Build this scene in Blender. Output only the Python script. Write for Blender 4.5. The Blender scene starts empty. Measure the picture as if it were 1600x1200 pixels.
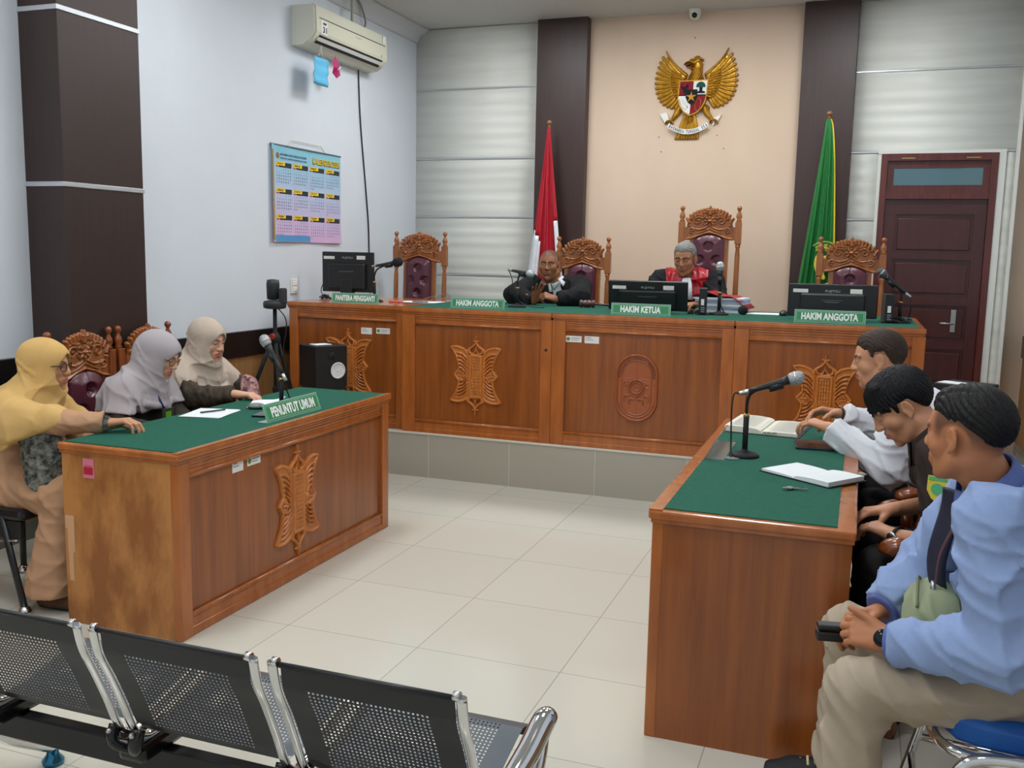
import bpy, bmesh, math, random
import numpy as np
from mathutils import Vector, Matrix, Euler
random.seed(7)
PI = math.pi
S = bpy.context.scene
COL = S.collection

# ---------------------------------------------------------------- camera
CAM_H = 1.55
YAW, PITCH, ROLL, FPX = .34736, -.13756, .019765, 1491.4
_f = Vector((-math.sin(YAW)*math.cos(PITCH), math.cos(YAW)*math.cos(PITCH), math.sin(PITCH)))
_r = Vector((math.cos(YAW), math.sin(YAW), 0)); _u = _r.cross(_f)
_r2 = _r*math.cos(ROLL)+_u*math.sin(ROLL); _u2 = -_r*math.sin(ROLL)+_u*math.cos(ROLL)
cd = bpy.data.cameras.new('camera'); cam = bpy.data.objects.new('camera', cd); COL.objects.link(cam)
m4 = Matrix((_r2, _u2, -_f)).transposed().to_4x4(); m4.translation = Vector((0, 0, CAM_H))
cam.matrix_world = m4
cd.sensor_width = 36; cd.lens = FPX/1600*36; cd.clip_start = .05
S.camera = cam

# ---------------------------------------------------------------- world, exposure
w = bpy.data.worlds.new('world'); S.world = w; w.use_nodes = True
bg = w.node_tree.nodes['Background']; bg.inputs[0].default_value = (.80, .90, 1.0, 1); bg.inputs[1].default_value = .55
S.view_settings.view_transform = 'Standard'; S.view_settings.look = 'None'
S.view_settings.exposure = 0.10; S.view_settings.gamma = 1; S.view_settings.use_curve_mapping = False
LAMP_STRENGTH = 25

# ---------------------------------------------------------------- materials
def lin(c):
    return tuple((v/12.92 if v <= .04045 else ((v+.055)/1.055)**2.4) for v in [x/255 for x in c])
MATS = {}
def mat(name, rgb, rough=.5, metal=0., var=.0, vscale=(8, 8, 8), rgb2=None, bump=0., bscale=None, spec=.5, coat=0., contrast=.5, emit=0., sss=0., attr=None):
    """principled material; var mixes rgb with rgb2 by stretched noise in object space"""
    if name in MATS: return MATS[name]
    m = bpy.data.materials.new(name); m.use_nodes = True; nt = m.node_tree; N = nt.nodes; L = nt.links
    p = N['Principled BSDF']; c = lin(rgb)+(1,)
    p.inputs['Base Color'].default_value = c; p.inputs['Roughness'].default_value = rough
    p.inputs['Metallic'].default_value = metal; p.inputs['Specular IOR Level'].default_value = spec
    p.inputs['Coat Weight'].default_value = coat; p.inputs['Coat Roughness'].default_value = .08
    if sss: p.inputs['Subsurface Weight'].default_value = sss; p.inputs['Subsurface Radius'].default_value = (.01, .004, .002); p.inputs['Subsurface Scale'].default_value = 1
    if attr:
        a = N.new('ShaderNodeAttribute'); a.attribute_name = attr; L.new(a.outputs['Color'], p.inputs['Base Color'])
    if var or bump:
        tc = N.new('ShaderNodeTexCoord'); mp = N.new('ShaderNodeMapping'); mp.inputs['Scale'].default_value = vscale
        L.new(tc.outputs['Object'], mp.inputs[0])
        nz = N.new('ShaderNodeTexNoise'); nz.inputs['Scale'].default_value = 1; nz.inputs['Detail'].default_value = 5; nz.inputs['Roughness'].default_value = .6
        L.new(mp.outputs[0], nz.inputs['Vector'])
    if var:
        rp = N.new('ShaderNodeValToRGB'); rp.color_ramp.elements[0].position = .5-contrast/2*.8; rp.color_ramp.elements[1].position = .5+contrast/2*.8
        c2 = lin(rgb2 or tuple(int(v*(1-var)) for v in rgb))+(1,)
        rp.color_ramp.elements[0].color = c2; rp.color_ramp.elements[1].color = c
        L.new(nz.outputs['Fac'], rp.inputs[0]); L.new(rp.outputs[0], p.inputs['Base Color'])
    if bump:
        b = N.new('ShaderNodeBump'); b.inputs['Strength'].default_value = bump; b.inputs['Distance'].default_value = .01
        src = nz
        if bscale:
            mp2 = N.new('ShaderNodeMapping'); mp2.inputs['Scale'].default_value = bscale; L.new(tc.outputs['Object'], mp2.inputs[0])
            src = N.new('ShaderNodeTexNoise'); src.inputs['Scale'].default_value = 1; src.inputs['Detail'].default_value = 3; L.new(mp2.outputs[0], src.inputs['Vector'])
        L.new(src.outputs['Fac'], b.inputs['Height']); L.new(b.outputs[0], p.inputs['Normal'])
    if emit:
        p.inputs['Emission Color'].default_value = c; p.inputs['Emission Strength'].default_value = emit
    MATS[name] = m
    return m

wood = lambda: mat('desk_wood', (158, 88, 35), .28, var=1, rgb2=(120, 62, 23), vscale=(26, 26, 1.6), coat=.25, contrast=.55)
wood_trim = lambda: mat('desk_trim_wood', (184, 106, 46), .25, var=1, rgb2=(150, 80, 32), vscale=(14, 14, 3), coat=.35, contrast=.6)
wood_carved = lambda: mat('carved_wood', (206, 126, 50), .35, var=1, rgb2=(172, 96, 36), vscale=(20, 20, 6), coat=.2, contrast=.8)
wood_chair = lambda: mat('chair_wood', (172, 104, 48), .27, var=1, rgb2=(122, 66, 28), vscale=(30, 30, 5), coat=.4, contrast=.9)
wood_chair_dark = lambda: mat('chair_wood_dark', (150, 78, 34), .25, var=1, rgb2=(98, 46, 18), vscale=(30, 30, 5), coat=.4, contrast=.9)
leather = lambda: mat('maroon_leather', (84, 36, 50), .30, bump=.12, bscale=(90, 90, 90), coat=.15)
felt = lambda: mat('green_cloth', (34, 94, 76), .85, var=1, rgb2=(29, 84, 67), vscale=(60, 60, 60), bump=.15, bscale=(400, 400, 400), spec=.2)
black_plastic = lambda: mat('black_plastic', (22, 22, 24), .38)
black_matte = lambda: mat('black_matte', (26, 26, 28), .65, spec=.3)
chrome = lambda: mat('chrome', (222, 222, 222), .09, metal=1)
steel = lambda: mat('brushed_steel', (190, 190, 188), .3, metal=1)
paper = lambda: mat('paper', (232, 234, 236), .7, spec=.2)
white_plastic = lambda: mat('white_plastic', (226, 226, 214), .4)
sticker = lambda: mat('sticker_white', (226, 226, 220), .6)
plate_green = lambda: mat('plate_green', (52, 138, 88), .35)

# ---------------------------------------------------------------- mesh building
def obj(name, me, m=None, parent=None, loc=None, rot=None, smooth=False):
    if isinstance(me, MB): me = me.mesh(name)
    o = bpy.data.objects.new(name, me); COL.objects.link(o)
    if m is not None and len(me.materials) == 0: me.materials.append(m)
    if parent is not None: o.parent = parent
    if loc is not None: o.location = loc
    if rot is not None: o.rotation_euler = rot
    if smooth:
        me.polygons.foreach_set('use_smooth', [True]*len(me.polygons))
    return o
def tag(o, label=None, cat=None, group=None, kind=None):
    if label: o['label'] = label
    if cat: o['category'] = cat
    if group: o['group'] = group
    if kind: o['kind'] = kind
    return o
def thing(name, label, cat, loc=(0, 0, 0), rz=0, group=None):
    o = bpy.data.objects.new(name, None); COL.objects.link(o); o.location = loc; o.rotation_euler = (0, 0, rz)
    o.empty_display_size = .1
    return tag(o, label, cat, group)
def struct(name, me, m):
    return tag(obj(name, me, m), kind='structure')
def kids(o): return [c for c in bpy.data.objects if c.parent == o]
def copy_tree(o, parent=None):
    c = o.copy(); COL.objects.link(c); c.parent = parent
    for ch in kids(o): copy_tree(ch, c)
    return c

class MB:
    """collects shapes into one mesh"""
    def __init__(s): s.v = []; s.f = []; s.sm = []
    def add(s, vs, fs, smooth=False, M=None):
        n = len(s.v)
        for v in vs:
            v = Vector(v)
            s.v.append(tuple(M @ v) if M is not None else tuple(v))
        for f in fs: s.f.append(tuple(i+n for i in f)); s.sm.append(smooth)
        return s
    def box(s, x0, x1, y0, y1, z0, z1, bev=0., M=None):
        if x1 < x0: x0, x1 = x1, x0
        if y1 < y0: y0, y1 = y1, y0
        if z1 < z0: z0, z1 = z1, z0
        if bev <= 0:
            vs = [(x0,y0,z0),(x1,y0,z0),(x1,y1,z0),(x0,y1,z0),(x0,y0,z1),(x1,y0,z1),(x1,y1,z1),(x0,y1,z1)]
            return s.add(vs, [(0,3,2,1),(4,5,6,7),(0,1,5,4),(1,2,6,5),(2,3,7,6),(3,0,4,7)], False, M)
        bm = bmesh.new(); bmesh.ops.create_cube(bm, size=1)
        for v in bm.verts: v.co = Vector(((x0+x1)/2+v.co.x*(x1-x0), (y0+y1)/2+v.co.y*(y1-y0), (z0+z1)/2+v.co.z*(z1-z0)))
        bev = min(bev, .49*min(x1-x0, y1-y0, z1-z0))
        bmesh.ops.bevel(bm, geom=list(bm.edges), offset=bev, segments=2, profile=.5, affect='EDGES')
        s.bm(bm, M, False); return s
    def bm(s, bm, M=None, smooth=True):
        bm.verts.index_update(); s.add([v.co.copy() for v in bm.verts], [[v.index for v in f.verts] for f in bm.faces], smooth, M); bm.free(); return s
    def tube(s, pts, r, n=10, cap=True, flat=1., up=None, M=None, close=False, sm=True):
        """sweep a circle (flattened by flat along the binormal) along pts; r number or list"""
        P = [Vector(p) for p in pts]; k = len(P)
        R = r if isinstance(r, (list, tuple)) else [r]*k
        vs = []; prev = None
        for i in range(k):
            a = P[(i-1) % k] if (close or i > 0) else P[i]; b = P[(i+1) % k] if (close or i < k-1) else P[i]
            t = (b-a)
            if t.length < 1e-9: t = Vector((0, 0, 1))
            t.normalize()
            if prev is None:
                q = Vector(up) if up else (Vector((0, 0, 1)) if abs(t.z) < .9 else Vector((1, 0, 0)))
            else: q = prev
            nrm = q - t*q.dot(t)
            if nrm.length < 1e-6: nrm = t.orthogonal()
            nrm.normalize(); bi = t.cross(nrm); prev = nrm
            for j in range(n):
                a_ = 2*PI*j/n; vs.append(P[i] + nrm*math.cos(a_)*R[i] + bi*math.sin(a_)*R[i]*flat)
        fs = []
        for i in range(k if close else k-1):
            for j in range(n):
                i2 = (i+1) % k; fs.append((i*n+j, i*n+(j+1) % n, i2*n+(j+1) % n, i2*n+j))
        s.add(vs, fs, sm, M)
        if cap and not close:
            c = len(s.v)-len(vs); s.f.append(tuple(c+j for j in range(n))[::-1]); s.sm.append(False)
            s.f.append(tuple(c+(k-1)*n+j for j in range(n))); s.sm.append(False)
        return s
    def cyl(s, c, r, h, n=24, r2=None, M=None, axis='z'):
        d = {'x': (h, 0, 0), 'y': (0, h, 0), 'z': (0, 0, h)}[axis]
        return s.tube([c, tuple(c[i]+d[i] for i in range(3))], [r, r if r2 is None else r2], n, M=M)
    def lathe(s, prof, n=24, c=(0, 0, 0), M=None, sx=1., sy=1.):
        """prof: list of (radius, z)"""
        vs = []; fs = []; k = len(prof)
        for r, z in prof:
            r = max(r, 1e-4)
            for j in range(n): vs.append((c[0]+r*sx*math.cos(2*PI*j/n), c[1]+r*sy*math.sin(2*PI*j/n), c[2]+z))
        for i in range(k-1):
            for j in range(n): fs.append((i*n+j, i*n+(j+1) % n, (i+1)*n+(j+1) % n, (i+1)*n+j))
        s.add(vs, fs, True, M); b = len(s.v)-len(vs)
        s.f.append(tuple(b+j for j in range(n))[::-1]); s.sm.append(False)
        s.f.append(tuple(b+(k-1)*n+j for j in range(n))); s.sm.append(False)
        return s
    def prism(s, pts, d, M=None):
        """pts 2D (x,z) polygon (counter-clockwise), extruded along -y by d, front at y=-d"""
        n = len(pts); vs = [(x, 0, z) for x, z in pts]+[(x, -d, z) for x, z in pts]
        fs = [tuple(range(n))[::-1], tuple(range(n, 2*n))]
        for i in range(n): j = (i+1) % n; fs.append((i, j, n+j, n+i))
        return s.add(vs, fs, False, M)
    def sphere(s, c, r, M=None, sc=(1, 1, 1), n=16):
        bm = bmesh.new(); bmesh.ops.create_uvsphere(bm, u_segments=n, v_segments=max(6, n//2), radius=r)
        for v in bm.verts: v.co = Vector((c[0]+v.co.x*sc[0], c[1]+v.co.y*sc[1], c[2]+v.co.z*sc[2]))
        return s.bm(bm, M, True)
    def mesh(s, name):
        me = bpy.data.meshes.new(name); me.from_pydata(s.v, [], s.f)
        me.polygons.foreach_set('use_smooth', s.sm)
        bm = bmesh.new(); bm.from_mesh(me); bmesh.ops.recalc_face_normals(bm, faces=bm.faces); bm.to_mesh(me); bm.free()
        me.update(); return me

def catmull(pts, n=6, close=False):
    P = [Vector(p) for p in pts]; k = len(P); out = []
    for i in range(k if close else k-1):
        g = (lambda j: P[j % k]) if close else (lambda j: P[min(max(j, 0), k-1)])
        p0, p1, p2, p3 = g(i-1), g(i), g(i+1), g(i+2)
        for j in range(n):
            t = j/n
            out.append(.5*((2*p1)+(p2-p0)*t+(2*p0-5*p1+4*p2-p3)*t*t+(3*p1-p0-3*p2+p3)*t**3))
    if not close: out.append(P[-1])
    return out

# ---- text, flat lettering with a little thickness, lying in the local xz plane and facing -y
def text_mesh(txt, h, width=None, bold=.0, thick=.0008, align='CENTER', spacing=1.):
    c = bpy.data.curves.new('t', 'FONT'); c.body = txt; c.size = 1; c.offset = bold; c.extrude = 0; c.align_x = align; c.space_character = spacing
    c.resolution_u = 3
    o = bpy.data.objects.new('t', c); COL.objects.link(o)
    dg = bpy.context.evaluated_depsgraph_get(); dg.update()
    me = bpy.data.meshes.new_from_object(o.evaluated_get(dg)); bpy.data.objects.remove(o); bpy.data.curves.remove(c)
    co = np.zeros(len(me.vertices)*3); me.vertices.foreach_get('co', co); co = co.reshape(-1, 3)
    if len(co) == 0: return me
    x0, x1 = co[:, 0].min(), co[:, 0].max(); y0, y1 = co[:, 1].min(), co[:, 1].max()
    sy = h/(y1-y0) ; sx = sy if width is None else width/(x1-x0)
    out = np.zeros_like(co)
    out[:, 0] = (co[:, 0]-(x0+x1)/2)*sx if align == 'CENTER' else (co[:, 0]-x0)*sx
    out[:, 2] = (co[:, 1]-y0)*sy-h/2; out[:, 1] = -thick
    me.vertices.foreach_set('co', out.ravel()); me.update(); return me

# ---- relief carving: strokes and plates turned into a height field facing -y in the local xz plane
def seg_d(X, Z, a, b):
    ax, az = a; bx, bz = b; dx, dz = bx-ax, bz-az; L = dx*dx+dz*dz+1e-12
    t = np.clip(((X-ax)*dx+(Z-az)*dz)/L, 0, 1)
    return np.hypot(X-ax-t*dx, Z-az-t*dz), t
def poly_sd(X, Z, P):
    d = np.full(X.shape, 1e9); ins = np.zeros(X.shape, bool); n = len(P)
    for i in range(n):
        a = P[i]; b = P[(i+1) % n]; dd, _ = seg_d(X, Z, a, b); d = np.minimum(d, dd)
        c = ((a[1] > Z) != (b[1] > Z)); xx = (b[0]-a[0])*(Z-a[1])/((b[1]-a[1]) if abs(b[1]-a[1]) > 1e-12 else 1e-12)+a[0]
        ins ^= (c & (X < xx))
    return np.where(ins, -d, d)
def relief(name, strokes, plates=(), grooves=(), holes=(), res=.003, base=.0, mirror=False, pad=.01):
    """strokes: (pts, r0, r1, h); plates: (poly, h, edge); grooves: (pts, r, depth); holes: (pts, r)"""
    if mirror:
        mx = lambda P: [(-x, z) for x, z in P]
        strokes = list(strokes)+[(mx(p), a, b, h) for p, a, b, h in strokes]
        grooves = list(grooves)+[(mx(p), r, d) for p, r, d in grooves]
        holes = list(holes)+[(mx(p), r) for p, r in holes]
    xs = [x for p, *_ in strokes for x, z in p]+[x for p, *_ in plates for x, z in p]
    zs = [z for p, *_ in strokes for x, z in p]+[z for p, *_ in plates for x, z in p]
    rm = max([max(a, b) for _, a, b, _ in strokes]+[0])+pad
    gx = np.arange(min(xs)-rm, max(xs)+rm, res); gz = np.arange(min(zs)-rm, max(zs)+rm, res)
    X, Z = np.meshgrid(gx, gz, indexing='ij'); D = np.full(X.shape, 1.); H = np.zeros(X.shape)
    for P, h, e in plates:
        d = poly_sd(X, Z, P); D = np.minimum(D, d); H = np.maximum(H, np.where(d < 0, h*np.clip(-d/max(e, 1e-5), 0, 1)**.5, 0))
    for P, r0, r1, h in strokes:
        n = len(P)-1
        lo = (min(p[0] for p in P)-max(r0, r1)-2*res, min(p[1] for p in P)-max(r0, r1)-2*res); hi = (max(p[0] for p in P)+max(r0, r1)+2*res, max(p[1] for p in P)+max(r0, r1)+2*res)
        i0, i1 = np.searchsorted(gx, [lo[0], hi[0]]); j0, j1 = np.searchsorted(gz, [lo[1], hi[1]])
        Xs, Zs = X[i0:i1, j0:j1], Z[i0:i1, j0:j1]
        if Xs.size == 0: continue
        dm = np.full(Xs.shape, 1.); hm = np.zeros(Xs.shape)
        for i in range(n):
            d, t = seg_d(Xs, Zs, P[i], P[i+1]); r = r0+(r1-r0)*(i+t)/n
            dm = np.minimum(dm, d-r); hm = np.maximum(hm, h*np.sqrt(np.clip(1-(d/np.maximum(r, 1e-5))**2, 0, 1)))
        D[i0:i1, j0:j1] = np.minimum(D[i0:i1, j0:j1], dm); H[i0:i1, j0:j1] = np.maximum(H[i0:i1, j0:j1], hm)
    for P, r, dep in grooves:
        for i in range(len(P)-1):
            d, t = seg_d(X, Z, P[i], P[i+1]); H = H-dep*np.sqrt(np.clip(1-(d/r)**2, 0, 1))
    for P, r in holes:
        d = np.full(X.shape, 1.)
        for i in range(len(P)-1): d = np.minimum(d, seg_d(X, Z, P[i], P[i+1])[0]-r)
        D = np.maximum(D, -d)
    H = np.maximum(H, 0)+base
    ins = D < 0; H = np.where(ins, H, 0)
    Gx, Gz = np.gradient(D, res); gl = np.hypot(Gx, Gz)+1e-9
    sh = np.clip(np.where(ins, 0, D), 0, 1.5*res)
    X2 = X-sh*Gx/gl; Z2 = Z-sh*Gz/gl
    q = ins[:-1, :-1] | ins[1:, :-1] | ins[:-1, 1:] | ins[1:, 1:]
    I = np.arange(X.size).reshape(X.shape)
    F = np.stack([I[:-1, :-1][q], I[1:, :-1][q], I[1:, 1:][q], I[:-1, 1:][q]], 1)
    used = np.unique(F); mp = np.zeros(X.size, int); mp[used] = np.arange(len(used))
    V = np.stack([X2.ravel()[used], -H.ravel()[used], Z2.ravel()[used]], 1)
    return np_mesh(name, V, mp[F])
def np_mesh(name, V, F, smooth=True):
    me = bpy.data.meshes.new(name)
    me.vertices.add(len(V)); me.vertices.foreach_set('co', np.asarray(V, np.float32).ravel())
    k = F.shape[1]; me.loops.add(F.size); me.loops.foreach_set('vertex_index', F.astype(np.int32).ravel())
    me.polygons.add(len(F)); me.polygons.foreach_set('loop_start', np.arange(0, F.size, k, dtype=np.int32))
    me.polygons.foreach_set('loop_total', np.full(len(F), k, np.int32))
    if smooth: me.polygons.foreach_set('use_smooth', np.ones(len(F), bool))
    me.update(calc_edges=True); me.validate(); return me
def spiral(cx, cz, r0, r1, a0, a1, n=14):
    return [(cx+(r0+(r1-r0)*i/n)*math.cos(a0+(a1-a0)*i/n), cz+(r0+(r1-r0)*i/n)*math.sin(a0+(a1-a0)*i/n)) for i in range(n+1)]
def bez(a, b, c, n=6):
    return [((1-t)**2*a[0]+2*t*(1-t)*b[0]+t*t*c[0], (1-t)**2*a[1]+2*t*(1-t)*b[1]+t*t*c[1]) for t in [i/n for i in range(n+1)]]
# ================================================================ the room
XL, XR, YB, YF, ZC = -4.05, 1.27, 8.40, -2.2, 3.58
def tile_mat():
    m = bpy.data.materials.new('floor_tiles'); m.use_nodes = True; N = m.node_tree.nodes; L = m.node_tree.links; p = N['Principled BSDF']
    tc = N.new('ShaderNodeTexCoord'); mp = N.new('ShaderNodeMapping'); mp.inputs['Location'].default_value = (.962, -3.245, 0)
    L.new(tc.outputs['Object'], mp.inputs[0])
    br = N.new('ShaderNodeTexBrick'); br.offset = 0; br.inputs['Scale'].default_value = 1; br.inputs['Mortar Size'].default_value = .0022
    br.inputs['Brick Width'].default_value = .588; br.inputs['Row Height'].default_value = .588
    br.inputs['Color1'].default_value = lin((208, 204, 190))+(1,); br.inputs['Color2'].default_value = lin((204, 200, 186))+(1,); br.inputs['Mortar'].default_value = lin((168, 162, 150))+(1,)
    L.new(mp.outputs[0], br.inputs['Vector']); L.new(br.outputs['Color'], p.inputs['Base Color'])
    p.inputs['Roughness'].default_value = .10; p.inputs['Specular IOR Level'].default_value = .5
    return m
FL = tile_mat()
struct('floor', MB().box(XL, XR, YF, YB+.3, -.05, 0), FL)
struct('ceiling', MB().box(XL, XR, YF, YB+.3, ZC, ZC+.05), mat('ceiling_paint', (205, 203, 198), .9))
wp = mat('wall_paint_cool', (216, 222, 228), .75, var=1, rgb2=(211, 217, 224), vscale=(1.5, 1.5, 1.5), bump=.05, bscale=(30, 30, 30))
struct('wall_left', MB().box(XL-.1, XL, YF, YB+.3, 0, ZC), wp)
struct('wall_right', MB().box(XR, XR+.1, YF, YB+.3, 0, ZC), wp)
# back wall: peach plaster in the middle, white ribbed cladding at either side with a door opening, dark pilasters
def plaster():
    return mat('peach_plaster', (222, 198, 176), .8, var=1, rgb2=(210, 184, 158), vscale=(1.6, 1.6, .9), bump=.05, bscale=(25, 25, 25), contrast=.9)
struct('wall_back', MB().box(XL, XR, YB+.16, YB+.3, 0, ZC), plaster())
struct('wall_centre', MB().box(-2.40, -.55, YB, YB+.16, 0, ZC), plaster())
def ribbed_mat():
    m = bpy.data.materials.new('ribbed_white_cladding'); m.use_nodes = True; N = m.node_tree.nodes; L = m.node_tree.links; p = N['Principled BSDF']
    tc = N.new('ShaderNodeTexCoord'); sp = N.new('ShaderNodeSeparateXYZ'); L.new(tc.outputs['Object'], sp.inputs[0])
    mp = N.new('ShaderNodeMapping'); mp.inputs['Scale'].default_value = (.9, .9, 14); L.new(tc.outputs['Object'], mp.inputs[0])
    nz = N.new('ShaderNodeTexNoise'); nz.inputs['Scale'].default_value = 1; nz.inputs['Detail'].default_value = 4; L.new(mp.outputs[0], nz.inputs['Vector'])
    rp = N.new('ShaderNodeValToRGB'); rp.color_ramp.elements[0].position = .35; rp.color_ramp.elements[1].position = .62
    rp.color_ramp.elements[0].color = lin((218, 218, 209))+(1,); rp.color_ramp.elements[1].color = lin((228, 228, 220))+(1,)
    L.new(nz.outputs['Fac'], rp.inputs[0]); L.new(rp.outputs[0], p.inputs['Base Color']); p.inputs['Roughness'].default_value = .45
    return m
RB = ribbed_mat()
def wave_panel(x0, x1, z0, z1, y):
    """ribbed board with shallow horizontal waves"""
    n = max(2, int((z1-z0)/.0125)); prof = []
    for i in range(n+1):
        z = z0+(z1-z0)*i/n; prof.append((y-.012-.002*math.sin(z*2*PI/.1), z))
    prof[0] = (y-.008, z0); prof[-1] = (y-.008, z1)
    vs = []; fs = []
    for yy, z in prof: vs += [(x0, yy, z), (x1, yy, z), (x0, y+.05, z), (x1, y+.05, z)]
    for i in range(n):
        a = 4*i; b = 4*i+4; fs += [(a, a+1, b+1, b), (a, b, b+2, a+2), (a+1, a+3, b+3, b+1)]
    fs += [(0, 2, 3, 1), (4*n, 4*n+1, 4*n+3, 4*n+2)]
    return vs, fs
rows = [0, .80, 1.325, 1.865, 2.40, 3.03, ZC]
k = 1
for a, b in ((XL, -2.83), (-.15, .075)):
    mb = MB()
    for i in range(len(rows)-1):
        if a > -1 and rows[i] >= 2.39: continue
        v, f = wave_panel(a, b, rows[i]+.004, rows[i+1]-.004, YB); mb.add(v, f, True)
    struct('wall_panel_%s' % ('left', 'right')[a > -1], mb, RB)
mb = MB()
for i in (4, 5):
    v, f = wave_panel(-.15, 1.05, rows[i]+.004, rows[i+1]-.004, YB); mb.add(v, f, True)
v, f = wave_panel(.985, 1.05, 0, 2.396, YB); mb.add(v, f, True)
struct('wall_panel_above_door', mb, RB)
struct('wall_behind_door', MB().box(-.2, 1.0, YB+.10, YB+.15, 0, 2.42).box(-.2, .06, YB+.02, YB+.1, 0, ZC).box(.98, 1.05, YB+.02, YB+.1, 0, 2.4).box(-.2, 1.05, YB+.02, YB+.1, 2.41, ZC), mat('backing', (150, 150, 145), .8))
al = mat('silver_strip', (198, 200, 204), .35, metal=.6)
mb = MB()
for z in rows[1:-1]:
    mb.box(XL, -2.83, YB-.019, YB-.005, z-.005, z+.005)
    mb.box(-.15, .075 if z < 2.39 else 1.05, YB-.019, YB-.005, z-.005, z+.005)
mb.box(-2.855, -2.83, YB-.03, YB, 0, ZC)
struct('trim_1', mb, al)
struct('trim_2', MB().box(1.05, 1.075, YB-.05, YB+.16, 0, ZC).box(.935, .985, YB-.03, YB, 0, 2.40).box(.06, .085, YB-.022, YB, 0, 2.40).box(.06, .985, YB-.028, YB, 2.385, 2.41), mat('white_edge', (224, 224, 216), .5))
brown = mat('brown_laminate', (64, 42, 38), .42, var=1, rgb2=(50, 32, 28), vscale=(40, 40, 2.5), contrast=.9)
struct('wall_pilaster_left', MB().box(-2.83, -2.37, YB-.10, YB, 0, ZC, .004), brown)
struct('wall_pilaster_right', MB().box(-.57, -.15, YB-.10, YB, 0, ZC, .004), brown)
struct('wall_column', MB().box(XL, -3.80, 3.82, 4.39, 0, ZC, .004), mat('dark_column_laminate', (54, 38, 33), .45, var=1, rgb2=(43, 30, 25), vscale=(40, 40, 2.5), contrast=.9))
mb = MB()
for z in (1.845, 2.70): mb.box(XL, -3.795, 3.814, 4.396, z-.012, z+.012, .002)
struct('trim_3', mb, al)
# wainscot: brown boards, black band on top, grey skirting
wain = mat('wainscot_veneer', (158, 116, 70), .5, var=1, rgb2=(128, 90, 52), vscale=(30, 30, 1.5), contrast=.9)
bandm = mat('black_band', (24, 22, 22), .3)
struct('wall_wainscot_left', MB().box(XL, XL+.02, YF, 3.82, .1, .79).box(XL, XL+.02, 4.39, YB, .1, .79), wain)
struct('trim_4', MB().box(XL, XL+.035, YF, 3.82, .79, .965, .003).box(XL, XL+.035, 4.39, YB, .79, .965, .003), bandm)
struct('baseboard_left', MB().box(XL, XL+.025, YF, YB, 0, .1, .002), mat('skirting', (120, 118, 106), .3))
struct('wall_wainscot_right', MB().box(XR-.02, XR, YF, YB+.15, .1, .79), wain)
struct('trim_5', MB().box(XR-.035, XR, YF, YB+.15, .79, .965, .003), bandm)
struct('baseboard_right', MB().box(XR-.025, XR, YF, YB+.15, 0, .1, .002), mat('skirting', (120, 118, 106), .3))
# plaster cornice along the left wall and the back wall
def cornice_prof(s=1):
    return [(0, 0), (0, -.12), (.015, -.12), (.02, -.10), (.05, -.06), (.09, -.035), (.10, -.02), (.12, -.015), (.12, 0)]
vs = []; P = cornice_prof(); n = len(P)
for y in (YF, YB): vs += [(XL+a, y, ZC+b) for a, b in P]
struct('trim_6', MB().add(vs, [(i, (i+1) % n, n+(i+1) % n, n+i) for i in range(n)], True), mat('cornice', (206, 208, 210), .7))

# door with transom window
dw = mat('door_mahogany', (82, 34, 30), .28, var=1, rgb2=(58, 20, 20), vscale=(24, 24, 1.5), coat=.3, contrast=.9)
D = thing('door_1', None, None, (.085, YB, 0)); D['kind'] = 'structure'
W = .85
fr = MB()
fr.box(0, .05, -.04, .06, 0, 2.385, .004).box(W-.05, W, -.04, .06, 0, 2.385, .004).box(.0501, W-.0501, -.038, .06, 2.33, 2.385).box(.0501, W-.0501, -.038, .06, 2.03, 2.075)
fr.box(.05, W-.05, 0, .03, 2.075, 2.14).box(.05, W-.05, 0, .03, 2.275, 2.33).box(.05, .1, 0, .03, 2.14, 2.275).box(W-.1, W-.05, 0, .03, 2.14, 2.275)
obj('door_frame', fr, mat('door_frame_wood', (104, 44, 36), .3, var=1, rgb2=(76, 28, 24), vscale=(24, 24, 1.5), coat=.3), D)
gl = bpy.data.materials.new('transom_glass'); gl.use_nodes = True
pg = gl.node_tree.nodes['Principled BSDF']; pg.inputs['Base Color'].default_value = lin((86, 118, 126))+(1,); pg.inputs['Roughness'].default_value = .06; pg.inputs['Specular IOR Level'].default_value = .8
obj('transom_pane', MB().box(.1, W-.1, .008, .016, 2.14, 2.275), gl, D)
lf = MB(); x0, x1 = .052, W-.052
lf.box(x0, x0+.085, .0, .04, .0, 2.028).box(x1-.085, x1, .0, .04, 0, 2.028)
pz = [(1.60, 1.91), (1.255, 1.555), (.90, 1.19), (.55, .84), (.16, .47)]
zz = [2.028]+[v for a, b in pz for v in (b, a)]+[0]
for i in range(0, len(zz), 2): lf.box(x0+.084, x1-.084, .001, .04, zz[i+1], zz[i])
for a, b in pz:
    lf.box(x0+.08, x1-.08, .022, .04, a, b)
    lf.box(x0+.105, x1-.105, .010, .03, a+.03, b-.03, .006)
leafo = obj('door_leaf', lf, dw, D)
hd = MB().box(.60, .64, -.012, 0, .98, 1.16, .003).tube([(.62, -.01, 1.05), (.62, -.05, 1.05), (.52, -.055, 1.05)], .008, 8)
obj('door_handle', hd, steel(), leafo)
hg = None
for x in (.15, .62): obj("hinge", MB().box(x, x+.10, -.043, -.04, 2.345, 2.352), mat("brass", (190, 170, 110), .3, metal=1), D)

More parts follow.
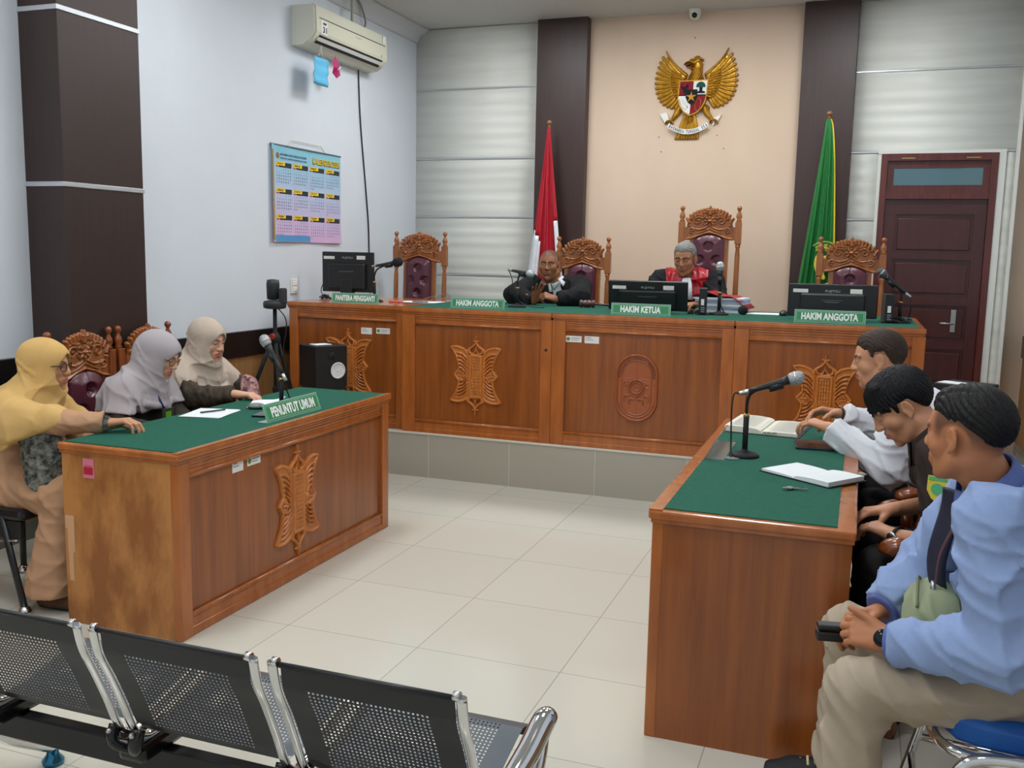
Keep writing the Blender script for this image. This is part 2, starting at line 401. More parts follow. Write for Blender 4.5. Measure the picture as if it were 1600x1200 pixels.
# podium, faced with tiles
def podium_mat():
    m = bpy.data.materials.new('podium_tiles'); m.use_nodes = True; N = m.node_tree.nodes; L = m.node_tree.links; p = N['Principled BSDF']
    tc = N.new('ShaderNodeTexCoord'); mp = N.new('ShaderNodeMapping'); mp.inputs['Location'].default_value = (1.537, .1, 0); L.new(tc.outputs['Object'], mp.inputs[0])
    br = N.new('ShaderNodeTexBrick'); br.offset = 0; br.inputs['Scale'].default_value = 1; br.inputs['Mortar Size'].default_value = .0018
    br.inputs['Brick Width'].default_value = .588; br.inputs['Row Height'].default_value = .588
    br.inputs['Color1'].default_value = lin((172, 166, 152))+(1,); br.inputs['Color2'].default_value = lin((168, 162, 148))+(1,); br.inputs['Mortar'].default_value = lin((205, 200, 190))+(1,)
    L.new(mp.outputs[0], br.inputs['Vector']); L.new(br.outputs['Color'], p.inputs['Base Color']); p.inputs['Roughness'].default_value = .15
    return m
struct('floor_podium', MB().box(XL+.03, .40, 5.84, YB-.11, 0, .305), podium_mat())
struct('trim_7', MB().box(XL+.03, .405, 5.835, 5.87, .297, .312, .003), mat('podium_edge', (206, 202, 190), .25))

# ceiling lamps: flush square light panels
lamp = mat('lamp_diffuser', (248, 252, 255), .5, emit=LAMP_STRENGTH)
for x, y in [(-2.9, 4.4), (-.6, 4.4), (-2.9, 2.2), (-.6, 2.2), (-2.9, 0), (-.6, 0), (-2.75, 6.9), (-1.4, 6.9), (-.1, 6.9)]:
    t = thing('ceiling_light', 'square white ceiling light panel above the courtroom floor', 'ceiling light', (x, y, ZC), group='square ceiling light panels')
    obj('frame', MB().box(-.31, .31, -.31, .31, -.02, 0, .004), white_plastic(), t)
    obj('diffuser', MB().box(-.28, .28, -.28, .28, -.024, -.0195), lamp, t)
# ================================================================ desks
def P2(px, py, s=.00059, cx=450, cz=690): return ((px-cx)*s, (cz-py)*s)
def ornament_mesh():
    q = lambda L: [P2(*p) for p in L]
    top = [(150, 370), (200, 362), (250, 368), (305, 388), (345, 430)]
    wingp = q([(150, 370), (200, 362), (250, 368), (305, 388), (345, 430), (372, 450), (372, 940), (345, 960), (305, 985), (250, 1000), (200, 998), (145, 980), (185, 925), (215, 880), (240, 800), (238, 745), (190, 682), (245, 620), (250, 560), (215, 470), (180, 410)])
    wingr = [(-x, z) for x, z in wingp][::-1]
    st = []; r = .0075
    st.append((q(top), r, .010, .016)); st.append((q([(150, 370), (180, 410), (215, 470), (245, 555), (250, 620)]), r, r, .016))
    st.append((q([(250, 620), (195, 682), (243, 745)]), .0085, .0085, .017)); st.append((q([(243, 745), (240, 800), (215, 880), (150, 975)]), r, r, .016))
    st.append((q([(150, 978), (200, 990), (250, 990), (305, 975), (355, 945)]), r, .010, .016))
    st.append((q([(352, 440), (352, 600)]), .006, .006, .014)); st.append((q([(352, 770), (352, 940)]), .006, .006, .014))
    for i in range(5):
        y = 435+i*42
        st.append((bez(P2(205+i*9, y-5+i*2), P2(300, y-12), P2(345, y+72)), .0030, .0062, .013))
        y = 945-i*38
        st.append((bez(P2(200+i*9, y+5), P2(300, y+8), P2(345, y-66)), .0030, .0062, .013))
    st.append((q([(298+48*math.cos(a), 690+62*math.sin(a)) for a in np.linspace(-2.6, 2.6, 14)]), .007, .007, .016))
    st.append((spiral(*P2(290, 690), .001, .017, .5, 8.5, 20), .0035, .0045, .014))
    st.append((q([(290, 690), (240, 690)]), .006, .003, .015))
    # top finial and bottom finial
    for s in (1, -1):
        f = lambda x, y: P2(x, y) if s > 0 else P2(x, 690+(690-y)-10)
        st.append(([f(450, 232), f(450, 300)], .002, .008, .016)); st.append(([f(418, 292), f(450, 300)], .005, .007, .014))
        st.append((bez(f(450, 300), f(425, 360), f(378, 375)), .009, .008, .016)); st.append((bez(f(378, 375), f(355, 420), f(400, 440)), .008, .008, .016))
        st.append((bez(f(400, 440), f(450, 430), f(450, 350)), .006, .003, .014)); st.append((bez(f(378, 375), f(350, 385), f(340, 425)), .006, .010, .014))
        st.append(([f(400, 445), f(450, 447)], .008, .008, .015))
    holes = []
    for i in range(5):
        y = 452+i*42; holes.append((bez(P2(222+i*8, y), P2(290, y-2), P2(335, y+62)), .0032))
        y = 925-i*38; holes.append((bez(P2(222+i*8, y), P2(290, y+2), P2(335, y-58)), .0032))
    plate = q([(368, 448), (532, 448), (532, 945), (368, 945)])
    gr = []
    for x in (400, 425, 450, 475, 500): gr.append((q([(x, 480), (x, 905)]), .0022, .004))
    for y in np.linspace(480, 905, 13): gr.append((q([(400, y), (500, y)]), .0018, .0035))
    return relief('ornament', st, [(wingp, .006, .002), (wingr, .006, .002), (plate, .018, .004)], gr, holes, res=.0022, mirror=True, pad=.012)
ORN = ornament_mesh()
ORN.materials.append(wood_carved())
def arc_text(txt, R, a0, a1, h, cz=0, cx=0, wfac=.9, sx=1.):
    """letters placed along an arc, as one mesh; a0..a1 angles"""
    mb = MB(); n = len(txt)
    for i, ch in enumerate(txt):
        if ch == ' ': continue
        a = a0+(a1-a0)*i/(n-1); me = text_mesh(ch, h, width=abs(a1-a0)*R/(n-1)*wfac*(.35 if ch == 'I' else .8), bold=.02)
        c, s_ = math.cos(a-PI/2), math.sin(a-PI/2)
        vs = [(cx+(v.co.x*c-v.co.z*s_+math.cos(a)*R*sx), v.co.y, cz+(v.co.x*s_+v.co.z*c)+math.sin(a)*R) for v in me.vertices]
        mb.add(vs, [tuple(p.vertices) for p in me.polygons]); bpy.data.meshes.remove(me)
    return mb
def seal_mesh():
    w2, hh = .128, .208
    def stad(w, h, n=16):
        s = h-w
        return [(w*math.cos(a), s+w*math.sin(a)) for a in np.linspace(0, PI, n)]+[(w*math.cos(a), -s+w*math.sin(a)) for a in np.linspace(PI, 2*PI, n)]
    o = stad(w2, hh); st = [(o+[o[0]], .0085, .0085, .020)]
    i = stad(w2-.034, hh-.034); st.append((i+[i[0]], .0025, .0025, .011))
    for r in (.050, .038): st.append(([(r*math.cos(a), r*math.sin(a)) for a in np.linspace(0, 2*PI, 26)], .004, .004, .015))
    st.append((spiral(0, 0, .006, .026, 0, 7, 16), .003, .004, .010))
    for s in (1, -1):
        st.append((spiral(s*.068, .02, .004, .020, 0, 5*s, 12), .004, .004, .013)); st.append((bez((s*.05, -.05), (s*.09, -.045), (s*.075, -.09)), 0.006, .003, .014))
        st.append((bez((s*.015, -.075), (s*.05, -.06), (s*.045, -.105)), 0.006, .003, .014)); st.append((bez((s*.03, .055), (s*.06, .06), (s*.085, .05)), .003, .002, .008))
    for a in np.linspace(PI+.25, 2*PI-.25, 15):
        x, z = .110*math.cos(a), -.08+.110*math.sin(a); st.append(([(x-.006*math.sin(a), z+.006*math.cos(a)), (x+.006*math.sin(a), z-.006*math.cos(a))], .005, .004, .010))
    return relief('carved_seal', st, [(o, .005, .002)], [([(0, -.20), (0, .20)], .0014, .003)], res=.0022)

def desk_unit(name, label, cat, loc, rz, W, Dp, H, side='wood', posts=(.07, .07), rim=(.03, .03, .03, .03), fz=.86, group=None, top_over=.012, orn_x=0., orn='orn', lowz=.088):
    """front towards -y, x centred, back at +y; front face plane y=0"""
    t = thing(name, label, cat, loc, rz, group); w = W/2; wm, tm = wood(), wood_trim()
    ft = H-.045
    body = MB().box(-w+.01, w-.01, .02, .04, .0, ft).box(-w+.002, -w+.02, .02, Dp-.01, 0, ft).box(w-.02, w-.002, .02, Dp-.01, 0, ft)
    obj('carcass', body, wm if side == 'wood' else mat('worn_plywood', (188, 126, 66), .45, var=1, rgb2=(146, 88, 38), vscale=(6, 6, 2.6), contrast=.22, coat=.1), t)
    obj('front_panel', MB().box(-w+posts[0], w-posts[1], .012, .03, .04, ft), wm, t)
    for s, pw in ((-1, posts[0]), (1, posts[1])):
        if pw <= 0: continue
        x0, x1 = (-w, -w+pw) if s < 0 else (w-pw, w)
        obj('post', MB().box(x0, x1, -.006, .03, 0, ft, .004), tm, t)
    a, b = -w+posts[0], w-posts[1]
    fr = MB().box(a, b, -.004, .02, ft-.016, ft, .003).box(a, b, .001, .02, ft-.030, ft-.017, .003).box(a, b, .007, .02, ft-.056, ft-.030)
    fr.tube([(a, .004, ft-.060), (b, .004, ft-.060)], .0085, 10)
    obj('moulding', fr, tm, t)
    obj('moulding', MB().tube([(a, .006, lowz), (b, .006, lowz)], .012, 10).box(a, b, .002, .02, lowz-.052, lowz-.008).box(a, b, -.004, .02, 0, lowz-.05, .004), tm, t)
    o_ = top_over
    top = MB().box(-w-o_, w+o_, -.018, Dp, ft+.012, H-.003, .008).box(-w-o_+.006, w+o_-.006, -.010, Dp-.004, ft, ft+.014, .003)
    top.box(-w-o_+.003, w+o_-.003, -.016, -.018+rim[0], H-.006, H+.001)
    obj('desk_top', top, tm, t)
    obj('desk_cloth', MB().box(-w-o_+rim[2], w+o_-rim[3], -.018+rim[0], Dp-rim[1], H-.006, H+.0005), felt(), t)
    if orn == 'orn':
        obj('carved_ornament', ORN, None, t, loc=(orn_x, .012, (ft-.12+.13)/2+.005))
    elif orn == 'seal':
        s_ = obj('carved_seal', seal_mesh(), mat('seal_wood', (158, 84, 44), .35, coat=.2), t, loc=(orn_x, .012, (ft-.12+.13)/2))
        obj('lettering', arc_text('PENGADILAN NEGERI BENGKULU', .110, PI+.02, -.02, .020, cz=.07), mat('seal_letters', (96, 44, 22), .4), s_, loc=(0, -.0055, 0))
    return t
def stickers(parent, items):
    for x, z, w_, h_, kind in items:
        s = obj('sticker', MB().box(x-w_/2, x+w_/2, .0095, .0115, z-h_/2, z+h_/2), sticker(), parent)
        if kind == 'logo':
            obj('emblem_print', MB().cyl((x-w_*.34, .0092, z), h_*.30, .0004, 16, axis='y'), mat('emblem_print', (96, 128, 60), .6), s)
            obj('lettering', MB().box(x-w_*.16, x+w_*.42, .0092, .0096, z+h_*.10, z+h_*.22).box(x-w_*.16, x+w_*.30, .0092, .0096, z-h_*.2, z-h_*.1), mat('print_grey', (130, 130, 130), .7), s)
        else:
            obj('lettering', MB().box(x-w_*.42, x-w_*.05, .0092, .0096, z+h_*.22, z+h_*.32).box(x-w_*.42, x+w_*.1, .0092, .0096, z-h_*.05, z+h_*.03), mat('print_grey', (130, 130, 130), .7), s)
PZ = .305
H_B = 1.165-PZ
b1 = desk_unit('clerk_bench', 'leftmost wooden bench unit of the podium, set slightly back, with bare wooden top', 'desk', (-3.40, 5.93, PZ), 0, .93, 1.05, H_B, rim=(.9, .04, .9, .03), orn_x=.01)
for c in kids(b1):
    if c.name.startswith('desk_cloth'): bpy.data.objects.remove(c)
b2 = desk_unit('judge_bench', 'wooden podium bench unit with carved ornament left of the round-ended seal', 'desk', (-2.385, 5.85, PZ), 0, 1.07, 1.13, H_B, posts=(.095, .075), rim=(.03, .03, .0, .0), top_over=.0, orn_x=.005)
b3 = desk_unit('judge_bench', 'middle wooden podium bench unit with the carved oval seal on its front', 'desk', (-1.273, 5.85, PZ), 0, 1.152, 1.13, H_B, posts=(.09, .075), rim=(.03, .03, .0, .0), top_over=.0, orn='seal', orn_x=-.015)
b4 = desk_unit('judge_bench', 'rightmost wooden podium bench unit under the right monitor', 'desk', (-.168, 5.85, PZ), 0, 1.058, 1.13, H_B, posts=(.085, .07), rim=(.03, .03, .0, .035), top_over=.0, orn_x=0.0)
stickers(b1, [(.155, .675, .085, .045, 'code'), (.285, .68, .105, .04, 'logo')])
stickers(b3, [(-.435, .70, .105, .04, 'logo'), (-.315, .70, .095, .045, 'code')])
obj('lock', MB().cyl((.498, -.009, .62), .009, .004, 14, axis='y'), black_plastic(), b2)
L = desk_unit('prosecutor_desk', 'long wooden desk at the left with green top, nameplate and worn pale end panel', 'desk', (-2.425, 3.805, 0), PI/2, 1.75, .575, .76, side='ply', rim=(.028, .02, .022, .022), orn_x=-.028)
stickers(L, [(-.475, .628, .075, .05, 'code'), (-.36, .632, .095, .042, 'logo')])
red = obj('sticker', MB().box(-.8765, -.8735, .40, .455, .62, .70), mat('sticker_pink', (214, 120, 140), .6), L)
obj('emblem_print', MB().box(-.878, -.8763, .405, .45, .635, .665).box(-.878, -.8763, .41, .445, .67, .672), mat('sticker_red', (180, 20, 50), .6), red)
ch = MB()
for z0, z1, y0, y1 in ((.30, .40, .515, .55), (.40, .455, .515, .56), (.18, .30, .525, .548)): ch.box(-.8745, -.8735, y0, y1, z0, z1)
obj('chipped_patch', ch, mat('raw_wood', (206, 158, 118), .7), L)
Rk = desk_unit('defence_desk', 'long wooden desk at the right with green top, open books and microphone', 'desk', (-.565, 3.80, 0), -PI/2, 1.80, .60, .76, rim=(.045, .055, .03, .03))

# ================================================================ carved court chairs
def crest_mesh(w=.335, h=.235):
    st = []; s = w/.335
    arc = [(x, .0+.165*math.sqrt(max(0, 1-(x/.185)**2))*1.0+.04) for x in np.linspace(0, .16, 8)]
    plate = [(-.168, -.02), (.168, -.02), (.168, .06)]+[(x, z) for x, z in arc[::-1]]+[(-x, z) for x, z in arc[1:]]+[(-.168, .06)]
    lower = [(-.168, -.02), (-.10, -.005), (0, .028), (.10, -.005), (.168, -.02)]
    plate = [(-.168, -.03), (-.12, -.025), (-.06, .005), (0, .022), (.06, .005), (.12, -.025)]+plate[1:]
    st.append(([(-.165, -.022), (-.12, -.015), (-.06, .013), (0, .03), (.06, .013), (.12, -.015), (.165, -.022)], .009, .009, .022))
    R = []
    R.append(([(.004, .115), (.004, .1151)], .016, .016, .034))
    for a in np.linspace(0, 2*PI, 9)[:-1]: st.append(([(.0+.026*math.cos(a), .115+.024*math.sin(a)), (.036*math.cos(a), .115+.034*math.sin(a))], .010, .007, .026))
    st += R
    st.append((spiral(.085, .115, .004, .035, 1, 9, 26), .004, .007, .026)); st.append((spiral(.125, .045, .003, .024, 0, -8, 20), .004, .006, .024))
    st.append((spiral(.045, .155, .003, .020, 0, 7, 18), .004, .006, .028)); st.append((spiral(.148, .085, .002, .016, 2, 8, 16), .003, .005, .026)); st.append((bez((.02, .07), (.06, .04), (.10, .055)), .008, .005, .022)); st.append((bez((.01, .055), (.05, .03), (.09, .02)), .007, .004, .020))
    st.append((bez((.04, .15), (.07, .17), (.10, .155)), .008, .005, .022)); st.append((bez((.02, .075), (.045, .085), (.05, .11)), .006, .004, .02))
    for i, x in enumerate(np.linspace(.0, .160, 8)):     # leaf tips along the arched edge
        z = .165*math.sqrt(max(0, 1-(x/.19)**2))+.035; dx = x*.25; st.append((bez((x*.95, z-.018), (x*.97, z-.008), (x+dx*.15, z+.008)), .012, .012, .024))
    st.append(([(0, .17), (0, .225)], .018, .008, .028)); st.append((bez((.0, .19), (.02, .205), (.028, .20)), .010, .005, .026))
    me = relief('crest', st, [(plate, .010, .004)], res=.0026, mirror=True)
    return me
CREST = crest_mesh()
def tuft_mesh(w=.235, h=.55, arch=.035, rows=5):
    n = 10; top = [(w/2*math.cos(a), h-arch-.03+ (arch+.03)*math.sin(a)) for a in np.linspace(.35, PI-.35, n)]
    pl = [(-w/2, 0), (w/2, 0), (w/2, h-.05)]+top+[(-w/2, h-.05)]
    gr = []; bt = []
    for i in range(rows):
        z = h-.10-i*.105
        xs = [0] if i % 2 == 0 else [-w*.27, w*.27]
        for x in xs: gr.append(([(x, z), (x+1e-4, z)], .038, .020)); bt.append((x, z))
    for x, z in bt:
        for k in range(7):
            a = 2*PI*k/7+.3; gr.append(([(x, z), (x+.032*math.cos(a), z+.038*math.sin(a))], .005, .004))
    gr.append(([(0, h), (0, h-.10)], .005, .004))
    me = relief('tufts', [], [(pl, .045, .06)], gr, res=.005, base=.004)
    return me, bt
def court_chair(name, label, loc, rz, back_h=1.36, sc=1., group=None, wm=None, low_back=False, wb=.205, first=None, aw=.255):
    """front towards -y, origin on the floor under the seat"""
    t = thing(name, label, 'chair', loc, rz, group); wm = wm or wood_chair()
    zc = back_h-.26            # lower edge of crest
    post_top = back_h-.12
    lean = .05
    for s in (-1, 1):
        x = s*wb; y0, y1 = .24, .24+lean
        yf = lambda z: y0+lean*z/back_h
        p = MB()
        p.tube([(x, yf(0), 0), (x, yf(.42), .42)], .022, 12); p.box(x-.022, x+.022, yf(.4)-.022, yf(.4)+.022, .38, .52, .004)
        z0, z1 = .52, zc-.03
        prof = [(.017, z0), (.022, z0+.03), (.016, z0+.05), (.019, z0+.09), (.021, (z0+z1)/2), (.019, z1-.08), (.014, z1-.035), (.021, z1-.015), (.017, z1)]
        vs = MB().lathe(prof, 14); p.add([(v[0]+x, v[1]+yf(v[2]), v[2]) for v in vs.v], vs.f, True)
        p.box(x-.024, x+.024, yf(zc)-.022, yf(zc)+.022, zc-.03, post_top, .004)
        zt = post_top; ps = [(.018, zt), (.022, zt+.008), (.014, zt+.018), (.023, zt+.038), (.020, zt+.055), (.010, zt+.078), (.010, zt+.084), (.019, zt+.098), (.018, zt+.112), (.008, zt+.122)]
        vs = MB().lathe(ps, 14); p.add([(v[0]+x, v[1]+yf(zt), v[2]) for v in vs.v], vs.f, True)
        obj('back_post', p, wm, t)
        f = MB(); prof = [(.018, 0), (.024, .04), (.016, .07), (.022, .2), (.026, .33), (.018, .36), (.026, .38), (.026, .45)]
        vs = MB().lathe(prof, 14); f.add([(v[0]+s*(aw-.02), v[1]-.22, v[2]) for v in vs.v], vs.f, True)
        obj('front_leg', f, wm, t)
        a = MB(); prof = [(.024, .45), (.017, .48), (.024, .53), (.017, .56), (.022, .60), (.020, .635)]
        vs = MB().lathe(prof, 14); a.add([(v[0]+s*(aw-.01), v[1]-.19, v[2]) for v in vs.v], vs.f, True)
        a.tube(catmull([(s*.215, .24, .675), (s*(aw-.02), .10, .665), (s*aw, -.08, .652), (s*aw, -.20, .655), (s*aw, -.262, .640), (s*aw, -.27, .622)], 5), [.019]*11+[.022]*6+[.030]*5+[.030, .026, .020, .012][:4], 14, flat=1.35, up=(0, 0, 1))
        obj('armrest', a, wm, t)
    yb = .24+lean*.85
    rails = MB().box(-wb, wb, yb-.05, yb-.02, .52, .57, .004)
    for s in (-1, 1): rails.add([(s*(.118+ d)+0, (.24+lean*z/back_h)-.005+e, z) for z in (.5, zc+.01) for d, e in ((0, -.015), (.032, -.015), (.032, .015), (0, .015))], [(0, 1, 5, 4), (1, 2, 6, 5), (2, 3, 7, 6), (3, 0, 4, 7), (4, 5, 6, 7), (0, 3, 2, 1)])
    rails.box(-wb+.02, wb-.02, .225+lean*zc/back_h, .245+lean*zc/back_h, zc-.0, zc+.10)
    obj('back_frame', rails, wm, t)
    me = CREST if first is None else CREST
    c = obj('carved_crest', me, None, t, loc=(0, .228+lean*zc/back_h, zc+.03))
    if not me.materials: me.materials.append(wood_chair())
    if wb != .205: c.scale.x = (wb+.0)/.205
    hgt = zc-.53+.05
    tm, bt = tuft_mesh(h=hgt, rows=5 if hgt > .5 else 3)
    b = obj('back_cushion', tm, leather(), t, loc=(0, .232+lean*.4, .53)); b.rotation_euler.x = -math.atan(lean/back_h)
    obj('cushion_rear', MB().box(-.118, .118, .24, .262, .53, zc), leather(), t)
    for x, z in bt: obj('button', MB().sphere((x, -.030, z), .007, n=8), mat('button_leather', (60, 22, 34), .3), b)
    sf = MB().box(-aw+.005, aw-.005, -.25, .25, .40, .46, .012)
    obj('seat_frame', sf, wm, t)
    sp = MB(); bm = bmesh.new(); bmesh.ops.create_cube(bm, size=1); bmesh.ops.subdivide_edges(bm, edges=list(bm.edges), cuts=4, use_grid_fill=True)
    for v in bm.verts:
        r = 1-.25*max(abs(v.co.x*2), abs(v.co.y*2))**6; v.co = Vector((v.co.x*(2*aw-.03), v.co.y*.48, .485+v.co.z*.06*r+.012*(1-(v.co.x*2)**2)*(1-(v.co.y*2)**2)))
    sp.bm(bm); obj('seat', sp, leather(), t)
    return t
court_chair('court_chair', 'carved high-back chair with maroon cushion behind the leftmost bench unit', (-3.60, 7.27, PZ), 0, 1.40, wb=.230)
court_chair('court_chair', 'carved maroon chair behind the man in the black jacket', (-2.14, 7.27, PZ), 0, 1.375, wb=.208)
court_chair('court_chair', 'tallest carved maroon chair, behind the grey-haired man in red and black', (-1.135, 7.30, PZ), 0, 1.625, wb=.218)
court_chair('court_chair', 'empty carved maroon chair behind the rightmost bench unit', (-.085, 7.27, PZ), 0, 1.40, wb=.220)
court_chair('court_chair', 'carved maroon chair behind the woman in the grey headscarf', (-3.49, 3.85, 0), PI/2, 1.11, aw=.215, wm=wood_chair_dark())
court_chair('court_chair', 'carved maroon chair behind the woman in the beige headscarf', (-3.49, 4.325, 0), PI/2, 1.11, aw=.215, wb=.20, wm=wood_chair_dark())
court_chair('court_chair', 'carved wooden armchair of the young man in brown uniform', (.40, 3.43, 0), -PI/2, 1.10, wm=wood_chair_dark(), wb=.205)
court_chair('court_chair', 'carved wooden armchair of the man in the white shirt', (.47, 4.18, 0), -PI/2, 1.10, wm=wood_chair_dark(), wb=.205)

# ================================================================ perforated waiting chairs (joined on one beam)
def perf_sheet(x0, x1, curve, hole=.0046, pitch=.0105, margin=(.055, .05), thick=.0012):
    """sheet following curve (list of (y,z)), with a grid of square holes"""
    C = [Vector((0, a, b)) for a, b in curve]; L = [0]
    for i in range(1, len(C)): L.append(L[-1]+(C[i]-C[i-1]).length)
    tot = L[-1]
    def at(s):
        s = min(max(s, 0), tot)
        for i in range(1, len(C)):
            if s <= L[i]+1e-9:
                return C[i-1].lerp(C[i], (s-L[i-1])/(L[i]-L[i-1]))
        return C[-1]
    nx = int((x1-x0-2*margin[0])/pitch); ns = int((tot-2*margin[1])/pitch)
    mx = (x1-x0-nx*pitch)/2; ms = (tot-ns*pitch)/2
    gx = [x0]+[x0+mx+i*pitch for i in range(nx+1)]+[x1]; gs = [0]+[ms+i*pitch for i in range(ns+1)]+[tot]
    v = []; f = []; idx = {}
    def vert(x, s):
        k = (round(x, 6), round(s, 6))
        if k not in idx:
            p = at(s); idx[k] = len(v); v.append((x, p.y, p.z))
        return idx[k]
    for i in range(len(gx)-1):
        for j in range(len(gs)-1):
            a, b, c, d = vert(gx[i], gs[j]), vert(gx[i+1], gs[j]), vert(gx[i+1], gs[j+1]), vert(gx[i], gs[j+1])
            if 0 < i < len(gx)-2 and 0 < j < len(gs)-2:
                cx, cs = (gx[i]+gx[i+1])/2, (gs[j]+gs[j+1])/2; h = hole/2
                e, g, k, l = vert(cx-h, cs-h), vert(cx+h, cs-h), vert(cx+h, cs+h), vert(cx-h, cs+h)
                f += [(a, b, g, e), (b, c, k, g), (c, d, l, k), (d, a, e, l)]
            else: f.append((a, b, c, d))
    return MB().add(v, f, False)
wc = thing('waiting_chair', 'row of black perforated metal waiting seats with chrome frames in the foreground', 'waiting chair', (-1.4, 1.8, 0))
blk = mat('black_powder_coat', (20, 21, 23), .42)
def lx(x): return x+1.4
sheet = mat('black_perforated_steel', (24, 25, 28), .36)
for i, (a, b) in enumerate([(-2.07, -1.636), (-1.59, -1.160), (-1.112, -.680)]):
    a, b = lx(a), lx(b)
    back = catmull([(0, -.170, .680), (0, -.160, .62), (0, -.125, .55), (0, -.09, .47), (0, -.06, .40), (0, -.03, .375)], 4)
    seat = catmull([(0, -.01, .375), (0, .06, .372), (0, .16, .395), (0, .25, .415), (0, .29, .405)], 4)
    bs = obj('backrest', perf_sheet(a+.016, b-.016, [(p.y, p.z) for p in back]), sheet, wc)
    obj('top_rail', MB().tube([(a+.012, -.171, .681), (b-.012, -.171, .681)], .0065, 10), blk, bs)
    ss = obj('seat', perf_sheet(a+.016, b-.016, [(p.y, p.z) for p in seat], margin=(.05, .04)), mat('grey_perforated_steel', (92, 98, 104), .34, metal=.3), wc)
    obj('front_edge', MB().box(a+.016, b-.016, .287, .293, .375, .405, .002), mat('seat_edge_brown', (78, 66, 62), .4), ss)
    for x in (a, b):
        fr = MB().tube(catmull([(x, -.176, .688), (x, -.160, .62), (x, -.127, .55), (x, -.092, .47), (x, -.062, .395), (x, -.03, .358), (x, .02, .352), (x, .16, .383), (x, .25, .405), (x, .30, .390)], 4), .008, 12, flat=1.5, up=(0, 1, 0))
        fr.tube([(x-(.016 if x == b else -.002), -.177, .689), (x+(.002 if x == b else -.016)*-1, -.177, .689)], .010, 12)
        obj('side_frame', fr, chrome(), wc)
for xc in (-2.09, -1.613, -1.136, -.655):
    x = lx(xc)
    br = MB().tube(catmull([(x-.035, -.055, .385), (x-.028, -.07, .35), (x-.0, -.045, .325), (x+.02, -.03, .315)], 4), .020, 12, flat=.7)
    br.tube(catmull([(x+.035, -.055, .385), (x+.03, -.065, .345), (x+.0, -.03, .31), (x-.03, .03, .30)], 4), .020, 12, flat=.7).box(x-.04, x+.04, -.05, .14, .285, .335, .014)
    b_ = obj('bracket', br, mat('black_gloss', (14, 14, 15), .18), wc)
    for dx_ in (-.034, .034): obj('bolt', MB().sphere((x+dx_, -.078, .378), .0075, n=10), steel(), b_)
obj('beam', MB().box(lx(-2.75), lx(-.62), .03, .07, .215, .287, .005), blk, wc)
for xc in (-2.19, -.95):
    x = lx(xc)
    fl = MB().tube(catmull([(x, .05, .22), (x, .10, .16), (x, .20, .09), (x, .262, .05)], 4), .016, 12).tube(catmull([(x, .05, .22), (x, -.02, .14), (x, -.14, .07), (x, -.2, .04)], 4), .016, 12)
    lg = obj('leg', fl, chrome(), wc)
    for fy in (.262, -.2): obj('foot', MB().lathe([(.030, 0), (.032, .012), (.018, .03), (.014, .05)], 16, c=(x, fy, 0)), mat('blue_film_chrome', (60, 130, 165), .15, metal=.8), lg)
x = lx(-.60)
ar = MB().tube(catmull([(x-.045, -.04, .33), (x-.035, -.07, .39), (x-.02, -.04, .45), (x, .02, .50), (x+.012, .07, .54), (x+.018, .095, .535)], 5), [.024]*5+[.028]*16+[.027, .026, .024, .020, .012], 16, flat=.95, up=(0, 1, 0))
ar.tube(catmull([(x+.005, .10, .52), (x+.01, .06, .45), (x, .0, .36), (x-.02, .02, .31)], 5), .012, 12)
obj('armrest', ar, chrome(), wc)

# plain black chair of the woman in yellow
bc = thing('black_chair', 'black metal and vinyl chair under the woman in the yellow headscarf', 'chair', (-3.43, 3.12, 0))
obj('seat', MB().box(-.22, .22, -.20, .22, .395, .445, .02), mat('black_vinyl', (22, 22, 25), .3), bc)
obj('apron', MB().box(-.20, .20, -.19, -.17, .315, .395, .004), black_plastic(), bc)
for x in (.03, .12): obj('screw', MB().sphere((x, -.192, .35), .008, n=8), steel(), bc)
obj('trim_strip', MB().tube(catmull([(-.13, -.195, .32), (-.05, -.197, .305), (.08, -.197, .303), (.19, -.197, .315)], 4), .004, 8), steel(), bc)
for sx_, sy_ in ((-1, -1), (1, -1), (-1, 1), (1, 1)):
    x0_, y0_ = (sx_*.19, sy_*.18)
    if sy_ < 0: p0, p1 = (-.205 if sx_ < 0 else .10, -.19, .41), (-.26 if sx_ < 0 else .215, -.20, .02)
    else: p0, p1 = (x0_, .18, .41), (x0_*1.15, .20, .02)
    l_ = obj('leg', MB().tube([p0, p1], .017, 12, flat=.7), black_plastic(), bc)
    obj('foot', MB().lathe([(.026, 0), (.028, .012), (.020, .028), (.012, .036)], 14, c=(p1[0], p1[1], 0)), chrome(), l_)
obj('backrest', MB().box(-.24, -.20, -.18, .20, .56, .88, .018), mat('black_vinyl', (22, 22, 25), .3), bc)
obj('back_frame', MB().tube([(-.19, -.16, .42), (-.21, -.16, .60)], .012, 10).tube([(-.19, .18, .42), (-.21, .18, .60)], .012, 10), black_plastic(), bc)

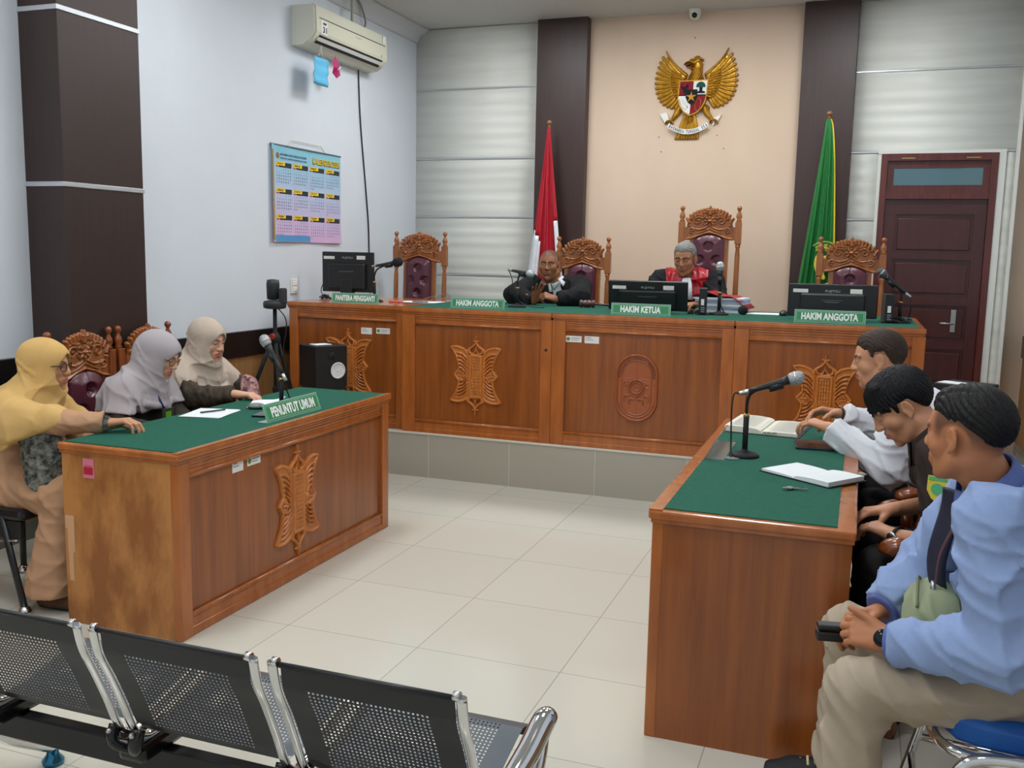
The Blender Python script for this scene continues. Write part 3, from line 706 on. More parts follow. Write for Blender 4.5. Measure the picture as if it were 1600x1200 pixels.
# blue padded chair with chrome tube frame
bl = thing('blue_chair', 'blue padded chair with chrome tube frame under the man in the blue shirt', 'chair', (.48, 2.53, 0))
bm = bmesh.new(); bmesh.ops.create_cube(bm, size=1); bmesh.ops.subdivide_edges(bm, edges=list(bm.edges), cuts=5, use_grid_fill=True)
for v in bm.verts:
    x, y, z = v.co*2
    k_ = 1-.14*(abs(x*y))**3; r = (1-.35*max(abs(x), abs(y))**8); v.co = Vector((x*.235*k_, y*.225*k_, .43+z*.034*r))
obj('seat', MB().bm(bm), mat('blue_fabric', (14, 84, 160), .6, bump=.1, bscale=(60, 60, 60)), bl)
ring = [(-.245*math.cos(a)*(1 if abs(math.cos(a)) < .7 else 1), -.235*math.sin(a)) for a in np.linspace(0, 2*PI, 40)[:-1]]
sq = [(math.copysign(abs(math.cos(a))**.45, math.cos(a))*.25, math.copysign(abs(math.sin(a))**.45, math.sin(a))*.24, .388) for a in np.linspace(0, 2*PI, 48)[:-1]]
obj('seat_frame', MB().tube(sq, .0125, 12, close=True), chrome(), bl)
for s in (-1, 1):
    y = s*.255
    lp = catmull([(-.30, y, .01), (-.255, y, .18), (-.215, y, .33), (-.185, y, .385), (-.12, y, .405), (.0, y, .405), (.16, y, .40), (.21, y, .375), (.245, y, .30), (.31, y, .01)], 6)
    l_ = obj('leg', MB().tube(lp, .0125, 12).tube([(-.245, y, .20), (.272, y, .17)], .010, 10), chrome(), bl)
    for fx in (-.30, .31): obj('foot', MB().cyl((fx, y, 0), .016, .02, 12), black_plastic(), l_)
obj('stretcher', MB().tube([(-.262, -.255, .15), (-.262, .255, .15)], .010, 10), chrome(), bl)
obj('backrest', MB().box(.25, .30, -.20, .20, .60, .88, .022), mat('blue_fabric', (14, 84, 160), .6, bump=.1, bscale=(60, 60, 60)), bl)
obj('back_frame', MB().tube(catmull([(.20, -.20, .40), (.25, -.21, .50), (.285, -.21, .66), (.30, -.20, .86)], 5), .0125, 12).tube(catmull([(.20, .20, .40), (.25, .21, .50), (.285, .21, .66), (.30, .20, .86)], 5), .0125, 12), chrome(), bl)

bl.scale.z = 1.08
# ================================================================ things on the walls
# national emblem: gilded eagle with shield and banner
EC = (1240+0, 0)
g = thing('eagle_emblem', 'gilded carved eagle emblem with red and white shield on the peach wall', 'emblem', (-1.437, YB-.004, 2.90))
gold = mat('gold_leaf', (196, 146, 36), .32, metal=.55, var=1, rgb2=(150, 104, 20), vscale=(30, 30, 30))
gs = .00074
def G(px, py): return ((px-612)*gs, (625-py)*gs)
def wing(sign):
    f = (lambda x, y: G(x, y)) if sign < 0 else (lambda x, y: G(1224+12-x, y))
    st = []
    tips = [(265, 120), (225, 190), (200, 245), (182, 300), (166, 360), (156, 420), (154, 478), (160, 535), (172, 590), (192, 640), (220, 682), (258, 718), (302, 745), (350, 762), (398, 765)]
    n = len(tips)
    for i, tp in enumerate(tips):
        t = i/(n-1); root = (330+140*t**1.5+40*(1-t), 330+300*t)
        mid = ((tp[0]+root[0])/2+25*(1-t)-10, (tp[1]+root[1])/2+40)
        st.append((bez(f(*root), f(*mid), f(*tp), 8), 24*gs, 18*gs if i else 4*gs, .020+.004*t))
    st.append((bez(f(268, 130), f(330, 270), f(500, 400), 10), 6*gs, 26*gs, .030))
    st.append((bez(f(300, 240), f(360, 320), f(470, 420), 10), 20*gs, 45*gs, .024))
    for i in range(11):
        t = i/10; tp = (345-30*math.sin(t*PI)+55*t, 350+300*t); root = (440+20*t, 400+190*t)
        st.append((bez(f(*root), f((tp[0]+root[0])/2, (tp[1]+root[1])/2+12), f(*tp), 5), 20*gs, 11*gs, .036))
    for i in range(8):
        t = i/7; tp = (405+25*t, 430+230*t); root = (480, 450+190*t); st.append((bez(f(*root), f((tp[0]+root[0])/2, (tp[1]+root[1])/2+8), f(*tp), 4), 22*gs, 12*gs, .044))
    bp = [(280, 190), (225, 240), (190, 325), (170, 400), (166, 480), (176, 565), (200, 640), (248, 702), (305, 745), (380, 758), (440, 740), (480, 640), (500, 420), (440, 350), (350, 290)]
    bp = [f(*q) for q in bp]
    return relief('wing', st, [(bp if sign < 0 else bp[::-1], .014, .003)], res=.0024)
obj('wing', wing(-1), gold, g); obj('wing', wing(1), gold, g)
st = []
st.append(([G(625, 230), G(640, 300), G(628, 380), G(612, 480), G(600, 640), G(600, 760)], 44*gs, 92*gs, .045))
for r in range(9):
    for c in range(-4, 5):
        x = 618+c*24+(12 if r % 2 else 0); y = 330+r*24
        if abs(x-618) < 50+r*7: st.append(([G(x, y), G(x-6, y+20)], 13*gs, 7*gs, .052))
obj('body', relief('body', st, res=.0024), gold, g)
hd = relief('head', [([G(640, 250), G(615, 262), G(600, 270)], 44*gs, 38*gs, .050), ([G(560, 240), G(650, 232), G(685, 240)], 20*gs, 16*gs, .056), (bez(G(575, 262), G(520, 240), G(482, 285)), 22*gs, 6*gs, .050), (bez(G(570, 305), G(545, 325), G(510, 312)), 12*gs, 5*gs, .046)], res=.002)
ho = obj('head', hd, gold, g)
obj('beak_mouth', relief('beak_mouth', [(bez(G(570, 292), G(540, 285), G(500, 300)), 10*gs, 3*gs, .047)], res=.002), mat('dark_red_paint', (110, 22, 24), .5), ho)
obj('eye', relief('eye', [([G(590, 236), G(600, 238)], 10*gs, 8*gs, .058)], res=.0016), mat('white_paint', (225, 225, 218), .5), ho)
st = []
for i in range(9):
    x = 420+i*31; st.append((bez(G(560+(i-4)*14, 850), G(560+(i-4)*24, 980), G(x-5, 1105)), 15*gs, 19*gs, .018+.006*(i % 2)))
for r in range(3):
    for c in range(4-r): st.append(([G(525+c*26+r*13, 880+r*22), G(525+c*26+r*13, 895+r*22)], 12*gs, 9*gs, .034))
obj('tail', relief('tail', st, res=.0024), gold, g)
for s in (-1, 1):
    f = (lambda x, y: G(x, y)) if s < 0 else (lambda x, y: G(1160-x+14, y))
    st = [(bez(f(430, 780), f(420, 850), f(345, 905)), 48*gs, 20*gs, .036)]
    for k in range(4): st.append((bez(f(335, 905), f(300+k*22, 900), f(285+k*30, 940)), 12*gs, 8*gs, .040))
    for r in range(4): st.append(([f(420-r*14, 770+r*28), f(405-r*14, 795+r*28)], 16*gs, 9*gs, .044))
    obj('leg', relief('leg', st, res=.0024), gold, g)
shield_o = [(448, 478), (758, 478), (752, 600), (738, 690), (700, 770), (640, 825), (570, 852), (500, 810), (455, 740), (434, 660), (436, 600)]
M_ = lambda n, c: mat(n, c, .6, spec=.2)
wht, redp, blkp = M_('white_paint', (225, 225, 218)), M_('shield_red', (128, 14, 32)), M_('shield_black', (14, 15, 20))
def pr(pts, d0, d1):
    m_ = MB().prism([G(*p) for p in pts][::-1], d1-d0); return MB().add([(v[0], v[1]-d0, v[2]) for v in m_.v], m_.f)
sh = obj('shield', pr([(436, 468), (768, 468), (762, 605), (748, 700), (708, 782), (646, 838), (570, 866), (494, 822), (446, 748), (424, 662), (426, 600)], 0, .050), gold, g)
obj('shield_field', pr([(452, 480), (605, 480), (600, 636), (440, 632)], .05, .053), redp, sh)
obj('shield_field', pr([(605, 480), (756, 480), (748, 640), (600, 636)], .05, .053), wht, sh)
obj('shield_field', pr([(440, 632), (585, 634), (570, 850), (500, 808), (455, 738), (436, 660)], .05, .053), wht, sh)
obj('shield_field', pr([(585, 634), (746, 638), (736, 695), (698, 768), (640, 822), (570, 850)], .05, .053), redp, sh)
obj('shield_bar', pr([(440, 626), (748, 630), (747, 644), (438, 640)], .053, .055), blkp, sh)
obj('shield_centre', pr([(520, 572), (652, 572), (650, 660), (628, 715), (585, 745), (545, 715), (520, 660)], .053, .058), blkp, sh)
star = []
for i in range(10):
    a = PI/2+i*PI/5; r = 62 if i % 2 == 0 else 22; star.append((585+r*math.cos(a), 655-r*math.sin(a)))
obj('star', pr(star, .058, .064), gold, sh)
obj('bull_head', pr([(462, 500), (480, 540), (512, 540), (545, 500), (548, 545), (528, 570), (520, 610), (500, 618), (490, 575), (465, 560)], .053, .057), blkp, sh)
obj('tree', pr([(688+52*math.cos(a), 540-50*math.sin(a)) for a in np.linspace(-.2, PI+.2, 16)][::-1]+[], .053, .058), M_('tree_green', (22, 78, 66)), sh)
obj('tree_trunk', pr([(672, 545), (708, 545), (705, 590), (738, 600), (738, 616), (640, 616), (640, 600), (672, 590)], .053, .057), blkp, sh)
obj('chain', relief('chain', [([G(662+40*math.cos(a)*.8+25*math.sin(a)*.35, 738-68*math.sin(a)+28*math.cos(a)*.2) for a in np.linspace(0, 2*PI, 18)], 8*gs, 8*gs, .058)], res=.0018), gold, sh)
obj('rice_and_cotton', relief('rice', [(bez(G(448, 680), G(465, 770), G(530, 800)), 10*gs, 8*gs, .057)], res=.0018), gold, sh)
cot = relief('cotton', [([G(470+i*22, 668+i*18), G(492+i*18, 735+i*14)], 4*gs, 4*gs, .056) for i in range(4)]+[([G(545, 760), G(535, 780)], 14*gs, 6*gs, .056)], res=.0018)
obj('cotton_sprig', cot, blkp, sh)
# banner
def ban(x, o): return G(x, 955+ (1-((x-556)/236)**2)*88+o)
up = [ban(x, -30) for x in np.linspace(338, 775, 18)]; lo = [ban(x, 26) for x in np.linspace(318, 792, 18)]
m_ = MB().prism(lo+up[::-1], .010); ba = obj('banner', MB().add([(v[0], v[1]-.040, v[2]) for v in m_.v], m_.f), wht, g)
for pts in ([(215, 830), (300, 812), (330, 900), (285, 935)], [(815, 905), (925, 850), (900, 905), (835, 975)]):
    m_ = MB().prism([G(*p) for p in pts][::-1], .012); obj('banner_end', MB().add([(v[0], v[1]-.006, v[2]) for v in m_.v], m_.f), wht, ba)
word = 'BHINNEKA TUNGGAL IKA'; mb = MB()
for i, chh in enumerate(word):
    if chh == ' ': continue
    x = 352+i*(415/(len(word)-1)); cx, cz = ban(x, -3); sl = math.atan2(*(lambda a, b: (b[1]-a[1], b[0]-a[0]))(ban(x-5, 0), ban(x+5, 0)))
    me = text_mesh(chh, 38*gs, width=(8 if chh == 'I' else 17)*gs, bold=.03)
    mb.add([(cx+v.co.x*math.cos(sl)-v.co.z*math.sin(sl), -.0508, cz+v.co.x*math.sin(sl)+v.co.z*math.cos(sl)) for v in me.vertices], [tuple(p.vertices) for p in me.polygons])
obj('lettering', mb, blkp, ba)
for i, (x, z) in enumerate([(-1.705, 2.43), (-1.73, 2.555), (-1.232, 2.56), (-1.172, 2.448), (-1.455, 3.367)]):
    lab = ['bare nail in the peach wall, lower left of the eagle emblem', 'bare nail in the peach wall just left under the eagle emblem', 'bare nail in the peach wall just right under the eagle emblem', 'bare nail in the peach wall, lower right of the eagle emblem', 'small nail in the peach wall above the eagle emblem'][i]
    n_ = obj('nail', MB().tube([(0, 0, 0), (0, -.018, .003)], .0022, 8).sphere((0, -.019, .003), .0045, n=8), mat('nail_steel', (80, 72, 66), .5, metal=.7), loc=(x, YB+.001, z)); tag(n_, lab, 'nail')

# ceiling camera
c_ = thing('security_camera', 'small white dome security camera under the ceiling above the eagle emblem', 'security camera', (-1.447, 8.30, ZC))
obj('housing', MB().lathe([(.052, 0), (.054, -.012), (.050, -.03), (.046, -.055), (.034, -.075), (.012, -.085)], 24), white_plastic(), c_)
obj('lens', MB().sphere((0, -.035, -.056), .024, n=16), mat('lens_black', (12, 12, 14), .12), c_)

# air conditioner on the left wall: long axis along y, front towards +x
ac = thing('air_conditioner', 'cream wall-mounted air conditioner with a number sticker high on the left wall', 'air conditioner', (XL, 6.30, 3.02))
acm = mat('ac_cream', (206, 204, 184), .35); dark = mat('vent_dark', (24, 24, 24), .6)
prof = [(0, 0), (0, .29), (.17, .29), (.195, .28), (.20, .26), (.205, .10), (.195, .075), (.16, .035), (.11, .005), (.06, 0)]
def yprism(P, y0, y1): n = len(P); return MB().add([(x, y0, z) for x, z in P]+[(x, y1, z) for x, z in P], [tuple(range(n)), tuple(range(n, 2*n))[::-1]]+[(i, n+i, n+(i+1) % n, (i+1) % n) for i in range(n)])
obj('casing', yprism(prof, 0, 1.10), acm, ac)
obj('end_cap', yprism([(x*1.0-.0 if x < .1 else x-.012, z+.004 if z < .1 else z-.004) for x, z in prof], -.012, 0), mat('ac_cream_light', (216, 216, 202), .35), ac)
obj('front_seam', MB().box(.2015, .2045, .04, 1.07, .196, .201), dark, ac)
lv = [(.200, .092), (.203, .085), (.188, .060), (.182, .062)]
obj('air_outlet', yprism([(.194, .080), (.200, .078), (.155, .024), (.148, .030)], .05, 1.03), dark, ac)
obj('louvre', yprism([(.192, .064), (.196, .060), (.176, .040), (.172, .044)], .04, 1.04), mat('ac_louvre', (220, 220, 214), .25), ac)
lb = obj('number_label', MB().box(.2045, .2065, .06, .15, .088, .185), mat('label_white', (228, 228, 224), .5), ac)
tx = text_mesh('31', .045, width=.058, bold=.03); o_ = obj('lettering', tx, mat('ink', (22, 22, 26), .5), lb, loc=(.207, .108, .122)); o_.rotation_euler = (0, 0, PI/2)
tx = text_mesh('MMP', .018, width=.05, bold=.03); o_ = obj('lettering', tx, mat('ink', (22, 22, 26), .5), lb, loc=(.207, .108, .165)); o_.rotation_euler = (0, 0, PI/2)
tx = text_mesh('Panasonic', .012, width=.08, bold=.0); o_ = obj('lettering', tx, mat('ink_grey', (96, 96, 92), .5), ac, loc=(.2035, .62, .172)); o_.rotation_euler = (0, 0, PI/2)
obj('side_label', MB().box(.2035, .2048, 1.02, 1.07, .215, .275), mat('label_white', (228, 228, 224), .5), ac)
obj('indicator', MB().box(.203, .2055, .995, 1.005, .10, .115), dark, ac)
m_ = thing('face_mask', 'light blue face mask hanging under the air conditioner', 'face mask', (XL+.155, 6.44, 2.80))
vs = []; fs = []
for i in range(9):
    for j in range(7):
        y = -.105+.21*j/6; z = .155-.20*i/8; vs.append((.006*math.sin(i*2.1)+.004*math.cos(j*1.5), y+.006*math.sin(i*.8), z))
for i in range(8):
    for j in range(6): fs.append((i*7+j, i*7+j+1, i*7+j+8, i*7+j+7))
mo = obj('pleated_cloth', MB().add(vs, fs, True), mat('mask_blue', (98, 188, 226), .7), m_); sd = mo.modifiers.new('s', 'SOLIDIFY'); sd.thickness = .003
obj('hanging_loop', MB().tube(catmull([(0, -.06, .155), (.0, -.02, .18), (0, .0, .245), (0, .01, .18), (0, .05, .155)], 5), .0018, 6), white_plastic(), m_)
p_ = thing('pink_cloth', 'crumpled pink cloth tag hanging under the air conditioner beside the blue mask', 'cloth', (XL+.15, 6.655, 2.93))
outl = [(0, .085), (.018, .03), (.045, -.02), (.055, -.055), (.01, -.085), (-.02, -.05), (-.055, -.012), (-.03, .02)]
vs = [(0.018*math.sin(i*2.3), y, z) for i, (y, z) in enumerate(outl)]+[(.03, .0, -.01)]
po = obj('folded_cloth', MB().add(vs, [(i, (i+1) % 8, 8) for i in range(8)], False), mat('pink_cloth', (196, 40, 112), .6), p_); sd = po.modifiers.new('s', 'SOLIDIFY'); sd.thickness = .004
obj('white_stripe', MB().tube([(.030, -.022, -.028), (.036, .0, -.012), (.030, .025, .0)], .005, 8), white_plastic(), p_)
tag(obj('power_cable', MB().tube(catmull([(XL+.01, 7.262, 3.03), (XL+.008, 7.30, 2.6), (XL+.008, 7.40, 2.0), (XL+.008, 7.44, 1.7), (XL+.008, 7.45, 1.25)], 8), .006, 8), black_plastic()), 'long thin black cable running down the left wall from the air conditioner', 'cable')
tag(obj('drain_pipe', MB().tube(catmull([(XL+.10, 7.00, 3.30), (XL+.10, 7.0, 3.45), (XL+.09, 7.01, ZC-.02)], 6), .011, 10), mat('pipe_beige', (160, 156, 140), .6)), 'beige drain pipe rising from the air conditioner to the ceiling', 'pipe')
tag(obj('hanging_cord', MB().tube(catmull([(XL+.09, 7.02, ZC-.03), (XL+.08, 7.15, 3.53), (XL+.05, 7.28, 3.47), (XL+.04, 7.33, 3.40), (XL+.03, 7.30, 3.35)], 6), .008, 8).box(XL+.002, XL+.03, 7.25, 7.33, 3.30, 3.38, .004), mat('cord_grey', (130, 128, 120), .6)), 'grey cord looping from the ceiling to a wall socket above the air conditioner', 'cord')
sw = thing('light_switch', 'white double light switch on the left wall above the black tripod camera', 'switch', (XL, 6.27, 1.26))
obj('switch_plate', MB().box(0, .012, -.045, .045, -.055, .055, .003), white_plastic(), sw)
for z0 in (-.038, .004): obj('rocker', MB().box(.012, .017, -.03, .03, z0, z0+.034, .002), mat('rocker_white', (236, 236, 230), .3), sw)

# wall calendar
cal = thing('calendar', 'large blue and pink wall calendar with twelve months hanging on the left wall', 'calendar', (XL+.006, 5.975, 1.59))
CW, CH = .985, .695
def grad_mat():
    m = bpy.data.materials.new('calendar_paper'); m.use_nodes = True; N = m.node_tree.nodes; Lk = m.node_tree.links; p = N['Principled BSDF']
    tc = N.new('ShaderNodeTexCoord'); sp = N.new('ShaderNodeSeparateXYZ'); mr = N.new('ShaderNodeMapRange'); mr.inputs['From Max'].default_value = CH
    rp = N.new('ShaderNodeValToRGB'); e = rp.color_ramp.elements; e[0].color = lin((214, 176, 214))+(1,); e[1].color = lin((130, 196, 214))+(1,); e2 = rp.color_ramp.elements.new(.5); e2.color = lin((182, 196, 224))+(1,)
    Lk.new(tc.outputs['Object'], sp.inputs[0]); Lk.new(sp.outputs[2], mr.inputs[0]); Lk.new(mr.outputs[0], rp.inputs[0]); Lk.new(rp.outputs[0], p.inputs['Base Color']); p.inputs['Roughness'].default_value = .4
    return m
vs = []; fs = []; NU, NV = 24, 14
def cx_(y, z): return .004+.014*math.exp(-y/.05)+.004*math.sin(y*9)*(.3+(CH-z))+.006*math.exp(-((z-0)/.08)**2)
for i in range(NU+1):
    for j in range(NV+1): y = CW*i/NU; z = CH*j/NV; vs.append((cx_(y, z), y, z))
for i in range(NU):
    for j in range(NV): a = i*(NV+1)+j; fs.append((a, a+NV+1, a+NV+2, a+1))
sheet_o = obj('printed_sheet', MB().add(vs, fs, True), grad_mat(), cal)
def cbox(mb, y0, y1, z0, z1, o=.0012):
    n = max(1, int((y1-y0)/.05)); k = len(mb.v)
    for i in range(n+1): y = y0+(y1-y0)*i/n; mb.v += [(cx_(y, z0)+o, y, z0), (cx_(y, z1)+o, y, z1)]
    for i in range(n): mb.f.append((k+2*i, k+2*i+2, k+2*i+3, k+2*i+1)); mb.sm.append(False)
def ctext(txt, y, z, h, w_, m, par, name='lettering', o=.003, bold=.02):
    me = text_mesh(txt, h, width=w_, bold=bold)
    for v in me.vertices: yy = y+v.co.x; zz = z+v.co.z; v.co = (cx_(yy, zz)+o, yy, zz)
    return obj(name, me, m, par)
obj('gold_edge', (lambda mb: (cbox(mb, .002, .03, .01, .66), mb)[1])(MB()), mat('calendar_gold', (170, 140, 70), .5), cal)
ft_ = obj('footer_band', (lambda mb: (cbox(mb, .035, .52, .004, .05), mb)[1])(MB()), mat('calendar_blue', (84, 148, 200), .5), cal)
obj('seal_print', MB().cyl((cx_(.085, .62)+.0012, .085, .62), .022, .0006, 20, axis='x'), mat('calendar_brown', (140, 104, 50), .5), cal)
ctext('MAHKAMAH AGUNG REPUBLIK INDONESIA', .30, .632, .018, .36, mat('calendar_navy', (52, 84, 110), .6), cal)
ctext('DIREKTORAT JENDERAL BADAN PERADILAN UMUM', .30, .604, .015, .36, mat('calendar_navy', (52, 84, 110), .6), cal)
ctext('KALENDER 2026', .765, .622, .052, .40, mat('calendar_shadow', (60, 50, 20), .6), cal, o=.0022, bold=.06)
ctext('KALENDER 2026', .762, .625, .048, .39, mat('calendar_yellow', (236, 200, 30), .5), cal, o=.0034, bold=.02)
mon = ['JANUARI', 'FEBRUARI', 'MARET', 'APRIL', 'MEI', 'JUNI', 'JULI', 'AGUSTUS', 'SEPTEMBER', 'OKTOBER', 'NOVEMBER', 'DESEMBER']; first = [3, 6, 6, 2, 4, 0, 2, 5, 1, 3, 6, 1]; days = [31, 28, 31, 30, 31, 30, 31, 31, 30, 31, 30, 31]
DIG = {}
def digit(ch):
    if ch not in DIG:
        me = text_mesh(ch, 1., width=.55 if ch != '1' else .3, bold=.02); DIG[ch] = ([(v.co.x, v.co.z) for v in me.vertices], [tuple(p.vertices) for p in me.polygons])
    return DIG[ch]
yb_, bb_, red_ = MB(), MB(), MB(); inks = MB(); reds = MB()
for k in range(12):
    r, c = divmod(k, 4); y0 = .062+c*.232; z1 = .575-r*.19
    mbk = MB(); cbox(mbk, y0+.10, y0+.205, z1-.034, z1); cbox(mbk, y0+.04, y0+.205, z1-.036, z1-.022, .0010); mo = obj('month_header', mbk, mat('calendar_black', (40, 44, 46), .5), cal)
    mby = MB(); cbox(mby, y0, y0+.12, z1-.024, z1+.003, .002); obj('month_tab', mby, mat('calendar_yellow', (236, 200, 30), .5), mo)
    mbr = MB(); cbox(mbr, y0, y0+.03, z1-.036, z1-.026, .0022); obj('month_corner', mbr, mat('calendar_red', (220, 70, 30), .5), mo)
    ctext(mon[k], y0+.055, z1-.011, .012, .075, mat('ink', (22, 22, 26), .5), mo)
    for d in range(days[k]):
        rr, cc = divmod(d+first[k]+0, 7)
        for q, chh in enumerate(str(d+1)):
            V, F = digit(chh); yy = y0+.014+cc*.029+q*.0065-(.003 if d > 8 else 0); z_ = z1-.052-rr*.0225
            (reds if cc == 0 else inks).add([(cx_(yy, z_)+.0016, yy+vx*.0105, z_+vz*.0115) for vx, vz in V], F)
obj('date_numbers', inks, mat('ink_slate', (60, 70, 90), .6), cal); obj('sunday_numbers', reds, mat('ink_red', (190, 60, 60), .6), cal)
obj('hanging_bar', MB().box(0, .012, 0, CW, CH-.004, CH+.006, .002), mat('bar_grey', (96, 104, 108), .4), cal)
obj('hanging_string', MB().tube([(.008, .22, CH), (.008, .27, CH+.055), (.008, .68, CH+.055), (.008, .74, CH)], .0028, 6), white_plastic(), cal)

# flags on poles
def flag(name, label, x, y, ztop, zb, cols, bottom_w, tilt, seed, emblem=False):
    t = thing(name, label, 'flag', (x, y, PZ)); H = ztop-PZ
    obj('pole', MB().tube([(0, 0, .02), (0, 0, H)], .011, 12), mat('pole_wood', (128, 84, 50), .35), t)
    obj('finial', MB().lathe([(.012, 0), (.02, .006), (.022, .018), (.014, .032), (.003, .036)], 14, c=(0, 0, H)), mat('finial_wood', (150, 104, 66), .35), t)
    obj('base', MB().lathe([(.15, 0), (.15, .02), (.05, .04), (.02, .06), (.018, .10)], 24), wood_chair_dark(), t)
    rnd = random.Random(seed); NU, NV = 60, 40
    vs = []; z0 = zb-PZ
    for j in range(NV+1):
        t_ = j/NV; z = (H-.03)+(z0-H+.03)*t_
        l, r = tilt(t_)
        for i in range(NU+1):
            u = i/NU; xx = l+(r-l)*u
            yy = -.02-.045*(t_**.6)*(.5+.5*math.sin(u*17+2.2*math.sin(t_*1.6+seed)))-.02*t_*math.sin(u*41+seed)
            vs.append((xx, yy, z-.03*math.sin(u*PI)*t_))
    def part(nm, sel, m):
        fs = [(j*(NU+1)+i, j*(NU+1)+i+1, (j+1)*(NU+1)+i+1, (j+1)*(NU+1)+i) for j in range(NV) for i in range(NU) if sel(i/NU, j/NV)]
        used = sorted({q for f in fs for q in f}); mp = {q: k for k, q in enumerate(used)}
        o = obj(nm, MB().add([vs[q] for q in used], [tuple(mp[q] for q in f) for f in fs], True), m, t)
        s_ = o.modifiers.new('s', 'SOLIDIFY'); s_.thickness = .004; return o, vs
    for nm, sel, m in cols: part(nm, sel, m)
    return t, vs, (NU, NV)
fr_ = mat('flag_red', (176, 20, 40), .6, bump=.1, bscale=(300, 300, 300)); fw_ = mat('flag_white', (222, 224, 228), .6)
wsel = lambda u, v: (u < .30 and v > .52+.10*u*1.2) or (u > .86 and v > .47)
flag('red_white_flag', 'red and white flag hanging folded on a pole by the left dark pilaster', -2.643, 8.13, 2.655, .95, [('red_cloth', lambda u, v: not wsel(u, v), fr_), ('white_cloth', wsel, fw_)], .4, lambda t: (-.012-.21*t**1.15, .012+.21*t**1.1), 3)
gsel = lambda u, v: u > .93-.12*max(0, .2-v)*4 and v < .62
F2, fvs, (nu, nv) = flag('green_flag', 'green court flag with yellow fringe hanging folded on a pole by the right dark pilaster', -.325, 8.13, 2.665, .95, [('green_cloth', lambda u, v: not gsel(u, v), mat('flag_green', (26, 112, 48), .55, bump=.1, bscale=(300, 300, 300))), ('yellow_fringe', gsel, mat('fringe_yellow', (226, 190, 20), .7))], .4, lambda t: (-.02-.19*t**1.05, .02+.115*t**.55), 5)
ey = mat('embroidery_yellow', (206, 190, 60), .7)
def ring(r, w, cx, cz): return [(cx+r*math.cos(a), cz+r*1.05*math.sin(a)) for a in np.linspace(0, 2*PI, 40)]
ex, ez = .03, 1.18
em = MB()
for r in (.155, .115): em.tube([(ex+r*math.cos(a), -.082, ez+1.25*r*math.sin(a)) for a in np.linspace(-1.6, 2.2, 30)], .0035, 6)
em.tube([(ex-.10, -.082, ez-.22), (ex+.14, -.082, ez-.13)], .0035, 6).tube([(ex-.10, -.082, ez-.30), (ex+.13, -.082, ez-.22)], .0035, 6)
eo = obj('embroidered_ring', em, ey, F2)
obj('embroidered_wings', relief('wings', [(bez((-.02, .09), (-.06, .02), (-.025, -.05)), .016, .010, .006), (bez((.03, .07), (.06, .0), (.02, -.05)), .014, .010, .006), ([(-.01, -.04), (.02, -.09)], .02, .02, .006)], res=.004), ey, F2, loc=(ex-.02, -.082, ez))
sh_ = obj('embroidered_shield', MB().box(-.03, .035, -.096, -.090, -.035, .045), redp, F2, loc=(ex-.015, 0, ez))
obj('shield_patch', MB().box(.0, .034, -.098, -.096, -.034, .005), wht, sh_)
tm_ = arc_text('MAHKAMAH AGUNG', .135, 2.0, -.4, .026, cz=0, wfac=1.)
o_ = obj('lettering', tm_, ey, F2, loc=(ex, -.083, ez)); o_.scale.z = 1.2
o_ = obj('lettering', text_mesh('NDYK', .045, .12, .02), ey, F2, loc=(ex+.02, -.086, ez-.205)); o_.rotation_euler = (0, -.36, 0)

# ================================================================ things on the podium bench
BZ = 1.165
def nameplate(txt, x0, x1, y, zb, h, label, rz=0, lean=.16, group='green lettered nameplates', ctr=None, wd=None, tw=.8):
    cx = (x0+x1)/2 if ctr is None else ctr[0]; w_ = (x1-x0) if wd is None else wd
    t = thing('nameplate', label, 'nameplate', (cx, y, zb), rz)
    hm = mat('acrylic_edge', (150, 186, 168), .12, spec=.6)
    R_ = Matrix.Rotation(-lean, 4, 'X')
    obj('acrylic_holder', MB().box(-w_/2, w_/2, 0, .003, 0, h, M=R_).box(-w_/2, w_/2, 0, .055, 0, .003), hm, t)
    pl = obj('green_card', MB().box(-w_/2+.006, w_/2-.006, -.0015, -.0002, .006, h-.006, M=R_), plate_green(), t)
    b = MB(); e = .011
    for a in ((-w_/2+e, w_/2-e, h-e-.0015, h-e), (-w_/2+e, w_/2-e, e, e+.0015), (-w_/2+e, -w_/2+e+.0015, e, h-e), (w_/2-e-.0015, w_/2-e, e, h-e)): b.box(a[0], a[1], -.0022, -.0015, a[2], a[3], M=R_)
    obj('border_line', b, mat('line_pale', (190, 220, 200), .5), pl)
    me = text_mesh(txt, h*.56, width=w_*tw, bold=.045); me.transform(Matrix.Translation((0, -.002, h/2))); me.transform(R_)
    obj('lettering', me, mat('letter_white', (238, 242, 238), .4), pl)
    return t
nameplate('PANITERA PENGGANTI', -3.572, -3.195, 6.02, BZ, .072, 'green nameplate reading PANITERA PENGGANTI on the leftmost bench unit', tw=.84)
nameplate('HAKIM ANGGOTA', -2.625, -2.235, 5.99, BZ, .072, 'green nameplate reading HAKIM ANGGOTA in front of the man in black')
nameplate('HAKIM KETUA', -1.50, -1.117, 5.98, BZ, .076, 'green nameplate reading HAKIM KETUA below the middle monitor', tw=.68)
nameplate('HAKIM ANGGOTA', -.369, .036, 5.99, BZ, .078, 'green nameplate reading HAKIM ANGGOTA below the rightmost monitor')
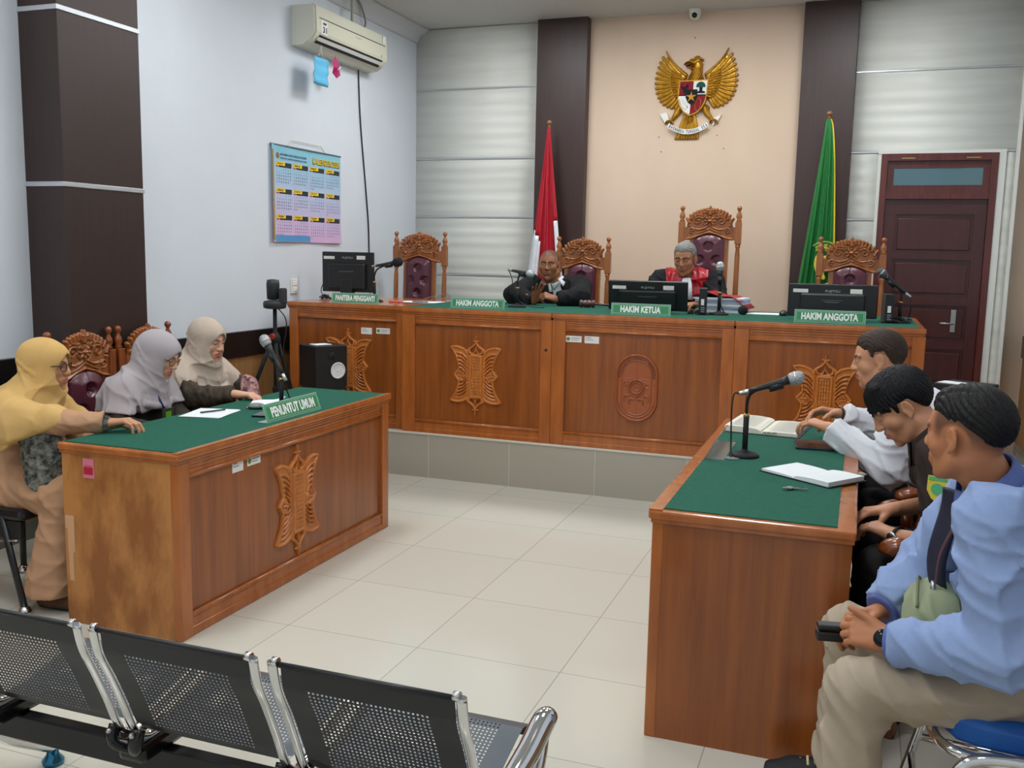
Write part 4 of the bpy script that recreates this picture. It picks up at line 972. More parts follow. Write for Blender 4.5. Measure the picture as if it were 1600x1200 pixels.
def monitor(x, y, w_, h_, label, rz=0, lean=.0, cable=True, z=BZ, lift=.04):
    t = thing('monitor', label, 'monitor', (x, y, z), rz); lz = lift
    R_ = Matrix.Rotation(lean, 4, 'X')
    bk = MB().box(-w_/2, w_/2, .0, .022, lz, lz+h_, .006, M=R_)
    bk.box(-w_*.36, w_*.36, -.028, .004, lz+.02, lz+h_*.72, .012, M=R_)
    obj('back_shell', bk, black_plastic(), t)
    obj('screen', MB().box(-w_/2+.012, w_/2-.012, .0215, .0235, lz+.012, lz+h_-.012, M=R_), mat('screen_dark', (30, 36, 44), .1), t)
    obj('stand', MB().box(-.05, .05, -.03, .03, .0, lz+.10, .008).lathe([(.12, 0), (.12, .008), (.04, .018)], 28), black_plastic(), t)
    m1 = text_mesh('FUJITSU', .018, width=.085); m1.transform(Matrix.Translation((0, -.0015, lz+h_-.045))); m1.transform(R_); obj('lettering', m1, mat('logo_silver', (190, 194, 198), .3, metal=.4), t)
    for (u, wd_, hh_) in ((-w_*.36, .09, .022), (w_*.26, .07, .028)):
        obj('sticker', MB().box(u-wd_/2, u+wd_/2, -.0015, .0, lz+h_-.055, lz+h_-.055+hh_, M=R_), sticker(), t)
    obj('vent_slot', MB().box(-.06, .06, -.0295, -.028, lz+h_*.50, lz+h_*.53, M=R_), mat('slot_grey', (70, 72, 74), .3), t)
    return t
monitor(-3.645, 6.38, .425, .30, 'black monitor seen from behind on the leftmost bench unit', .06, lift=.06)
monitor(-1.33, 6.30, .525, .20, 'black monitor seen from behind in front of the grey-haired man', .10, lean=.22, lift=.015)
monitor(-.165, 6.26, .530, .205, 'black monitor seen from behind on the rightmost bench unit', 0, lift=.02)
def wires(name, label, pts_list, r=.0035, m=None, cat='cables'):
    mb = MB()
    for P in pts_list: mb.tube(catmull(P, 5), r, 6)
    return tag(obj(name, mb, m or black_plastic()), label, cat)
rd = random.Random(4)
def tangle(cx, cy, cz, s, n):
    out = []
    for _ in range(n): out.append([(cx+rd.uniform(-s, s), cy+rd.uniform(-s, s)*.6, cz+(.004 if k in (0, 6) else rd.uniform(.003, s*.7))) for k in range(7)])
    return out
wires('monitor_cables', 'tangle of black cables beside the leftmost monitor', tangle(-3.86, 6.42, BZ, .05, 5)+[[(-3.86, 6.40, BZ+.01), (-3.90, 6.42, BZ+.07), (-3.86, 6.43, BZ+.15), (-3.79, 6.42, BZ+.2)]])
wires('monitor_cables', 'tangle of black cables between the middle monitor and the small computer', tangle(-1.03, 6.36, BZ, .04, 4))
wires('monitor_cables', 'tangle of black cables behind the small computer at the right end of the bench', tangle(.21, 6.24, BZ, .055, 6)+[[(.22, 6.25, BZ+.01), (.28, 6.3, BZ+.03), (.31, 6.5, BZ+.008), (.29, 6.7, BZ+.004)]])
wires('thin_cables', 'pale loose cables lying on the bench right of the leftmost carved chair', [[(-3.20, 6.75, BZ+.004), (-3.12, 6.8, BZ+.03), (-3.05, 6.72, BZ+.01), (-2.98, 6.78, BZ+.03), (-2.90, 6.72, BZ+.004)], [(-3.15, 6.8, BZ+.004), (-3.05, 6.85, BZ+.05), (-2.93, 6.75, BZ+.01)]], .003, mat('cable_grey', (120, 118, 112), .5))
def mic(label, base, path, head_dir, r_base=.065, silver=False, tall=.0, boomr=.006, foam=False, z=BZ, cable=None):
    """base: (x,y); path: local points of the bent tube starting at the base; head from last point along head_dir"""
    t = thing('microphone_stand', 'black table microphone stand '+label, 'microphone stand', (base[0], base[1], z))
    obj('base', MB().lathe([(r_base, 0), (r_base, .008), (r_base*.8, .014), (r_base*.25, .022), (.012, .03)], 28), black_matte(), t)
    P = catmull(path, 6)
    obj('gooseneck', MB().tube(P, boomr, 10), black_matte(), t)
    obj('tube', MB().tube([(0, 0, .01), tuple(path[0])], .011, 12), black_matte(), t)
    obj('clamp_ring', MB().cyl((path[0][0], path[0][1], path[0][2]-.012), .0125, .014, 14), mat('brass_ring', (190, 150, 90), .35, metal=.8), t)
    e = Vector(path[-1]); d = Vector(head_dir).normalized()
    obj('clip', MB().tube([e-d*.02, e+d*.035], .0165, 12), black_plastic(), t)
    m = thing('microphone', 'handheld microphone clipped '+label, 'microphone', Vector((base[0], base[1], z))+e+Vector((0, 0, .012)))
    q = d.to_track_quat('Z', 'Y').to_matrix().to_4x4()
    prof = [(.004, -.105), (.010, -.10), (.011, -.06), (.012, -.03), (.015, .03), (.020, .058)]
    obj('body', MB().lathe(prof, 16, M=q), mat('mic_black', (28, 28, 30), .35), m)
    obj('connector', MB().lathe([(.008, -.14), (.0095, -.138), (.0095, -.102), (.008, -.10)], 14, M=q), steel(), m)
    if foam: obj('foam_windscreen', MB().lathe([(.018, .05), (.030, .06), (.034, .085), (.030, .11), (.015, .124), (.003, .127)], 18, M=q), mat('foam_black', (24, 26, 30), .95, bump=.4, bscale=(200, 200, 200)), m)
    else:
        obj('grille', MB().lathe([(.020, .058), (.025, .066), (.0265, .085), (.024, .103), (.015, .114), (.003, .118)], 20, M=q), mat('grille_silver' if silver else 'grille_grey', (176, 178, 180) if silver else (90, 94, 98), .4, metal=.7, bump=.5, bscale=(500, 500, 500)), m)
        obj('grille_band', MB().lathe([(.0262, .080), (.0275, .082), (.0275, .087), (.0262, .089)], 20, M=q), steel(), m)
    if cable: tag(obj('microphone_cable', MB().tube(catmull([e-d*.14+Vector((0, 0, .012))]+[Vector(c) for c in cable], 6), .0033, 8), black_plastic(), loc=(base[0], base[1], z)), 'thin black cable of the microphone '+label, 'cable')
    return t
mic('on the leftmost bench unit', (-3.375, 6.30), [(0, 0, .15), (.0, .0, .19), (.02, 0, .235), (.07, 0, .262), (.11, 0, .268)], (1, -.1, .16), foam=True, cable=[(-.03, 0, .24), (-.05, 0, .18), (-.05, .02, .08), (-.05, .05, .004)])
mic('in front of the man in the black jacket', (-2.265, 6.33), [(0, 0, .14), (.0, .0, .18), (.012, 0, .222), (.035, -.01, .232)], (1, -.5, -.12), silver=True, cable=[(-.05, .02, .20), (-.035, .02, .1), (.02, .03, .03), (.12, .03, .004), (.2, .0, .004)])
mic('right of the grey-haired man', (-.872, 6.38), [(0, 0, .15), (.0, .0, .19), (.0, 0, .22)], (-.04, -.1, 1), silver=True, cable=[(.01, -.03, .12), (.02, -.03, .05), (.05, 0, .004)])
mic('at the right end of the podium bench', (.232, 6.32), [(0, 0, .13), (.0, .0, .17), (-.02, 0, .215), (-.055, 0, .235)], (-.75, 0, .62), cable=[(.05, 0, .16), (.06, .0, .10), (.05, .05, .004)])
def small_pc(x, y, label, rz=0):
    t = thing('small_computer', label, 'computer', (x, y, BZ), rz)
    obj('case', MB().box(-.026, .026, -.09, .09, .008, .175, .004), black_plastic(), t)
    obj('label', MB().box(-.012, .008, -.0925, -.0905, .065, .105), sticker(), t)
    for k in range(3): obj('port', MB().box(-.012, .012, -.092, -.0902, .02+k*.013, .027+k*.013), mat('port_steel', (150, 150, 152), .3, metal=.8), t)
    obj('foot', MB().box(-.04, .04, -.07, .07, 0, .008, .002), black_plastic(), t)
small_pc(-.975, 6.36, 'small upright black computer between the middle monitor and the red folder', .15)
small_pc(.160, 6.30, 'small upright black computer right of the rightmost monitor', .1)
fo = thing('document_stack', 'thick stack of bound papers under a red folder beside the middle microphone', 'papers', (-.90, 6.75, BZ), -.1)
rr_ = random.Random(2); z = 0
for k in range(7):
    h_ = .010+rr_.random()*.006; a = rr_.uniform(-.06, .06); M4 = Matrix.Rotation(a, 4, 'Z') @ Matrix.Translation((rr_.uniform(-.01, .01), 0, 0))
    obj('paper_bundle', MB().box(-.17, .17, -.11, .11, z+.0005, z+h_, M=M4), [paper(), mat('paper_grey', (176, 178, 190), .7), mat('paper_blue', (150, 160, 190), .7)][k % 3], fo); z += h_+.001
fm = bmesh.new(); bmesh.ops.create_grid(fm, x_segments=14, y_segments=8, size=1)
for v in fm.verts: x_, y_ = v.co.x*.20, v.co.y*.125; v.co = Vector((x_, y_, z+.012+.03*math.exp(-((x_+.09)/.06)**2)-(.10*max(0, x_-.10)/.10 if x_ > .10 else 0)*.8))
ro = obj('red_folder', MB().bm(fm), mat('folder_red', (166, 18, 30), .4), fo); sd = ro.modifiers.new('s', 'SOLIDIFY'); sd.thickness = .004
tag(obj('foam_ball', MB().lathe([(.012, 0), (.030, .012), (.034, .030), (.026, .052), (.006, .062)], 18), mat('foam_black', (24, 26, 30), .95), loc=(-.73, 6.50, BZ)), 'small round black foam windscreen lying right of the document stack', 'microphone foam')
tag(obj('paper_sheet', MB().box(-.15, .15, -.10, .10, 0, .002), paper(), loc=(-.60, 6.70, BZ+.0006), rot=(0, 0, .1)), 'white sheet lying on the green bench cloth left of the rightmost monitor', 'paper')
ms = tag(obj('computer_mouse', MB().lathe([(.032, 0), (.034, .01), (.028, .026), (.012, .036), (.002, .038)], 20, sx=.85, sy=1.5), mat('mouse_black', (30, 30, 32), .25), loc=(-.475, 6.58, BZ)), 'black computer mouse left of the rightmost monitor', 'mouse')
gv = thing('gavel', 'dark wooden gavel lying on the bench left of the middle nameplate', 'gavel', (-1.83, 6.60, BZ), .15)
gm = mat('gavel_wood', (72, 36, 30), .3, coat=.4)
Mx = Matrix.Rotation(PI/2, 4, 'Y')
obj('head', MB().lathe([(.024, -.055), (.028, -.048), (.028, -.036), (.020, -.030), (.026, -.018), (.027, .018), (.020, .030), (.028, .036), (.028, .048), (.024, .055)], 20, M=Matrix.Translation((0, 0, .029)) @ Mx), gm, gv)
obj('handle', MB().tube([(0.0, 0.01, .029), (.12, .05, .022), (.20, .08, .014)], [.008, .009, .012], 12), gm, gv)
def loose_paper(label, x, y, z, w_, d_, rz, n=1, cat='papers', lines=False, curl=.0):
    t = thing('paper_sheets', label, cat, (x, y, z), rz)
    for k in range(n):
        bmx = bmesh.new(); bmesh.ops.create_grid(bmx, x_segments=8, y_segments=8, size=1); a = (k-n/2)*.06
        for v in bmx.verts:
            px_, py_ = v.co.x*w_/2, v.co.y*d_/2; v.co = Vector((px_*math.cos(a)-py_*math.sin(a), px_*math.sin(a)+py_*math.cos(a), .001+k*.0016+curl*max(0, px_/(w_/2))**3))
        o = obj('sheet', MB().bm(bmx), paper(), t)
    return t
loose_paper('white papers spread over the seam between leftmost bench unit and green cloth', -3.05, 6.42, BZ+.0012, .30, .22, .1, 3)
tag(obj('small_packet', MB().box(-.05, .05, -.02, .02, 0, .014, .004), mat('packet_red', (220, 100, 90), .5), loc=(-3.20, 6.30, BZ+.0006), rot=(0, 0, -.1)), 'small red and white packet right of the leftmost nameplate', 'packet')
tag(obj('pen', MB().tube([(-.06, 0, .0045), (.06, .01, .0045)], .004, 8), black_plastic(), loc=(-3.02, 6.33, BZ+.006)), 'black pen on the papers at the leftmost bench unit', 'pen')

# ================================================================ things on the left desk
DZ = .761
nameplate('PENUNTUT UMUM', 0, 0, 3.84, DZ, .088, 'green nameplate reading PENUNTUT UMUM on the front edge of the left desk', rz=PI/2, lean=.35, ctr=(-2.475, 0), wd=.455, tw=.80)
mic('in front of the women at the left desk', (-2.66, 4.0), [(0, 0, .15), (.0, .0, .175), (-.02, 0, .215), (-.045, 0, .245)], (-.52, 0, .85), z=DZ, silver=True, cable=[(.02, 0, .12), (.03, .02, .06), (.03, .05, .003)])
loose_paper('white paper with a pen on the left desk in front of the woman in grey', -2.87, 3.72, DZ, .20, .24, .25, 2)
tag(obj('pen', MB().tube([(-.025, -.06, .005), (.025, .06, .005)], .004, 8), mat('pen_grey', (60, 62, 70), .3), loc=(-2.87, 3.74, DZ+.0035)), 'dark pen on the white paper at the left desk', 'pen')
loose_paper('curled white paper behind the left desk nameplate', -2.80, 4.08, DZ, .16, .24, .5, 2, curl=.02)
gp = thing('plastic_packet', 'clear plastic packet with green contents behind the left desk nameplate', 'packet', (-2.76, 3.93, DZ), .3)
obj('wrapper', MB().sphere((0, 0, .014), .014, sc=(3.4, 2.6, 1), n=14), mat('wrapper_grey', (120, 130, 120), .15, bump=.4, bscale=(60, 60, 60)), gp)
obj('contents', MB().box(-.035, .03, -.025, .02, .006, .024, .006), mat('packet_dark', (40, 52, 44), .3), gp)
tag(obj('phone', MB().box(-.035, .035, -.075, .075, 0, .009, .003), mat('phone_black', (20, 20, 24), .12), loc=(-2.62, 3.80, DZ), rot=(0, 0, .2)), 'black phone lying behind the left end of the left desk nameplate', 'phone')

# ================================================================ things on the right desk
tb = thing('open_book', 'thick open book with printed pages at the far end of the right desk', 'book', (-.365, 4.50, DZ), -.10)
def book_half(s, w_, d_, h_):
    vs = []; n = 10
    for i in range(n+1):
        x_ = s*w_*i/n; z_ = h_*(.72+.28*math.sin(min(1, i/n*1.4)*PI*.6)) if i else h_*.55
        vs += [(x_, -d_/2, z_), (x_, d_/2, z_), (x_, -d_/2, .003), (x_, d_/2, .003)]
    fs = []
    for i in range(n): a = 4*i; b = a+4; fs += [(a, b, b+1, a+1), (a+2, a+3, b+3, b+2), (a, a+2, b+2, b), (a+1, b+1, b+3, a+3)]
    fs += [(0, 1, 3, 2), (4*n, 4*n+2, 4*n+3, 4*n+1)]
    return MB().add(vs, fs, False)
pgm = mat('page_cream', (226, 222, 206), .7, spec=.2)
obj('cover', MB().box(-.17, .17, -.175, .175, 0, .003), mat('cover_dark', (40, 44, 60), .5), tb)
for s, h_ in ((-1, .030), (1, .018)):
    pg_ = obj('page_block', book_half(s, .16, .34, h_), pgm, tb)
    ln = MB()
    for k in range(22):
        y_ = .145-k*.0135; ln.add([(s*.03, y_, h_+.0006), (s*.14, y_, h_+.0006), (s*.14, y_-.004, h_+.0006), (s*.03, y_-.004, h_+.0006)], [(0, 1, 2, 3)] if s < 0 else [(0, 3, 2, 1)])
    obj('printed_lines', ln, mat('print_pale', (176, 174, 166), .8), pg_)
sp_ = obj('edge_stamp', text_mesh('HUKUM', .012, .06), mat('ink', (22, 22, 26), .5), tb, loc=(-.02+.06, -.1712, .012))
nb = thing('open_notebook', 'open blank notebook with dark cover near the keys on the right desk', 'notebook', (-.125, 3.575, DZ), -.62)
obj('cover', MB().box(-.155, .155, -.105, .105, 0, .004, .001), mat('cover_black', (22, 22, 26), .5), nb)
wpg = mat('page_white', (226, 230, 232), .7, spec=.2)
obj('page_block', book_half(-1, .148, .20, .012), wpg, nb); obj('page_block', book_half(1, .148, .20, .020), wpg, nb)
ky = thing('keys', 'small bunch of metal keys on the green cloth of the right desk', 'keys', (-.185, 3.33, DZ), .3)
km = steel()
for i, (a, l) in enumerate(((.5, .055), (-.1, .06), (-2.6, .035))):
    Mk = Matrix.Rotation(a, 4, 'Z'); obj('key', MB().cyl((.0, 0, .002+i*.0026), .011, .0025, 14, M=Mk).box(.008, l, -.004, .004, .002+i*.0026, .0045+i*.0026, M=Mk), km if i else mat('key_black', (26, 26, 28), .35), ky)
obj('key_ring', MB().tube([(-.012+.012*math.cos(a), .012*math.sin(a), .006) for a in np.linspace(0, 2*PI, 20)[:-1]], .0013, 6, close=True), km, ky)
t = mic('on the right desk beside the open book', (-.395, 3.83), [(0, 0, .17), (.0, .0, .215), (.012, 0, .252), (.05, 0, .275), (.10, 0, .285)], (1, .02, .36), r_base=.058, silver=True, z=DZ, cable=[(-.05, -.02, .25), (-.055, -.03, .18), (-.05, -.04, .05), (-.045, -.06, .003)])
tag(obj('cable_disc', MB().lathe([(.030, 0), (.030, .002), (.004, .003)], 20), mat('disc_grey', (110, 120, 116), .4), loc=(-.435, 3.765, DZ+.0005)), 'small grey disc at the foot of the right desk microphone', 'disc')
ah = thing('blank_sign_holder', 'empty clear acrylic sign holder at the front edge of the right desk', 'sign holder', (-.535, 3.90, DZ), -PI/2)
clear = bpy.data.materials.new('clear_acrylic'); clear.use_nodes = True; pc = clear.node_tree.nodes['Principled BSDF']; pc.inputs['Transmission Weight'].default_value = .85; pc.inputs['Roughness'].default_value = .06; pc.inputs['Base Color'].default_value = (.8, .86, .84, 1); pc.inputs['IOR'].default_value = 1.3
R_ = Matrix.Rotation(-.45, 4, 'X')
obj('acrylic_sheet', MB().box(-.19, .19, 0, .003, 0, .085, M=R_).box(-.19, .19, .0, .075, 0, .003), clear, ah)
for nm, lb_, x_, y_, rz_, w_, d_, z_, m in (('tablet', 'dark tablet lying beneath the phone beside the open book', -.135, 4.13, .10, .085, .055, 0, mat('phone_black', (20, 20, 24), .12)), ('phone', 'shiny phone lying on the dark tablet beside the open book', -.15, 4.215, .1, .075, .04, .0, mat('phone_mirror', (60, 66, 76), .05))):
    o = thing(nm, lb_, nm, (x_, y_, DZ+z_), rz_)
    obj('body', MB().box(-w_, w_, -d_, d_, 0, .010, .003), mat('device_body', (44, 46, 58), .3), o)
    obj('screen', MB().box(-w_+.006, w_-.006, -d_+.005, d_-.005, .010, .0108), m, o)

# ================================================================ standing things
tp = thing('camera_tripod', 'black tripod standing between the third woman and the loudspeaker', 'tripod', (-3.565, 5.30, 0))
bmt = black_matte()
obj('centre_column', MB().tube([(0, 0, .62), (0, 0, 1.155)], .013, 12), bmt, tp)
obj('collar', MB().lathe([(.016, .92), (.035, .93), (.035, .97), (.018, 1.0)], 16).lathe([(.018, .60), (.022, .61), (.022, .64), (.015, .65)], 14), bmt, tp)
obj('lock_knob', MB().cyl((0, -.05, .975), .020, .03, 14, axis='y'), mat('knob_red', (150, 40, 30), .4), tp)
for a in (3.45, 5.4, 1.5):
    dx, dy = math.cos(a), math.sin(a)
    l_ = obj('leg', MB().tube([(dx*.03, dy*.03, .93), (dx*.20, dy*.20, .50)], .013, 10).tube([(dx*.20, dy*.20, .52), (dx*.30, dy*.30, .02)], .009, 10), bmt, tp)
    obj('leg_lock', MB().tube([(dx*.19, dy*.19, .53), (dx*.205, dy*.205, .48)], .017, 10), bmt, l_)
    obj('foot', MB().sphere((dx*.30, dy*.30, .014), .014, n=10), bmt, l_)
vc = thing('video_camera', 'dark conference camera with tall lens head mounted on the black tripod', 'camera', (-3.565, 5.30, 1.155))
cg = mat('camera_charcoal', (42, 44, 46), .55)
obj('base', MB().lathe([(.055, 0), (.072, .006), (.075, .035), (.068, .05), (.03, .055)], 28), cg, vc)
obj('arm', MB().box(.045, .080, -.03, .03, .03, .135, .012), cg, vc)
obj('camera_head', MB().lathe([(.030, .058), (.040, .064), (.042, .16), (.038, .185), (.010, .19)], 24, c=(-.012, 0, 0)), cg, vc)
tag(obj('camera_cable', MB().tube(catmull([(-3.52, 5.27, 1.16), (-3.46, 5.26, 1.10), (-3.455, 5.26, 1.02), (-3.47, 5.25, .90), (-3.46, 5.25, .70), (-3.47, 5.25, .3), (-3.44, 5.2, .006)], 6), .004, 8), black_plastic()), 'thin black cable hanging from the video camera on the tripod', 'cable')
def loudspeaker(x, y, z, w_, h_, label, rz, stand_label, cone=True):
    st_ = thing('speaker_stand', stand_label, 'stand', (x, y, 0), rz)
    obj('stand_column', MB().box(-.05, .05, -.04, .06, .02, z-.02, .006), black_matte(), st_); obj('stand_base', MB().box(-.14, .14, -.13, .13, 0, .02, .004), black_matte(), st_); obj('stand_plate', MB().box(-.11, .11, -.11, .11, z-.02, z, .003), black_matte(), st_)
    t = thing('loudspeaker', label, 'loudspeaker', (x, y, z), rz)
    obj('cabinet', MB().box(-w_/2, w_/2, -.11, .12, 0, h_, .006), mat('speaker_black', (18, 18, 20), .45), t)
    if cone:
        cn = obj('cone', MB().lathe([(.052, 0), (.056, .006), (.050, .008), (.042, -.004), (.020, -.012), (.018, -.004), (.002, .004)], 28, M=Matrix.Translation((.045, -.112, .115)) @ Matrix.Rotation(PI/2, 4, 'X') ), mat('cone_white', (214, 216, 214), .5), t)
        obj('tweeter', MB().lathe([(.026, 0), (.024, .003), (.010, .001), (.002, .004)], 20, M=Matrix.Translation((.0, -.111, .215)) @ Matrix.Rotation(PI/2, 4, 'X')), black_matte(), t)
    return t
loudspeaker(-3.40, 5.62, .62, .24, .285, 'black loudspeaker with white cone beside the podium bench at the left', 1.05, 'black stand under the left loudspeaker')
tag(obj('paper_slip', MB().box(-.07, .05, -.05, .05, 0, .002), paper(), loc=(-3.40, 5.60, .9055), rot=(0, 0, 1.05)), 'white slip lying on top of the left loudspeaker', 'paper')
loudspeaker(.56, 5.60, .60, .25, .30, 'black loudspeaker at the right end of the podium bench, behind the seated men', -.5, 'black stand under the right loudspeaker', cone=False)
tag(obj('paper_slip', MB().box(-.07, .05, -.05, .05, 0, .002), paper(), loc=(.50, 5.58, .9005), rot=(0, 0, -.5)), 'white slip lying on top of the right loudspeaker', 'paper')
# ================================================================ sculpting: smooth blended volumes turned into one surface
F32 = np.float32
class Vol:
    def __init__(s, lo, hi, h, fine=()):
        s.ax = []
        for a in range(3):
            iv = sorted((f[0][a], f[1][a], f[2]) for f in fine)
            pts = [lo[a]]
            while pts[-1] < hi[a]:
                x = pts[-1]+1e-9; st = h
                for l, u, hh in iv:
                    if l <= x < u: st = min(st, hh)
                    elif x < l < x+st: st = min(st, max(l-x, hh))
                pts.append(pts[-1]+st)
            s.ax.append(np.array(pts, F32))
        s.D = np.full([len(a) for a in s.ax], .3, F32)
    def blk(s, lo, hi, m):
        sl = []
        for a in range(3):
            i0 = max(0, np.searchsorted(s.ax[a], lo[a]-m)-1); i1 = min(len(s.ax[a]), np.searchsorted(s.ax[a], hi[a]+m)+1)
            if i1 <= i0: return None, None
            sl.append(slice(i0, i1))
        G = (s.ax[0][sl[0]][:, None, None], s.ax[1][sl[1]][None, :, None], s.ax[2][sl[2]][None, None, :])
        return tuple(sl), G
    def mix(s, sl, d, k, sub=False):
        if sub: d = -d
        o = s.D[sl]
        if sub:
            if k <= 0: s.D[sl] = np.maximum(o, d); return
            h = np.clip(.5-.5*(d-o)/k, 0, 1); s.D[sl] = d*(1-h)+o*h+k*h*(1-h)
        else:
            if k <= 0: s.D[sl] = np.minimum(o, d); return
            h = np.clip(.5+.5*(o-d)/k, 0, 1); s.D[sl] = o*(1-h)+d*h-k*h*(1-h)
    def cone(s, a, b, ra, rb, k=.01, sub=False, flat=None, pad=0):
        a = np.array(a, float); b = np.array(b, float); R = max(ra, rb)
        m = R+max(k, .012)*1.2+.012+pad
        sl, G = s.blk(np.minimum(a, b), np.maximum(a, b), m)
        if sl is None: return
        ba = b-a; L = float(ba@ba)+1e-12
        px, py, pz = (G[i]-F32(a[i]) for i in range(3))
        t = np.clip((px*F32(ba[0])+py*F32(ba[1])+pz*F32(ba[2]))/F32(L), 0, 1)
        qx, qy, qz = px-t*F32(ba[0]), py-t*F32(ba[1]), pz-t*F32(ba[2])
        q2 = qx*qx+qy*qy+qz*qz
        if flat is not None:
            n, f = flat; qn = qx*F32(n[0])+qy*F32(n[1])+qz*F32(n[2]); q2 = q2+(f*f-1)*qn*qn
        d = np.sqrt(q2)-(ra+(rb-ra)*t)
        if flat is not None: d = d/((1+flat[1])/2)
        s.mix(sl, d.astype(F32), k, sub)
    def chain(s, pts, rs, k=.01, **kw):
        for i in range(len(pts)-1): s.cone(pts[i], pts[i+1], rs[i], rs[i+1], k, **kw)
    def ell(s, c, r, R=None, k=.01, sub=False, pad=0):
        c = np.array(c, float); m = max(r)+max(k, .012)*1.2+.012+pad
        sl, G = s.blk(c, c, m)
        if sl is None: return
        p = [G[i]-F32(c[i]) for i in range(3)]
        R = np.eye(3) if R is None else R
        q = [(p[0]*F32(R[0][i])+p[1]*F32(R[1][i])+p[2]*F32(R[2][i])) for i in range(3)]
        k0 = np.sqrt((q[0]/r[0])**2+(q[1]/r[1])**2+(q[2]/r[2])**2); k1 = np.sqrt((q[0]/r[0]**2)**2+(q[1]/r[1]**2)**2+(q[2]/r[2]**2)**2)+1e-6
        s.mix(sl, (k0*(k0-1)/k1).astype(F32), k, sub)
    def sph(s, c, r, k=.01, sub=False): s.cone(c, c, r, r, k, sub)
    def grid(s): return s.ax[0][:, None, None], s.ax[1][None, :, None], s.ax[2][None, None, :]
    def cut(s, d, k=.01):
        """keep only where d < 0"""
        h = np.clip(.5-.5*(d-s.D)/k, 0, 1); s.D = (d*(1-h)+s.D*h+k*h*(1-h)).astype(F32)
    def surf(s):
        D = s.D; S_ = D < 0
        D[0], D[-1] = np.maximum(D[0], .01), np.maximum(D[-1], .01); D[:, 0], D[:, -1] = np.maximum(D[:, 0], .01), np.maximum(D[:, -1], .01); D[:, :, 0], D[:, :, -1] = np.maximum(D[:, :, 0], .01), np.maximum(D[:, :, -1], .01)
        S_ = D < 0
        cs = [(i, j, k) for i in (0, 1) for j in (0, 1) for k in (0, 1)]
        sh = tuple(n-1 for n in D.shape)
        cnt = np.zeros(sh, np.int8)
        for i, j, k in cs: cnt += S_[i:i+sh[0], j:j+sh[1], k:k+sh[2]]
        act = (cnt > 0) & (cnt < 8); idx = np.argwhere(act); n = len(idx)
        cell = np.full(sh, -1, np.int32); cell[act] = np.arange(n)
        val = {c: D[idx[:, 0]+c[0], idx[:, 1]+c[1], idx[:, 2]+c[2]] for c in cs}
        pos = lambda c: np.stack([s.ax[a][idx[:, a]+c[a]] for a in range(3)], 1)
        acc = np.zeros((n, 3)); w_ = np.zeros(n)
        for a in range(3):
            for c in cs:
                if c[a]: continue
                e = list(c); e[a] = 1; e = tuple(e); v0, v1 = val[c], val[e]; m = (v0 < 0) != (v1 < 0)
                t = np.where(m, v0/(v0-v1+1e-12), 0); p = pos(c)+(pos(e)-pos(c))*t[:, None]; acc += p*m[:, None]; w_ += m
        V = acc/w_[:, None]
        Q = []
        for a in range(3):
            b, c = (a+1) % 3, (a+2) % 3
            A = S_.take(range(0, D.shape[a]-1), a); B = S_.take(range(1, D.shape[a]), a)
            for flip in (0, 1):
                e = np.argwhere((A & ~B) if not flip else (~A & B))
                e = e[(e[:, b] > 0) & (e[:, c] > 0) & (e[:, b] < sh[b]) & (e[:, c] < sh[c])]
                def ce(db, dc): q = e.copy(); q[:, b] -= db; q[:, c] -= dc; return cell[q[:, 0], q[:, 1], q[:, 2]]
                q = np.stack([ce(1, 1), ce(0, 1), ce(0, 0), ce(1, 0)], 1)
                Q.append(q if not flip else q[:, ::-1])
        return V, np.concatenate(Q)
def smooth_mesh(V, Fq, it=2, lam=.5, mu=-.52):
    n = len(V); a = np.concatenate([Fq[:, i] for i in range(4)]); b = np.concatenate([Fq[:, (i+1) % 4] for i in range(4)])
    for _ in range(it):
        for l in (lam, mu):
            S1 = np.zeros((n, 3)); c = np.bincount(a, minlength=n)+np.bincount(b, minlength=n)
            for q in range(3): S1[:, q] = np.bincount(a, V[b, q], n)+np.bincount(b, V[a, q], n)
            V = V+l*(S1/np.maximum(c, 1)[:, None]-V)
    return V
def put(name, vol, m, parent, origin, it=3, colour=None):
    V, Fq = vol.surf(); V = smooth_mesh(V, Fq, it)
    me = np_mesh(name, V-np.array(origin), Fq)
    if colour is not None:
        at = me.color_attributes.new('Col', 'FLOAT_COLOR', 'POINT'); C = np.ones((len(V), 4), F32); C[:, :3] = colour(V); at.data.foreach_set('color', C.ravel())
    return obj(name, me, m, parent)
def nrm(v): v = np.array(v, float); return v/(np.linalg.norm(v)+1e-12)
def vv(*a): return np.array(a, float)

def folds(G, scale=1., seed=0., amp=.004):
    """cloth folds: thin warped ridges that come and go"""
    x, y, z = (g*scale for g in G)
    wx = x+.035*np.sin(13*z+seed)+.03*np.sin(17*y+2*seed); wy = y+.035*np.sin(12*x+seed*1.3)+.02*np.sin(21*z); wz = z+.04*np.sin(14*y+seed*.7)+.04*np.sin(11*x+seed)
    r = lambda q: (1-np.abs(np.sin(q)))**2
    m1 = .35+.65*np.sin(7*wx+5*wy+seed)**2; m2 = .3+.7*np.sin(6*wz-4*wy+seed*1.7)**2
    return (amp*1.5*(r(30*wx+14*wz+seed)*m1+r(26*wy-22*wz+seed*2)*m2+.5*r(41*wz+17*wx-12*wy))-amp*.6).astype(F32)

SKIN = lambda: mat('skin', (150, 100, 70), .48, attr='Col', sss=.08, spec=.35, bump=.06, bscale=(500, 500, 500))
def ik(a, b, la, lb, pole):
    a, b = np.array(a, float), np.array(b, float); d = b-a; L = min(np.linalg.norm(d), (la+lb)*.999); u = nrm(d)
    x = (la*la-lb*lb+L*L)/(2*L); h = math.sqrt(max(0, la*la-x*x)); p = np.array(pole, float); p = nrm(p-u*(p@u)); return a+u*x+p*h

